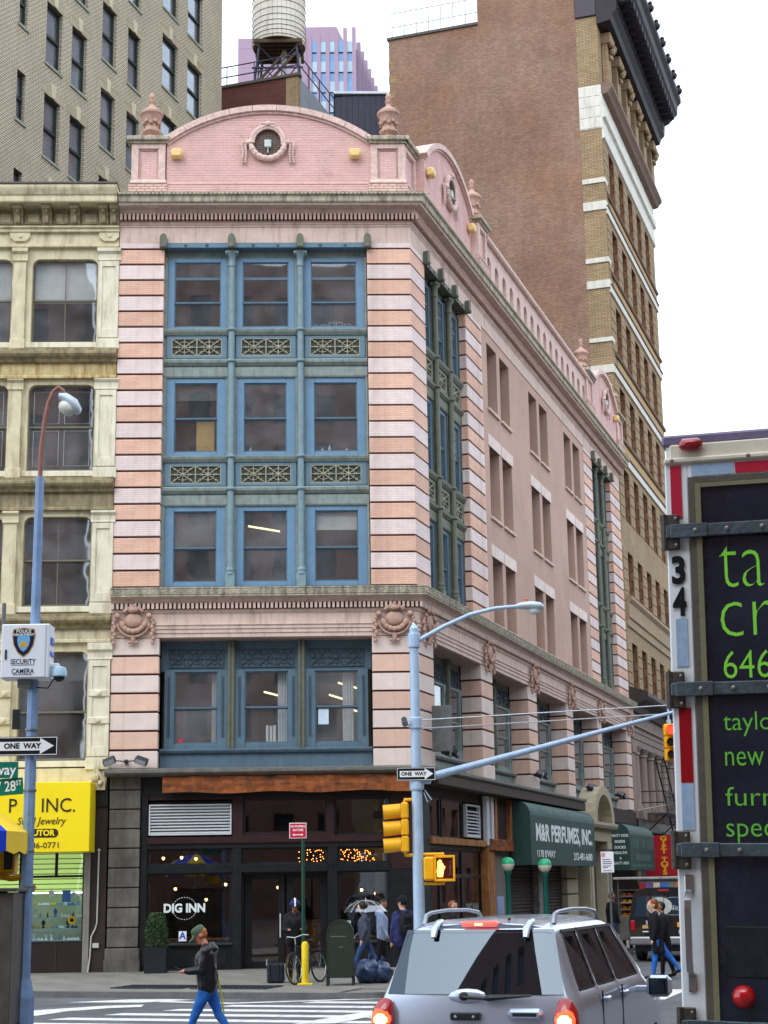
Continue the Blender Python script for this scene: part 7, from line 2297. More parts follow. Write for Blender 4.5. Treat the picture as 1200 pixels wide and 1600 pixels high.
for sx in (-1, 1):
    ob('roof_rail', MB().tube([(sx * .6, .55, 1.8), (sx * .6, .6, 1.88), (sx * .6, .75, 1.905), (sx * .6, 1.3, 1.92), (sx * .6, 2.0, 1.91), (sx * .6, 2.4, 1.88), (sx * .6, 2.55, 1.8)], [.026, .022, .018, .018, .018, .022, .026], 8), PM('grey_rail', C(165, 172, 182), .3, .5, bump=0), suv, smooth=60)
    for y in (1.3, 2.2): ob('door_handle', MB().box(sx * .9, sx * .935, y - .09, y + .09, 1.1, 1.14, .012), silver, suv)
    m_ = ob('wing_mirror', MB().box(sx * 1.0, sx * 1.25, 2.85, 2.98, 1.03, 1.24, .045).box(sx * .88, sx * 1.02, 2.9, 2.96, 1.08, 1.14, .01), silver, suv)
    ob('mirror_glass', MB().box(sx * 1.03, sx * 1.22, 2.843, 2.85, 1.055, 1.215), tint, m_)
    for y in (.95, 3.9):
        w = ob('wheel', MB().lathe([(.2, -.12), (.34, -.12), (.37, -.08), (.37, .08), (.34, .12), (.2, .12)], (sx * .78, y, .37), 24, 'x'), tyre, suv, smooth=40)
        ob('hub', MB().lathe([(.22, .0), (.22, .05), (.05, .07)] if sx > 0 else [(.05, -.07), (.22, -.05), (.22, .0)], (sx * (.86), y, .37), 16, 'x'), alu, w)
for y, zz in ((1.11, 1.2), (2.07, 1.2)):
    for sx in (-1, 1): ob('door_seam', MB().box(sx * .9, sx * .914, y - .004, y + .004, .55, 1.2), trim_b, suv)

# ---- box truck, back doors towards us
TO = Vector((1.0476, 5.9575, 0))
TM = frame(TO, NS, V) @ T(0, 0, 3.6) @ Matrix.Rotation(.0207, 4, 'Y') @ T(0, 0, -3.6)
tr = thing('box_truck', 'white box truck seen from behind with black doors, green lettering and dark strap hinges', 'truck', TM)
tw_ = PM('white_truck_paint', C(236, 242, 246), .45, var=.06, vs=6, streak=.3, dirt=C(150, 145, 130), bump=.05)
tw_c = PM('cream_truck_paint', C(224, 218, 200), .5, var=.08, vs=5, streak=.35, dirt=C(150, 140, 120), bump=.05)
strap = PM('grey_strap_steel', C(84, 96, 104), .45, .5, var=.2, vs=14, streak=.4, dirt=C(120, 130, 130), bump=.2, ss=(30, 30, 8))
hinge_m = PM('dark_hinge', C(78, 74, 70), .5, .5, var=.25, vs=20, streak=.4, dirt=C(120, 90, 66), bump=.2, ss=(20, 20, 9))
door_bk = PM('black_vinyl_door', C(34, 40, 56), .12, var=.3, vs=4, bump=.6, bs=7, spec=.7)
tape_r = PM('red_reflective', C(190, 40, 66), .35, var=.1, vs=30, bump=0)
tape_r2 = PM('deep_red_reflective', C(160, 10, 26), .35, var=.1, vs=30, bump=0)
tape_b = PM('pale_reflective', C(160, 186, 216), .35, var=.14, vs=30, streak=.3, dirt=C(190, 205, 225), bump=0, ss=(60, 60, 3))
gasket = PM('olive_gasket', C(128, 124, 96), .7, var=.1)
gasket_d = PM('brown_gasket', C(92, 86, 76), .7, var=.15, vs=10)
bolt_m = PM('bolt', C(150, 146, 138), .4, .6, bump=0)
WD = 2.36
ob('box_side', MB().box(0.005, .06, .02, 5.4, .95, 3.74), tw_, tr)
ob('box_side', MB().box(WD - .06, WD, .02, 5.4, .95, 3.74), tw_, tr)
ob('box_roof', MB().box(-.01, WD + .01, .01, 5.4, 3.74, 3.785, .01), PM('roof_edge', C(120, 110, 140), .5), tr)
ob('box_front', MB().box(0, WD, 5.36, 5.42, .95, 3.74), tw_, tr)
ob('box_floor', MB().box(0, WD, .02, 5.4, .9, .98), trim_b, tr)
ob('header', MB().box(.02, WD - .02, .0, .06, 3.66, 3.745, .006), tw_c, tr)
ob('header_cap', MB().box(0, WD, -.015, .03, 3.668, 3.69, .006), tw_c, tr)
for x in (0, WD - .085):
    ob('corner_post', MB().box(x, x + .088, 0, .08, .95, 3.67, .006), tw_, tr)
ob('door_header', MB().box(.085, WD - .085, .0, .05, 3.615, 3.662), tw_, tr)
for i, x in enumerate((.1, .26, .5, .75)): ob('header_tape', MB().box(x, x + (.155, .235, .24, .24)[i], -.003, 0, 3.618, 3.66), tape_b if i % 2 == 0 else tape_r, tr)
ob('door_frame', MB().box(.088, .112, -.012, .04, .98, 3.612).box(.112, WD - .11, -.011, .04, 3.59, 3.612), gasket_d, tr)
ob('door_gasket', MB().box(.112, .132, -.016, .03, .98, 3.588).box(.132, WD - .13, -.015, .03, 3.572, 3.588), gasket, tr)
for x0, x1 in ((.132, 1.17), (1.19, WD - .132)): ob('door', MB().box(x0, x1, -.004, .03, .98, 3.572), door_bk, tr)
ob('marker_lamp', MB().box(.058, .146, -.035, .0, 3.712, 3.76, .018), red_l, tr, smooth=60)
for x in (.03, .31, .6): ob('bolt', MB().ball((x, -.016, 3.68), .008, (1, .5, 1), 8, 5), bolt_m, tr)
ob('tape', MB().box(.022, .062, -.004, 0, 3.463, 3.662), tape_r, tr)
ob('tape', MB().box(.024, .066, -.004, 0, 2.912, 3.088), tape_b, tr)
ob('tape', MB().box(.024, .068, -.004, 0, 2.496, 2.762), tape_r2, tr)
ob('tape', MB().box(.024, .068, -.004, 0, 2.33, 2.494), tape_b, tr)
num = PM('black_numerals', C(16, 18, 26), .4, var=0, bump=0)
for ch, z in (('3', 3.267), ('4', 3.15)): text('numeral', ch, .155, num, tr, TM @ T(.041, -.006, z), bold=.006, ext=.001, fit=(.05, .107))
for z in (3.408, 2.827, 2.26, 1.66):
    h = ob('strap_hinge', MB().box(.002, 1.1, -.03, -.014, z - .024, z + .024, .004), strap, tr)
    ob('hinge_leaf', MB().box(.005, .05, -.022, -.004, z - .066, z + .066, .004), hinge_m, h)
    ob('hinge_barrel', MB().tube([(-.004, -.012, z - .066), (-.004, -.012, z + .066)], .014, 8), hinge_m, h)
    ob('strap_end', MB().box(.02, .155, -.036, -.03, z - .026, z + .026, .003), strap, h)
    for x in (.11, .225, .35, .5): ob('bolt', MB().ball((x, -.036, z), .0085, (1, .5, 1), 8, 5), bolt_m, h)
    for dz in (-.05, .05): ob('bolt', MB().ball((.038, -.023, z + dz), .006, (1, .5, 1), 8, 5), bolt_m, h)
lime_p = PM('lime_print', C(142, 232, 74), .45, var=.02, bump=0)
lime2 = PM('dull_lime_print', C(114, 206, 70), .45, var=.02, bump=0)
for tx, sz, x, z, m_, bd_ in (('ta', (.16, .152), .19, 3.27, lime_p, -.003), ('cr', (.185, .125), .186, 3.077, lime_p, -.003), ('646', (.168, .1), .19, 2.913, lime_p, -.001), ('taylo', (.17, .086), .181, 2.7, lime2, -.001), ('new', (.135, .05), .183, 2.578, lime2, -.001), ('furn', (.17, .066), .179, 2.446, lime2, -.001), ('spec', (.165, .068), .177, 2.318, lime2, -.001)):
    text('lettering', tx, .15, m_, tr, TM @ T(x + sz[0] / 2, -.0055, z), align='LEFT', bold=bd_, ext=.0005, fit=sz)
gh = MB()
gh.box(.024, .056, -.012, 0, 2.11, 2.175, .004)
gh.box(.024, .056, -.012, 0, 1.777, 1.84, .004)
gh.tube([(.04, -.01, 2.12), (.04, -.05, 2.085), (.04, -.055, 2.06), (.04, -.055, 1.88), (.04, -.045, 1.85), (.04, -.01, 1.83)], .016, 4, sq=(1, .5))
ob('grab_handle', gh, chr_, tr)
ob('round_lamp', MB().lathe([(.04, .0), (.04, -.01), (.034, -.028), (.018, -.04), (.004, -.043)], (.215, -.005, 1.765), 20, 'y'), PM('glossy_red_lens', C(196, 12, 24), .12, bump=0, coat=1), tr, smooth=60)
ob('scuff_panel', MB().box(.16, 1.0, -.008, -.004, 1.83, 2.0, .002), PM('scuffed_black', C(34, 38, 44), .4, var=.4, vs=12), tr)
ob('rear_bumper', MB().box(.02, WD - .02, -.3, .0, .55, .72, .02), strap, tr)
for x in (.12, .18): ob('tail_lamp', MB().box(x + (1.95 if x > .15 else 0), x + .12 + (1.95 if x > .15 else 0), -.02, 0, .8, .92, .01), red_l, tr)
ob('chassis', MB().box(.5, WD - .5, .0, 7.0, .55, .9), trim_b, tr)
for x in (.22, WD - .22):
    for y in (1.6, 6.2):
        w = ob('wheel', MB().lathe([(.25, -.2), (.44, -.2), (.47, -.15), (.47, .15), (.44, .2), (.25, .2)], (x, y, .47), 24, 'x'), tyre, tr, smooth=40)
        ob('hub', MB().lathe([(.26, -.05), (.26, .05)], (x, y, .47), 16, 'x'), alu, w)
cab = MB().add([(.12, 5.6, .6), (WD - .12, 5.6, .6), (WD - .12, 7.6, .6), (.12, 7.6, .6), (.15, 5.6, 2.6), (WD - .15, 5.6, 2.6), (WD - .2, 6.9, 2.55), (.2, 6.9, 2.55), (.14, 7.5, 1.6), (WD - .14, 7.5, 1.6)], [(0, 1, 5, 4), (0, 3, 2, 1), (4, 5, 6, 7), (7, 6, 9, 8), (8, 9, 2, 3), (0, 4, 7, 8, 3), (1, 2, 9, 6, 5)])
ob('cab', cab, tw_, tr)

# ---- black van in the side street
vb = pxY(984, 1500, 47.5)
vo = Vector((vb.x, 47.5, 0)) + NS * 1.02
VM = frame(vo, NS, V)
vn = thing('black_van', 'glossy black delivery van with a pale moon emblem on its back window', 'van', VM)
vbk = PM('black_van_paint', C(16, 18, 24), .2, bump=0, spec=.6, coat=.5)
pr_ = [(.84, .45), (.98, .6), (1.0, 1.1), (.97, 1.25), (.86, 1.8), (.78, 1.93), (.5, 2.0), (0, 2.02)]
f = MB()
ys = (0, .1, 2.5, 4.2, 4.9)
for y in ys:
    k = 1 if y < 4.5 else .92
    pts = [(x * k, z if y < 4.5 else .45 + (z - .45) * .5) for x, z in pr_] + [(-x * k, z if y < 4.5 else .45 + (z - .45) * .5) for x, z in pr_[-2::-1]]
    for x, z in pts: f.v.append((x, y + (.12 * max(0, (z - 1.2)) if y == 0 else 0), z))
m_ = len(pr_) * 2 - 1
for i in range(len(ys) - 1):
    for k in range(m_ - 1): f.f.append((i * m_ + k, i * m_ + k + 1, (i + 1) * m_ + k + 1, (i + 1) * m_ + k))
f.f += [tuple(range(m_)), tuple(range(4 * m_, 5 * m_))]
ob('body', f, vbk, vn, smooth=35)
vg = car_glass('van_glass', (.01, .014, .02, 1), .3)
rw = MB().add([(-.84, -.012 + .015, 1.22), (.84, .003, 1.22), (.72, .062, 1.78), (-.72, .062, 1.78)], [(0, 1, 2, 3)])
ob('rear_window', rw, vg, vn)
ob('emblem', MB().add([(-.12 + math.cos(R(a)) * .36, .018 + math.sin(R(a)) * .027 - .004, 1.5 + math.sin(R(a)) * .25) for a in range(0, 360, 20)], [tuple(range(18))]), PM('pale_moon', C(170, 176, 170), .5), vn)
f = MB()
f.tube([(.3 + math.cos(R(a)) * .5, .02 + math.sin(R(a)) * .024 - .0, 1.5 + math.sin(R(a)) * .24) for a in range(-120, 121, 12)], .006, 4)
ob('emblem_ring', f, PM('pale_moon', C(170, 176, 170), .5), vn)
vt_ = PM('van_letters', C(200, 205, 210), .4, var=0, bump=0)
Mv = lambda x, z, y=-.012: VM @ T(x, y, z)
text('lettering', 'Best', .2, vt_, vn, VM @ T(-.05, .025, 1.62), ext=.0005)
text('lettering', 'Nite', .2, vt_, vn, VM @ T(.32, .01, 1.45), ext=.0005)
text('lettering', '378', .15, vt_, vn, Mv(-.42, 1.05), bold=.004, ext=.0005)
text('lettering', 'P-2679', .12, vt_, vn, Mv(.55, .8), bold=.004, ext=.0005)
ob('high_brake_lamp', MB().box(-.15, .15, .06, .1, 1.9, 1.95, .008), PM('red_lens', C(170, 18, 30), .15), vn)
for sx in (-1, 1):
    ob('tail_lamp', MB().box(sx * .82, sx * .95, -.03, .02, .85, 1.12, .015), red_l, vn)
    for y in (1.0, 4.0):
        w = ob('wheel', MB().lathe([(.2, -.12), (.35, -.12), (.38, -.08), (.38, .08), (.35, .12), (.2, .12)], (sx * .85, y, .38), 20, 'x'), tyre, vn, smooth=40)
        ob('hub', MB().lathe([(.2, -.13), (.2, .13)], (sx * .85, y, .38), 14, 'x'), alu, w)
ob('licence_plate', MB().box(.35, .7, -.02, 0, .93, 1.06, .004), PM('amber_plate', C(226, 160, 50), .5), vn)
ob('sticker', MB().box(-.62, -.28, -.012, 0, .9, .99, .002), PM('tan_sticker', C(200, 160, 100), .6), vn)
ob('sticker', MB().box(-.62, -.3, -.012, 0, .8, .83, .002), sgn_w, vn)
ob('bumper', MB().box(-.98, .98, -.18, .05, .46, .68, .04), chr_, vn)
ob('seam', MB().box(-.004, .004, -.006, .01, .7, 1.9), trim_b, vn)
ob('underside', MB().box(-.85, .85, .1, 4.7, .28, .46), trim_b, vn)

# ---- food cart by the kerb
fcp = pxY(968, 1460, 52.5)
FM = frame(Vector((fcp.x, 52.5, PZ)), NS, V)
fc = thing('food_cart', 'stainless steel food cart with trays and colourful menu pictures', 'food cart', FM)
stl = PM('stainless', C(150, 146, 140), .3, .8, var=.15, vs=5, bump=.05)
ob('cabinet', MB().box(0, .7, 0, 1.6, .3, 1.0, .01), stl, fc)
for i in range(5): ob('shelf', MB().box(.02, .68, .02, .5, 1.0 + i * .2, 1.02 + i * .2), stl, fc)
for x in (0, .68): ob('upright', MB().box(x, x + .03, 0, .03, 1.0, 2.1), stl, fc)
ob('glazing', MB().box(.02, .66, .5, .52, 1.0, 2.0), PM('steamed_pane', C(120, 110, 100), .3), fc)
ob('canopy', MB().box(-.1, 2.4, -.2, 1.8, 2.13, 2.2, .01), PM('silver_canopy', C(190, 192, 190), .3, .5, var=.2, vs=6), fc)
pcs = [(150, 40, 50), (110, 90, 160), (220, 210, 190), (60, 110, 210), (90, 140, 140), (220, 110, 40)]
for i in range(7):
    c_ = pcs[i % 6]
    ob('menu_picture', MB().box(.7 + i * .22, .9 + i * .22, -.12, -.1, 1.7 + .06 * (i % 2), 2.02, .004), PM('menu_%d' % (i % 6), C(*c_), .5, var=.5, vs=18), fc)
ob('menu_board', MB().box(.7, 2.3, -.1, -.06, 1.6, 2.1), PM('menu_grey', C(120, 110, 110), .5), fc)
for x in (.1, .6):
    for y in (.2, 1.4): ob('wheel', MB().lathe([(.14, -.04), (.16, -.02), (.16, .02), (.14, .04)], (x, y, .16), 14, 'x'), tyre, fc)
for i, c_ in enumerate(((210, 140, 60), (190, 120, 50), (220, 170, 90), (160, 110, 70))):
    tag(ob('bread_tray', MB().box(.06, .62, .06, .4, .0, .02).ball((.18, .2, .06), .07, (1.1, 1.3, .7)).ball((.34, .2, .06), .07, (1.1, 1.3, .7)).ball((.5, .2, .06), .07, (1.1, 1.3, .7)), PM('bread_%d' % i, C(*c_), .7, var=.2, vs=9), None, FM @ T(0, 0, 1.025 + i * .2)), ('lowest', 'second', 'third', 'top')[i] + ' tray of golden rolls on the food cart shelves', 'tray', 'bread trays')
# ================================================================ people
import numpy as np


def capsule_mesh(mb, a, ra, b, rb, n=12):
    a, b = Vector(a), Vector(b)
    d = b - a
    L = d.length
    t = d.normalized() if L > 1e-6 else Vector((0, 0, 1))
    pts, rs = [], []
    for k in range(4):
        w = R(-90 + 30 * k + 1)
        pts.append(a + t * math.sin(w) * ra); rs.append(max(math.cos(w) * ra, .0005))
    pts.append(a); rs.append(ra)
    pts.append(b); rs.append(rb)
    for k in range(1, 5):
        w = R(22.4 * k)
        pts.append(b + t * math.sin(w) * rb); rs.append(max(math.cos(w) * rb, .0005))
    mb.tube(pts, rs, n)


def person(label, M, mats, caps, group=None, voxel=.016, smooth_it=6, noise=.006, extra=None):
    """one continuous body: tapered limbs fused into a single skin, coloured by the nearest limb"""
    mb = MB()
    for (a, ra, b, rb, k) in caps: capsule_mesh(mb, a, ra, b, rb)
    me = mb.mesh('tmp_body')
    o = bpy.data.objects.new('tmp_body', me)
    COL.objects.link(o)
    rm = o.modifiers.new('r', 'REMESH')
    rm.mode = 'VOXEL'
    rm.voxel_size = voxel
    sm_ = o.modifiers.new('s', 'SMOOTH')
    sm_.factor = .5
    sm_.iterations = smooth_it
    dg = bpy.context.evaluated_depsgraph_get()
    dg.update()
    m2 = bpy.data.meshes.new_from_object(o.evaluated_get(dg))
    bpy.data.objects.remove(o)
    bpy.data.meshes.remove(me)
    m2.name = 'person'
    nv = len(m2.vertices)
    co = np.empty(nv * 3)
    m2.vertices.foreach_get('co', co)
    co = co.reshape(-1, 3)
    no = np.empty(nv * 3)
    m2.vertices.foreach_get('normal', no)
    no = no.reshape(-1, 3)

    def sdf(P):
        best = np.full(len(P), 1e9)
        idx = np.zeros(len(P), int)
        for a, ra, b, rb, k in caps:
            a, b = np.array(a, float), np.array(b, float)
            d = b - a
            t = np.clip(((P - a) @ d) / max(d @ d, 1e-9), 0, 1)
            dist = np.linalg.norm(P - a - t[:, None] * d, axis=1) - (ra + (rb - ra) * t)
            w = dist < best
            best[w] = dist[w]
            idx[w] = k
        return idx
    vk = sdf(co)
    wr = np.zeros(len(co))
    rg_ = np.random.RandomState(len(co) % 97)
    for _ in range(9):
        kv = rg_.normal(size=3)
        kv *= rg_.uniform(14, 42) / np.linalg.norm(kv)
        wr += np.sin(co @ kv + rg_.uniform(0, 6.3) + 1.4 * np.sin(co @ (kv[[1, 2, 0]] * .6)))
    wr *= noise * .28
    cl = np.isin(vk, [i for i, m in enumerate(mats) if not m.name.startswith(('skin', 'eye', 'lip'))])
    co = co + no * (wr * cl)[:, None]
    m2.vertices.foreach_set('co', co.ravel())
    for m in mats: m2.materials.append(m)
    cen = np.empty(len(m2.polygons) * 3)
    m2.polygons.foreach_get('center', cen)
    m2.polygons.foreach_set('material_index', sdf(cen.reshape(-1, 3)).astype(np.int32))
    m2.shade_smooth()
    m2.update()
    p = ob('person', m2, None, None, M)
    tag(p, label, 'person', group)
    return p


def rot(v, ax, deg): return Matrix.Rotation(R(deg), 3, ax) @ Vector(v)


def figure(H=1.75, legs=((20, 5), (-18, 25)), arms=((0, 10), (0, 10)), lean=4, head_pitch=0, head_yaw=0, bulk=1.0, coat=None, hood=False, hair='short', fingers=False, twist=0, hands=None, jacket_hem=.86):
    """joints of a figure facing +Y; materials: 0 skin 1 top 2 trousers 3 shoes 4 hair 5 under layer 6 eye"""
    s = H / 1.75
    c = []
    V3 = lambda x, y, z: Vector((x * s, y * s, z * s))
    pel = V3(0, 0, .93)
    drop = 0
    for (th, kn) in legs: drop = max(drop, 0)
    lift = []
    for sx, (th, kn) in zip((-1, 1), legs):
        hip = pel + V3(sx * .085, 0, -.03)
        knee = hip + rot(V3(0, 0, -.42), 'X', th)
        ank = knee + rot(V3(0, 0, -.40), 'X', th - kn)
        lift.append(ank.z)
    dz = .085 * s - min(lift)
    for sx, (th, kn) in zip((-1, 1), legs):
        hip = pel + V3(sx * .085, 0, -.03)
        knee = hip + rot(V3(0, 0, -.42), 'X', th)
        ank = knee + rot(V3(0, 0, -.40), 'X', th - kn)
        up = Vector((0, 0, dz))
        fr_ = rot(V3(0, .15, -.045), 'X', max(min((th - kn) * .6, 20), -28))
        c.append((hip + up, .105 * s * bulk, knee + up, .068 * s, 2))
        c.append((knee + up, .07 * s, ank + up, .05 * s, 2))
        c.append((ank + up + V3(0, -.03, -.035), .043 * s, ank + up + fr_, .037 * s, 3))
        c.append((ank + up + V3(0, -.03, -.045), .035 * s, ank + up + fr_ + V3(0, .03, -.005), .03 * s, 3))
    pel = pel + Vector((0, 0, dz))
    B = lambda x, y, z: pel + rot(V3(x, y, z), 'X', -lean)
    b = bulk
    c.append((B(-.07, 0, .0), .115 * s * b, B(.07, 0, .0), .115 * s * b, 2))
    c.append((B(-.06, .0, -.04), .12 * s * b, B(.06, 0, -.04), .12 * s * b, 5))
    jz = jacket_hem - .93
    for x in (-.07, .07):
        c.append((B(x, .01, jz + .08), .13 * s * b, B(x * 1.25, .0, .38), .135 * s * b, 1))
    c.append((B(0, .02, .05), .14 * s * b, B(0, .02, .36), .14 * s * b, 1))
    c.append((B(-.15, -.01, .485), .075 * s * b, B(.15, -.01, .485), .075 * s * b, 1))
    c.append((B(-.06, -.02, .52), .075 * s, B(.06, -.02, .52), .075 * s, 1))
    if coat:
        for x in (-.1, -.04, .04, .1):
            for y in (-.05, .05): c.append((B(x * .8, y * .6, .05), .11 * s, B(x * 1.25, y * 1.4, coat - .93), .07 * s, 1))
    neck = B(0, -.01, .54)
    nt_ = neck + rot(V3(0, .015, .1), 'X', -lean - head_pitch * .4)
    c.append((neck, .056 * s, nt_, .052 * s, 0))
    hm = Matrix.Rotation(R(head_yaw), 3, 'Z') @ Matrix.Rotation(R(-lean - head_pitch), 3, 'X')
    Hd = lambda x, y, z: nt_ + hm @ V3(x, y, z)
    c.append((Hd(0, -.02, .1), .088 * s, Hd(0, -.005, .13), .088 * s, 0))      # skull
    c.append((Hd(0, .035, .05), .062 * s, Hd(0, .045, .12), .068 * s, 0))      # face
    c.append((Hd(-.015, .05, .0), .036 * s, Hd(.015, .05, .0), .036 * s, 0))   # chin
    c.append((Hd(0, .105, .085), .011 * s, Hd(0, .122, .058), .015 * s, 0))    # nose
    for x in (-.084, .084): c.append((Hd(x, -.005, .06), .014 * s, Hd(x * 1.05, -.015, .095), .018 * s, 0))
    for x in (-.03, .03): c.append((Hd(x, .103, .085), .01 * s, Hd(x * 1.15, .103, .085), .01 * s, 6))
    c.append((Hd(-.02, .088, .02), .009 * s, Hd(.02, .088, .02), .009 * s, 7))
    if hair == 'short':
        c.append((Hd(0, -.035, .13), .088 * s, Hd(0, .005, .16), .078 * s, 4))
        c.append((Hd(0, -.045, .08), .075 * s, Hd(0, -.045, .11), .085 * s, 4))
    elif hair == 'curly':
        for a in range(0, 360, 40): c.append((Hd(math.cos(R(a)) * .06, -.03 + math.sin(R(a)) * .06, .15), .05 * s, Hd(math.cos(R(a)) * .05, -.04 + math.sin(R(a)) * .05, .19), .035 * s, 4))
        c.append((Hd(0, -.06, .06), .085 * s, Hd(0, -.05, .14), .09 * s, 4))
    elif hair == 'beanie':
        c.append((Hd(0, -.025, .12), .1 * s, Hd(0, -.02, .16), .088 * s, 4))
        c.append((Hd(-.03, .03, .15), .07 * s, Hd(.03, .03, .15), .07 * s, 4))
    elif hair == 'hood':
        c.append((Hd(0, -.05, .08), .115 * s, Hd(0, -.03, .14), .11 * s, 4))
        c.append((Hd(0, -.05, -.03), .09 * s, Hd(0, -.05, .08), .11 * s, 4))
    if hood:
        for a in range(-60, 61, 30): c.append((B(.09 * math.sin(R(a)), -.06 - .05 * math.cos(R(a)), .56), .05 * s, B(.1 * math.sin(R(a)), -.08 - .05 * math.cos(R(a)), .5), .06 * s, 1))
    wr = []
    for k, (sx, (sh, el)) in enumerate(zip((-1, 1), arms)):
        so = B(sx * .175, -.005, .475)
        inw = sx * -1 * (hands or 0)
        ua = rot(V3(sx * .055, 0, -.28), 'X', sh)
        elb = so + ua
        fa = rot(V3(sx * .01 + inw * .09, 0, -.245), 'X', sh + el)
        wri = elb + fa
        c.append((so, .062 * s * b, elb, .052 * s * b, 1))
        c.append((elb, .05 * s * b, wri, .037 * s * b, 1))
        d = fa.normalized()
        side = Vector((1, 0, 0))
        palm = wri + d * .06 * s
        c.append((wri, .026 * s, palm, .032 * s, 0))
        nrm = d.cross(side).normalized()
        cur = nrm * (.4 if fingers else .2)
        if fingers:
            nrm2 = Vector((0, 0, 1))
            for fi, (off, ln) in enumerate(((-.028, .062), (-.01, .072), (.01, .068), (.028, .052))):
                r0 = palm + side * off * s + d * .02 * s
                m1 = r0 + (d + cur * .3).normalized() * ln * .55 * s
                m2 = m1 + (d * .5 + cur * 1.6 + side * (-sx) * .5).normalized() * ln * .5 * s
                c.append((r0, .0105 * s, m1, .0095 * s, 0))
                c.append((m1, .0095 * s, m2, .008 * s, 0))
            tb = wri + d * .03 * s + side * (-sx) * .03 * s
            t1 = tb + (d * .8 + side * (-sx) * .5 + nrm2 * .5).normalized() * .04 * s
            c.append((tb, .014 * s, t1, .011 * s, 0))
            c.append((t1, .011 * s, t1 + (d + nrm2 * .2).normalized() * .03 * s, .009 * s, 0))
        else:
            for off, ln in ((-.026, .06), (-.009, .07), (.009, .066), (.026, .05)):
                c.append((palm + side * off * s, .012 * s, palm + side * off * s + (d + cur).normalized() * ln * s, .009 * s, 0))
            c.append((palm - d * .03 * s + side * -sx * .02, .013 * s, palm + side * -sx * .045 * s + d * .015, .01 * s, 0))
        wr.append((wri, palm, d))
    return c, wr, Hd, B


skinA = PM('skin_ruddy', C(206, 140, 116), .55, var=.12, vs=14, bump=.05)
skinB = PM('skin_fair', C(224, 172, 148), .55, var=.08, vs=14, bump=.05)
skinC = PM('skin_brown', C(160, 110, 84), .55, var=.08, vs=14, bump=.05)
eye_m = PM('eye_dark', C(30, 22, 20), .3, bump=0)
lip_p = PM('lip', C(160, 84, 76), .5, bump=0)
shoe_b = PM('shoe_black', C(20, 20, 22), .5, bump=.05)
shoe_w = PM('shoe_grey', C(150, 150, 155), .6, bump=.05)
jean = PM('bright_blue_jeans', C(38, 106, 196), .8, var=.25, vs=7, streak=.35, dirt=C(110, 160, 220), bump=.3, bs=220, ss=(6, 6, 2))
jean_d = PM('dark_blue_jeans', C(44, 66, 106), .8, var=.25, vs=7, bump=.3, bs=220)
leather = PM('black_leather', C(14, 16, 24), .33, var=.25, vs=8, bump=.3, bs=30, spec=.5)
navy_j = PM('navy_jacket', C(34, 42, 92), .7, var=.15, vs=8, bump=.15)
grey_j = PM('slate_puffer', C(62, 68, 84), .55, var=.2, vs=9, bump=.3, bs=26)
hoodie = PM('pale_blue_hoodie', C(150, 166, 196), .8, var=.12, vs=9, bump=.2)
coat_b = PM('black_wool', C(16, 17, 24), .85, var=.2, vs=12, bump=.2)
blk_c = PM('black_cloth', C(13, 14, 20), .8, var=.2, vs=8, bump=.2)
grey_s = PM('grey_shirt', C(104, 112, 128), .8, var=.1, bump=.1)
h_red = PM('hair_auburn', C(132, 76, 44), .6, var=.3, vs=30, bump=.3, bs=90)
h_blk = PM('hair_black', C(24, 20, 20), .5, var=.2, vs=30, bump=.2, bs=90)
h_gin = PM('hair_ginger', C(190, 116, 62), .6, var=.2, vs=30, bump=.2, bs=90)
knit = PM('black_knit', C(18, 20, 32), .9, var=.15, vs=30, bump=.3, bs=120)


def look(yaw, x, y, z): return T(x, y, z) @ Matrix.Rotation(R(yaw), 4, 'Z')


# ---- man with the phone crossing the road
MH = 1.66
mpos = pxY(322, 1655, 24.5)
MM = look(90, mpos.x + .02, 24.5, .0)
cp, wr, Hd, Bf = figure(MH, ((24, 4), (-20, 12)), ((6, 82), (8, 80)), 5, 30, 0, 1.17, None, True, 'short', True, 0, 1.0, .83)
man = person('man in a green cap, black jacket and blue jeans looking at his phone', MM, [skinA, leather, jean, shoe_b, h_gin, grey_s, eye_m, lip_p], cp, None, .0085, 8, .007)
cpm = PM('green_cap_cloth', C(82, 104, 82), .8, var=.12, vs=20, bump=.2, bs=90)
f = MB()
hc = Hd(0, -.015, .125)
up = (Hd(0, 0, 1) - Hd(0, 0, 0)).normalized()
fw = (Hd(0, 1, 0) - Hd(0, 0, 0)).normalized()
sd_ = up.cross(fw).normalized()
ringp = lambda r, h, sq=1.08: [hc + sd_ * math.cos(R(a)) * r + fw * math.sin(R(a)) * r * sq + up * h for a in range(0, 360, 24)]
rs = [(.1, .0), (.103, .03), (.1, .065), (.085, .09), (.05, .105), (.005, .108)]
for r, h in rs: f.v += [tuple(p) for p in ringp(r * MH / 1.75, h)]
for i in range(len(rs) - 1):
    for k in range(15): f.f.append((i * 15 + k, i * 15 + (k + 1) % 15, (i + 1) * 15 + (k + 1) % 15, (i + 1) * 15 + k))
ob('cap', f, cpm, man, smooth=60)
f = MB()
for h in (0, .008):
    f.v += [tuple(hc + sd_ * math.cos(R(a)) * .095 + fw * math.sin(R(a)) * .1 + up * (.01 + h)) for a in range(20, 161, 20)]
    f.v += [tuple(hc + sd_ * math.cos(R(a)) * .085 + fw * (.06 + math.sin(R(a)) * .14) + up * (-.02 + h - .012 * abs(math.cos(R(a))))) for a in range(20, 161, 20)]
n8 = 8
for i in range(7):
    f.f += [(i, i + 1, 8 + i + 1, 8 + i), (16 + i, 24 + i, 24 + i + 1, 16 + i + 1), (8 + i, 8 + i + 1, 24 + i + 1, 24 + i), (i, 16 + i, 17 + i, i + 1)]
f.f += [(0, 8, 24, 16), (7, 23, 31, 15)]
ob('cap_peak', f, cpm, man, smooth=40)
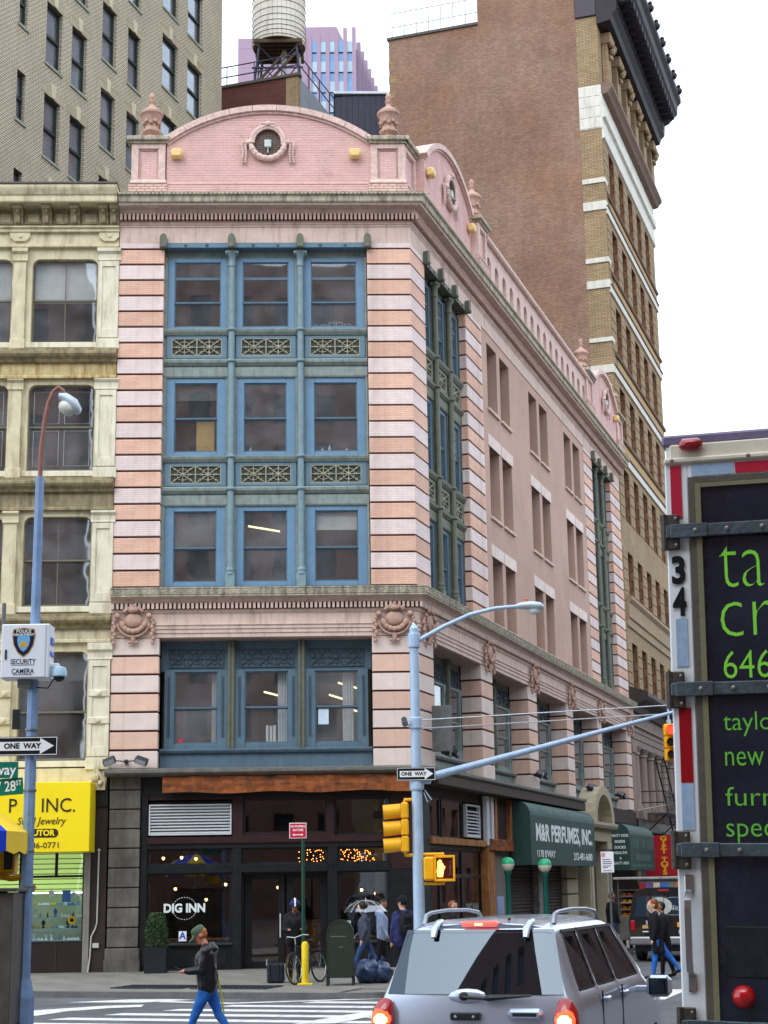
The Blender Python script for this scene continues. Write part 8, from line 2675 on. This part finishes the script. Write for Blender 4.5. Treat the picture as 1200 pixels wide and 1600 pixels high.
hp_ = (wr[0][1] + wr[1][1]) / 2 + (wr[0][2] + wr[1][2]).normalized() * .015
tag(ob('phone', MB().box(-.037, .037, -.075, .075, -.005, .005, .004), PM('phone_black', (.012, .012, .015, 1), .2, bump=0), None, MM @ Matrix.Translation(hp_ + Vector((0, .04, .03))) @ Matrix.Rotation(R(25), 4, 'X')), 'black phone held in both hands by the man in the green cap', 'phone')
lz_ = Bf(.12, -.12, -.02)
tag(ob('leash', MB().tube([MM @ Vector((.1, -.13, .9)), MM @ Vector((.12, -.17, .7)), MM @ Vector((.13, -.21, .45)), MM @ Vector((.14, -.22, .1)), MM @ Vector((.14, -.3, .02)), MM @ Vector((.16, -.6, .01))], .008, 6, sq=(1.6, .5)), PM('yellow_webbing', C(206, 214, 50), .6)), 'yellow webbing leash trailing behind the man in the green cap', 'leash')

# ---- delivery man behind the bollard
dp = pxY(460, 1535, 37.6)
cp, wr, Hd, Bf = figure(1.74, ((4, 2), (-3, 2)), ((14, 78), (14, 76)), 5, 22, 0, 1.12, None, True, 'short', False, 0, .9, .8)
dm_ = person('delivery man in dark clothes and a striped helmet looking down behind the bicycle', look(186, dp.x, 37.75, PZ), [skinC, blk_c, blk_c, shoe_b, h_blk, blk_c, eye_m, lip_p], cp, None, .015)
f = MB().ball(Hd(0, -.01, .14), .125, (.95, 1.15, .8), 16, 8)
ob('helmet', f, navy_j, dm_, smooth=60)
ob('helmet_stripe', MB().tube([Hd(0, .135, .15), Hd(0, .09, .225), Hd(0, -.02, .248), Hd(0, -.11, .215)], .02, 6), sgn_w, dm_, smooth=60)
# ---- hooded walker
wp_ = pxY(572, 1523, 40.6)
cp, wr, Hd, Bf = figure(1.70, ((26, 6), (-24, 14)), ((-8, 30), (6, 40)), 5, 4, 0, 1.06, None, False, 'hood', False, 0, .6, .82)
person('person in a slate puffer jacket with the black hood up walking past the mailbox', look(92, wp_.x, 40.4, PZ), [skinB, grey_j, jean_d, shoe_w, h_blk, grey_j, eye_m, lip_p], cp, None, .015)
# ---- person in a pale hoodie
hp2 = pxY(597, 1520, 41.0)
cp, wr, Hd, Bf = figure(1.68, ((8, 3), (-8, 5)), ((0, 20), (4, 25)), 2, 0, 0, 1.0, None, True, 'short', False, 0, 0, .8)
hd_ = person('dark haired person in a pale blue hoodie walking towards the corner', look(-92, hp2.x, 41.3, PZ), [skinC, hoodie, blk_c, shoe_b, h_blk, blk_c, eye_m, lip_p], cp, None, .015)
# ---- man with a backpack
bp_ = pxY(632, 1540, 36.2)
cp, wr, Hd, Bf = figure(1.77, ((6, 2), (-8, 4)), ((0, 12), (0, 12)), 3, 0, 30, 1.16, None, False, 'beanie', False, 0, 0, .8)
bpm = person('man in a navy jacket and black knit hat seen from behind', look(18, bp_.x, 36.1, PZ), [skinB, navy_j, blk_c, shoe_b, knit, navy_j, eye_m, lip_p], cp, None, .015)
BM = WM[bpm.name]
bpk = thing('backpack', 'large black backpack worn by the man in the navy jacket', 'backpack', BM)
f = MB().box(-.17, .17, -.36, -.15, 1.0, 1.46, .07)
ob('body', f, blk_c, bpk, smooth=40)
ob('pocket', MB().box(-.13, .13, -.41, -.34, 1.03, 1.24, .04), blk_c, bpk, smooth=40)
for x in (-.1, .1): ob('strap', MB().tube([(x, -.2, 1.44), (x * 1.05, -.08, 1.53), (x * 1.1, .08, 1.46), (x * 1.2, .14, 1.3), (x * 1.3, .05, 1.1)], .022, 6, sq=(1.4, .6)), blk_c, bpk)
# ---- someone behind the silver car
q1 = pxY(705, 1440, 39.5)
cp, wr, Hd, Bf = figure(1.66, ((14, 4), (-12, 8)), ((0, 12), (0, 12)), 3, 0, 0, 1.0, None, False, 'short', False)
person('brown haired person in a dark jacket behind the silver car roof', look(-80, q1.x, 39.4, PZ), [skinB, blk_c, blk_c, shoe_b, h_red, blk_c, eye_m, lip_p], cp, None, .016)
# ---- couple crossing the side street
q2 = pxY(1022, 1530, 39.6)
cp, wr, Hd, Bf = figure(1.74, ((10, 2), (-34, 4)), ((4, 14), (-4, 14)), 3, 6, 10, 1.1, .62, False, 'curly', False)
person('person with auburn curls in a long black coat crossing the side street', look(86, q2.x + .0, 38.9, 0), [skinB, coat_b, jean, shoe_b, h_red, coat_b, eye_m, lip_p], cp, None, .015)
q3 = pxY(1040, 1528, 40.1)
cp, wr, Hd, Bf = figure(1.68, ((8, 3), (-12, 4)), ((0, 12), (0, 12)), 3, 4, -20, 1.05, .7, False, 'short', False)
person('dark haired companion in a black coat striding behind the curly haired person', look(86, q3.x - .08, 39.5, 0), [skinC, coat_b, blk_c, shoe_b, h_blk, coat_b, eye_m, lip_p], cp, None, .015)
# ---- figure by the food cart
q4 = pxY(958, 1470, 50.5)
cp, wr, Hd, Bf = figure(1.72, ((4, 2), (-4, 2)), ((0, 20), (0, 20)), 2, 0, 0, 1.05, None, False, 'short', False)
person('person in dark clothes standing by the food cart', look(-60, q4.x, 50.5, PZ), [skinC, blk_c, jean_d, shoe_b, h_blk, blk_c, eye_m, lip_p], cp, None, .018)
# ---- clear umbrella over the walkers
uq = pxY(575, 1410, 40.9)
ub = thing('clear_umbrella', 'clear dome umbrella carried by the hooded walker', 'umbrella', T(uq.x - .05, 40.75, uq.z - .25))
f = MB()
for k, (r, z) in enumerate(((.02, .3), (.2, .27), (.38, .18), (.52, .02))):
    for i in range(24): f.v.append((math.cos(R(15 * i)) * r, math.sin(R(15 * i)) * r, z - (.02 if (i % 3 and k == 3) else 0) * -1))
for k in range(3):
    for i in range(24): f.f.append((k * 24 + i, k * 24 + (i + 1) % 24, (k + 1) * 24 + (i + 1) % 24, (k + 1) * 24 + i))
ob('canopy', f, GLASS('clear_vinyl', (.82, .86, .9, 1), 1.6, .12, .03), ub)
f = MB()
for i in range(8): f.tube([(0, 0, .31), (math.cos(R(45 * i)) * .2, math.sin(R(45 * i)) * .2, .275), (math.cos(R(45 * i)) * .38, math.sin(R(45 * i)) * .38, .185), (math.cos(R(45 * i)) * .52, math.sin(R(45 * i)) * .52, .02)], .005, 4)
ob('ribs', f, alu, ub)
ob('shaft', MB().tube([(0, 0, .36), (-.02, -.2, -.4)], .008, 6), alu, ub)
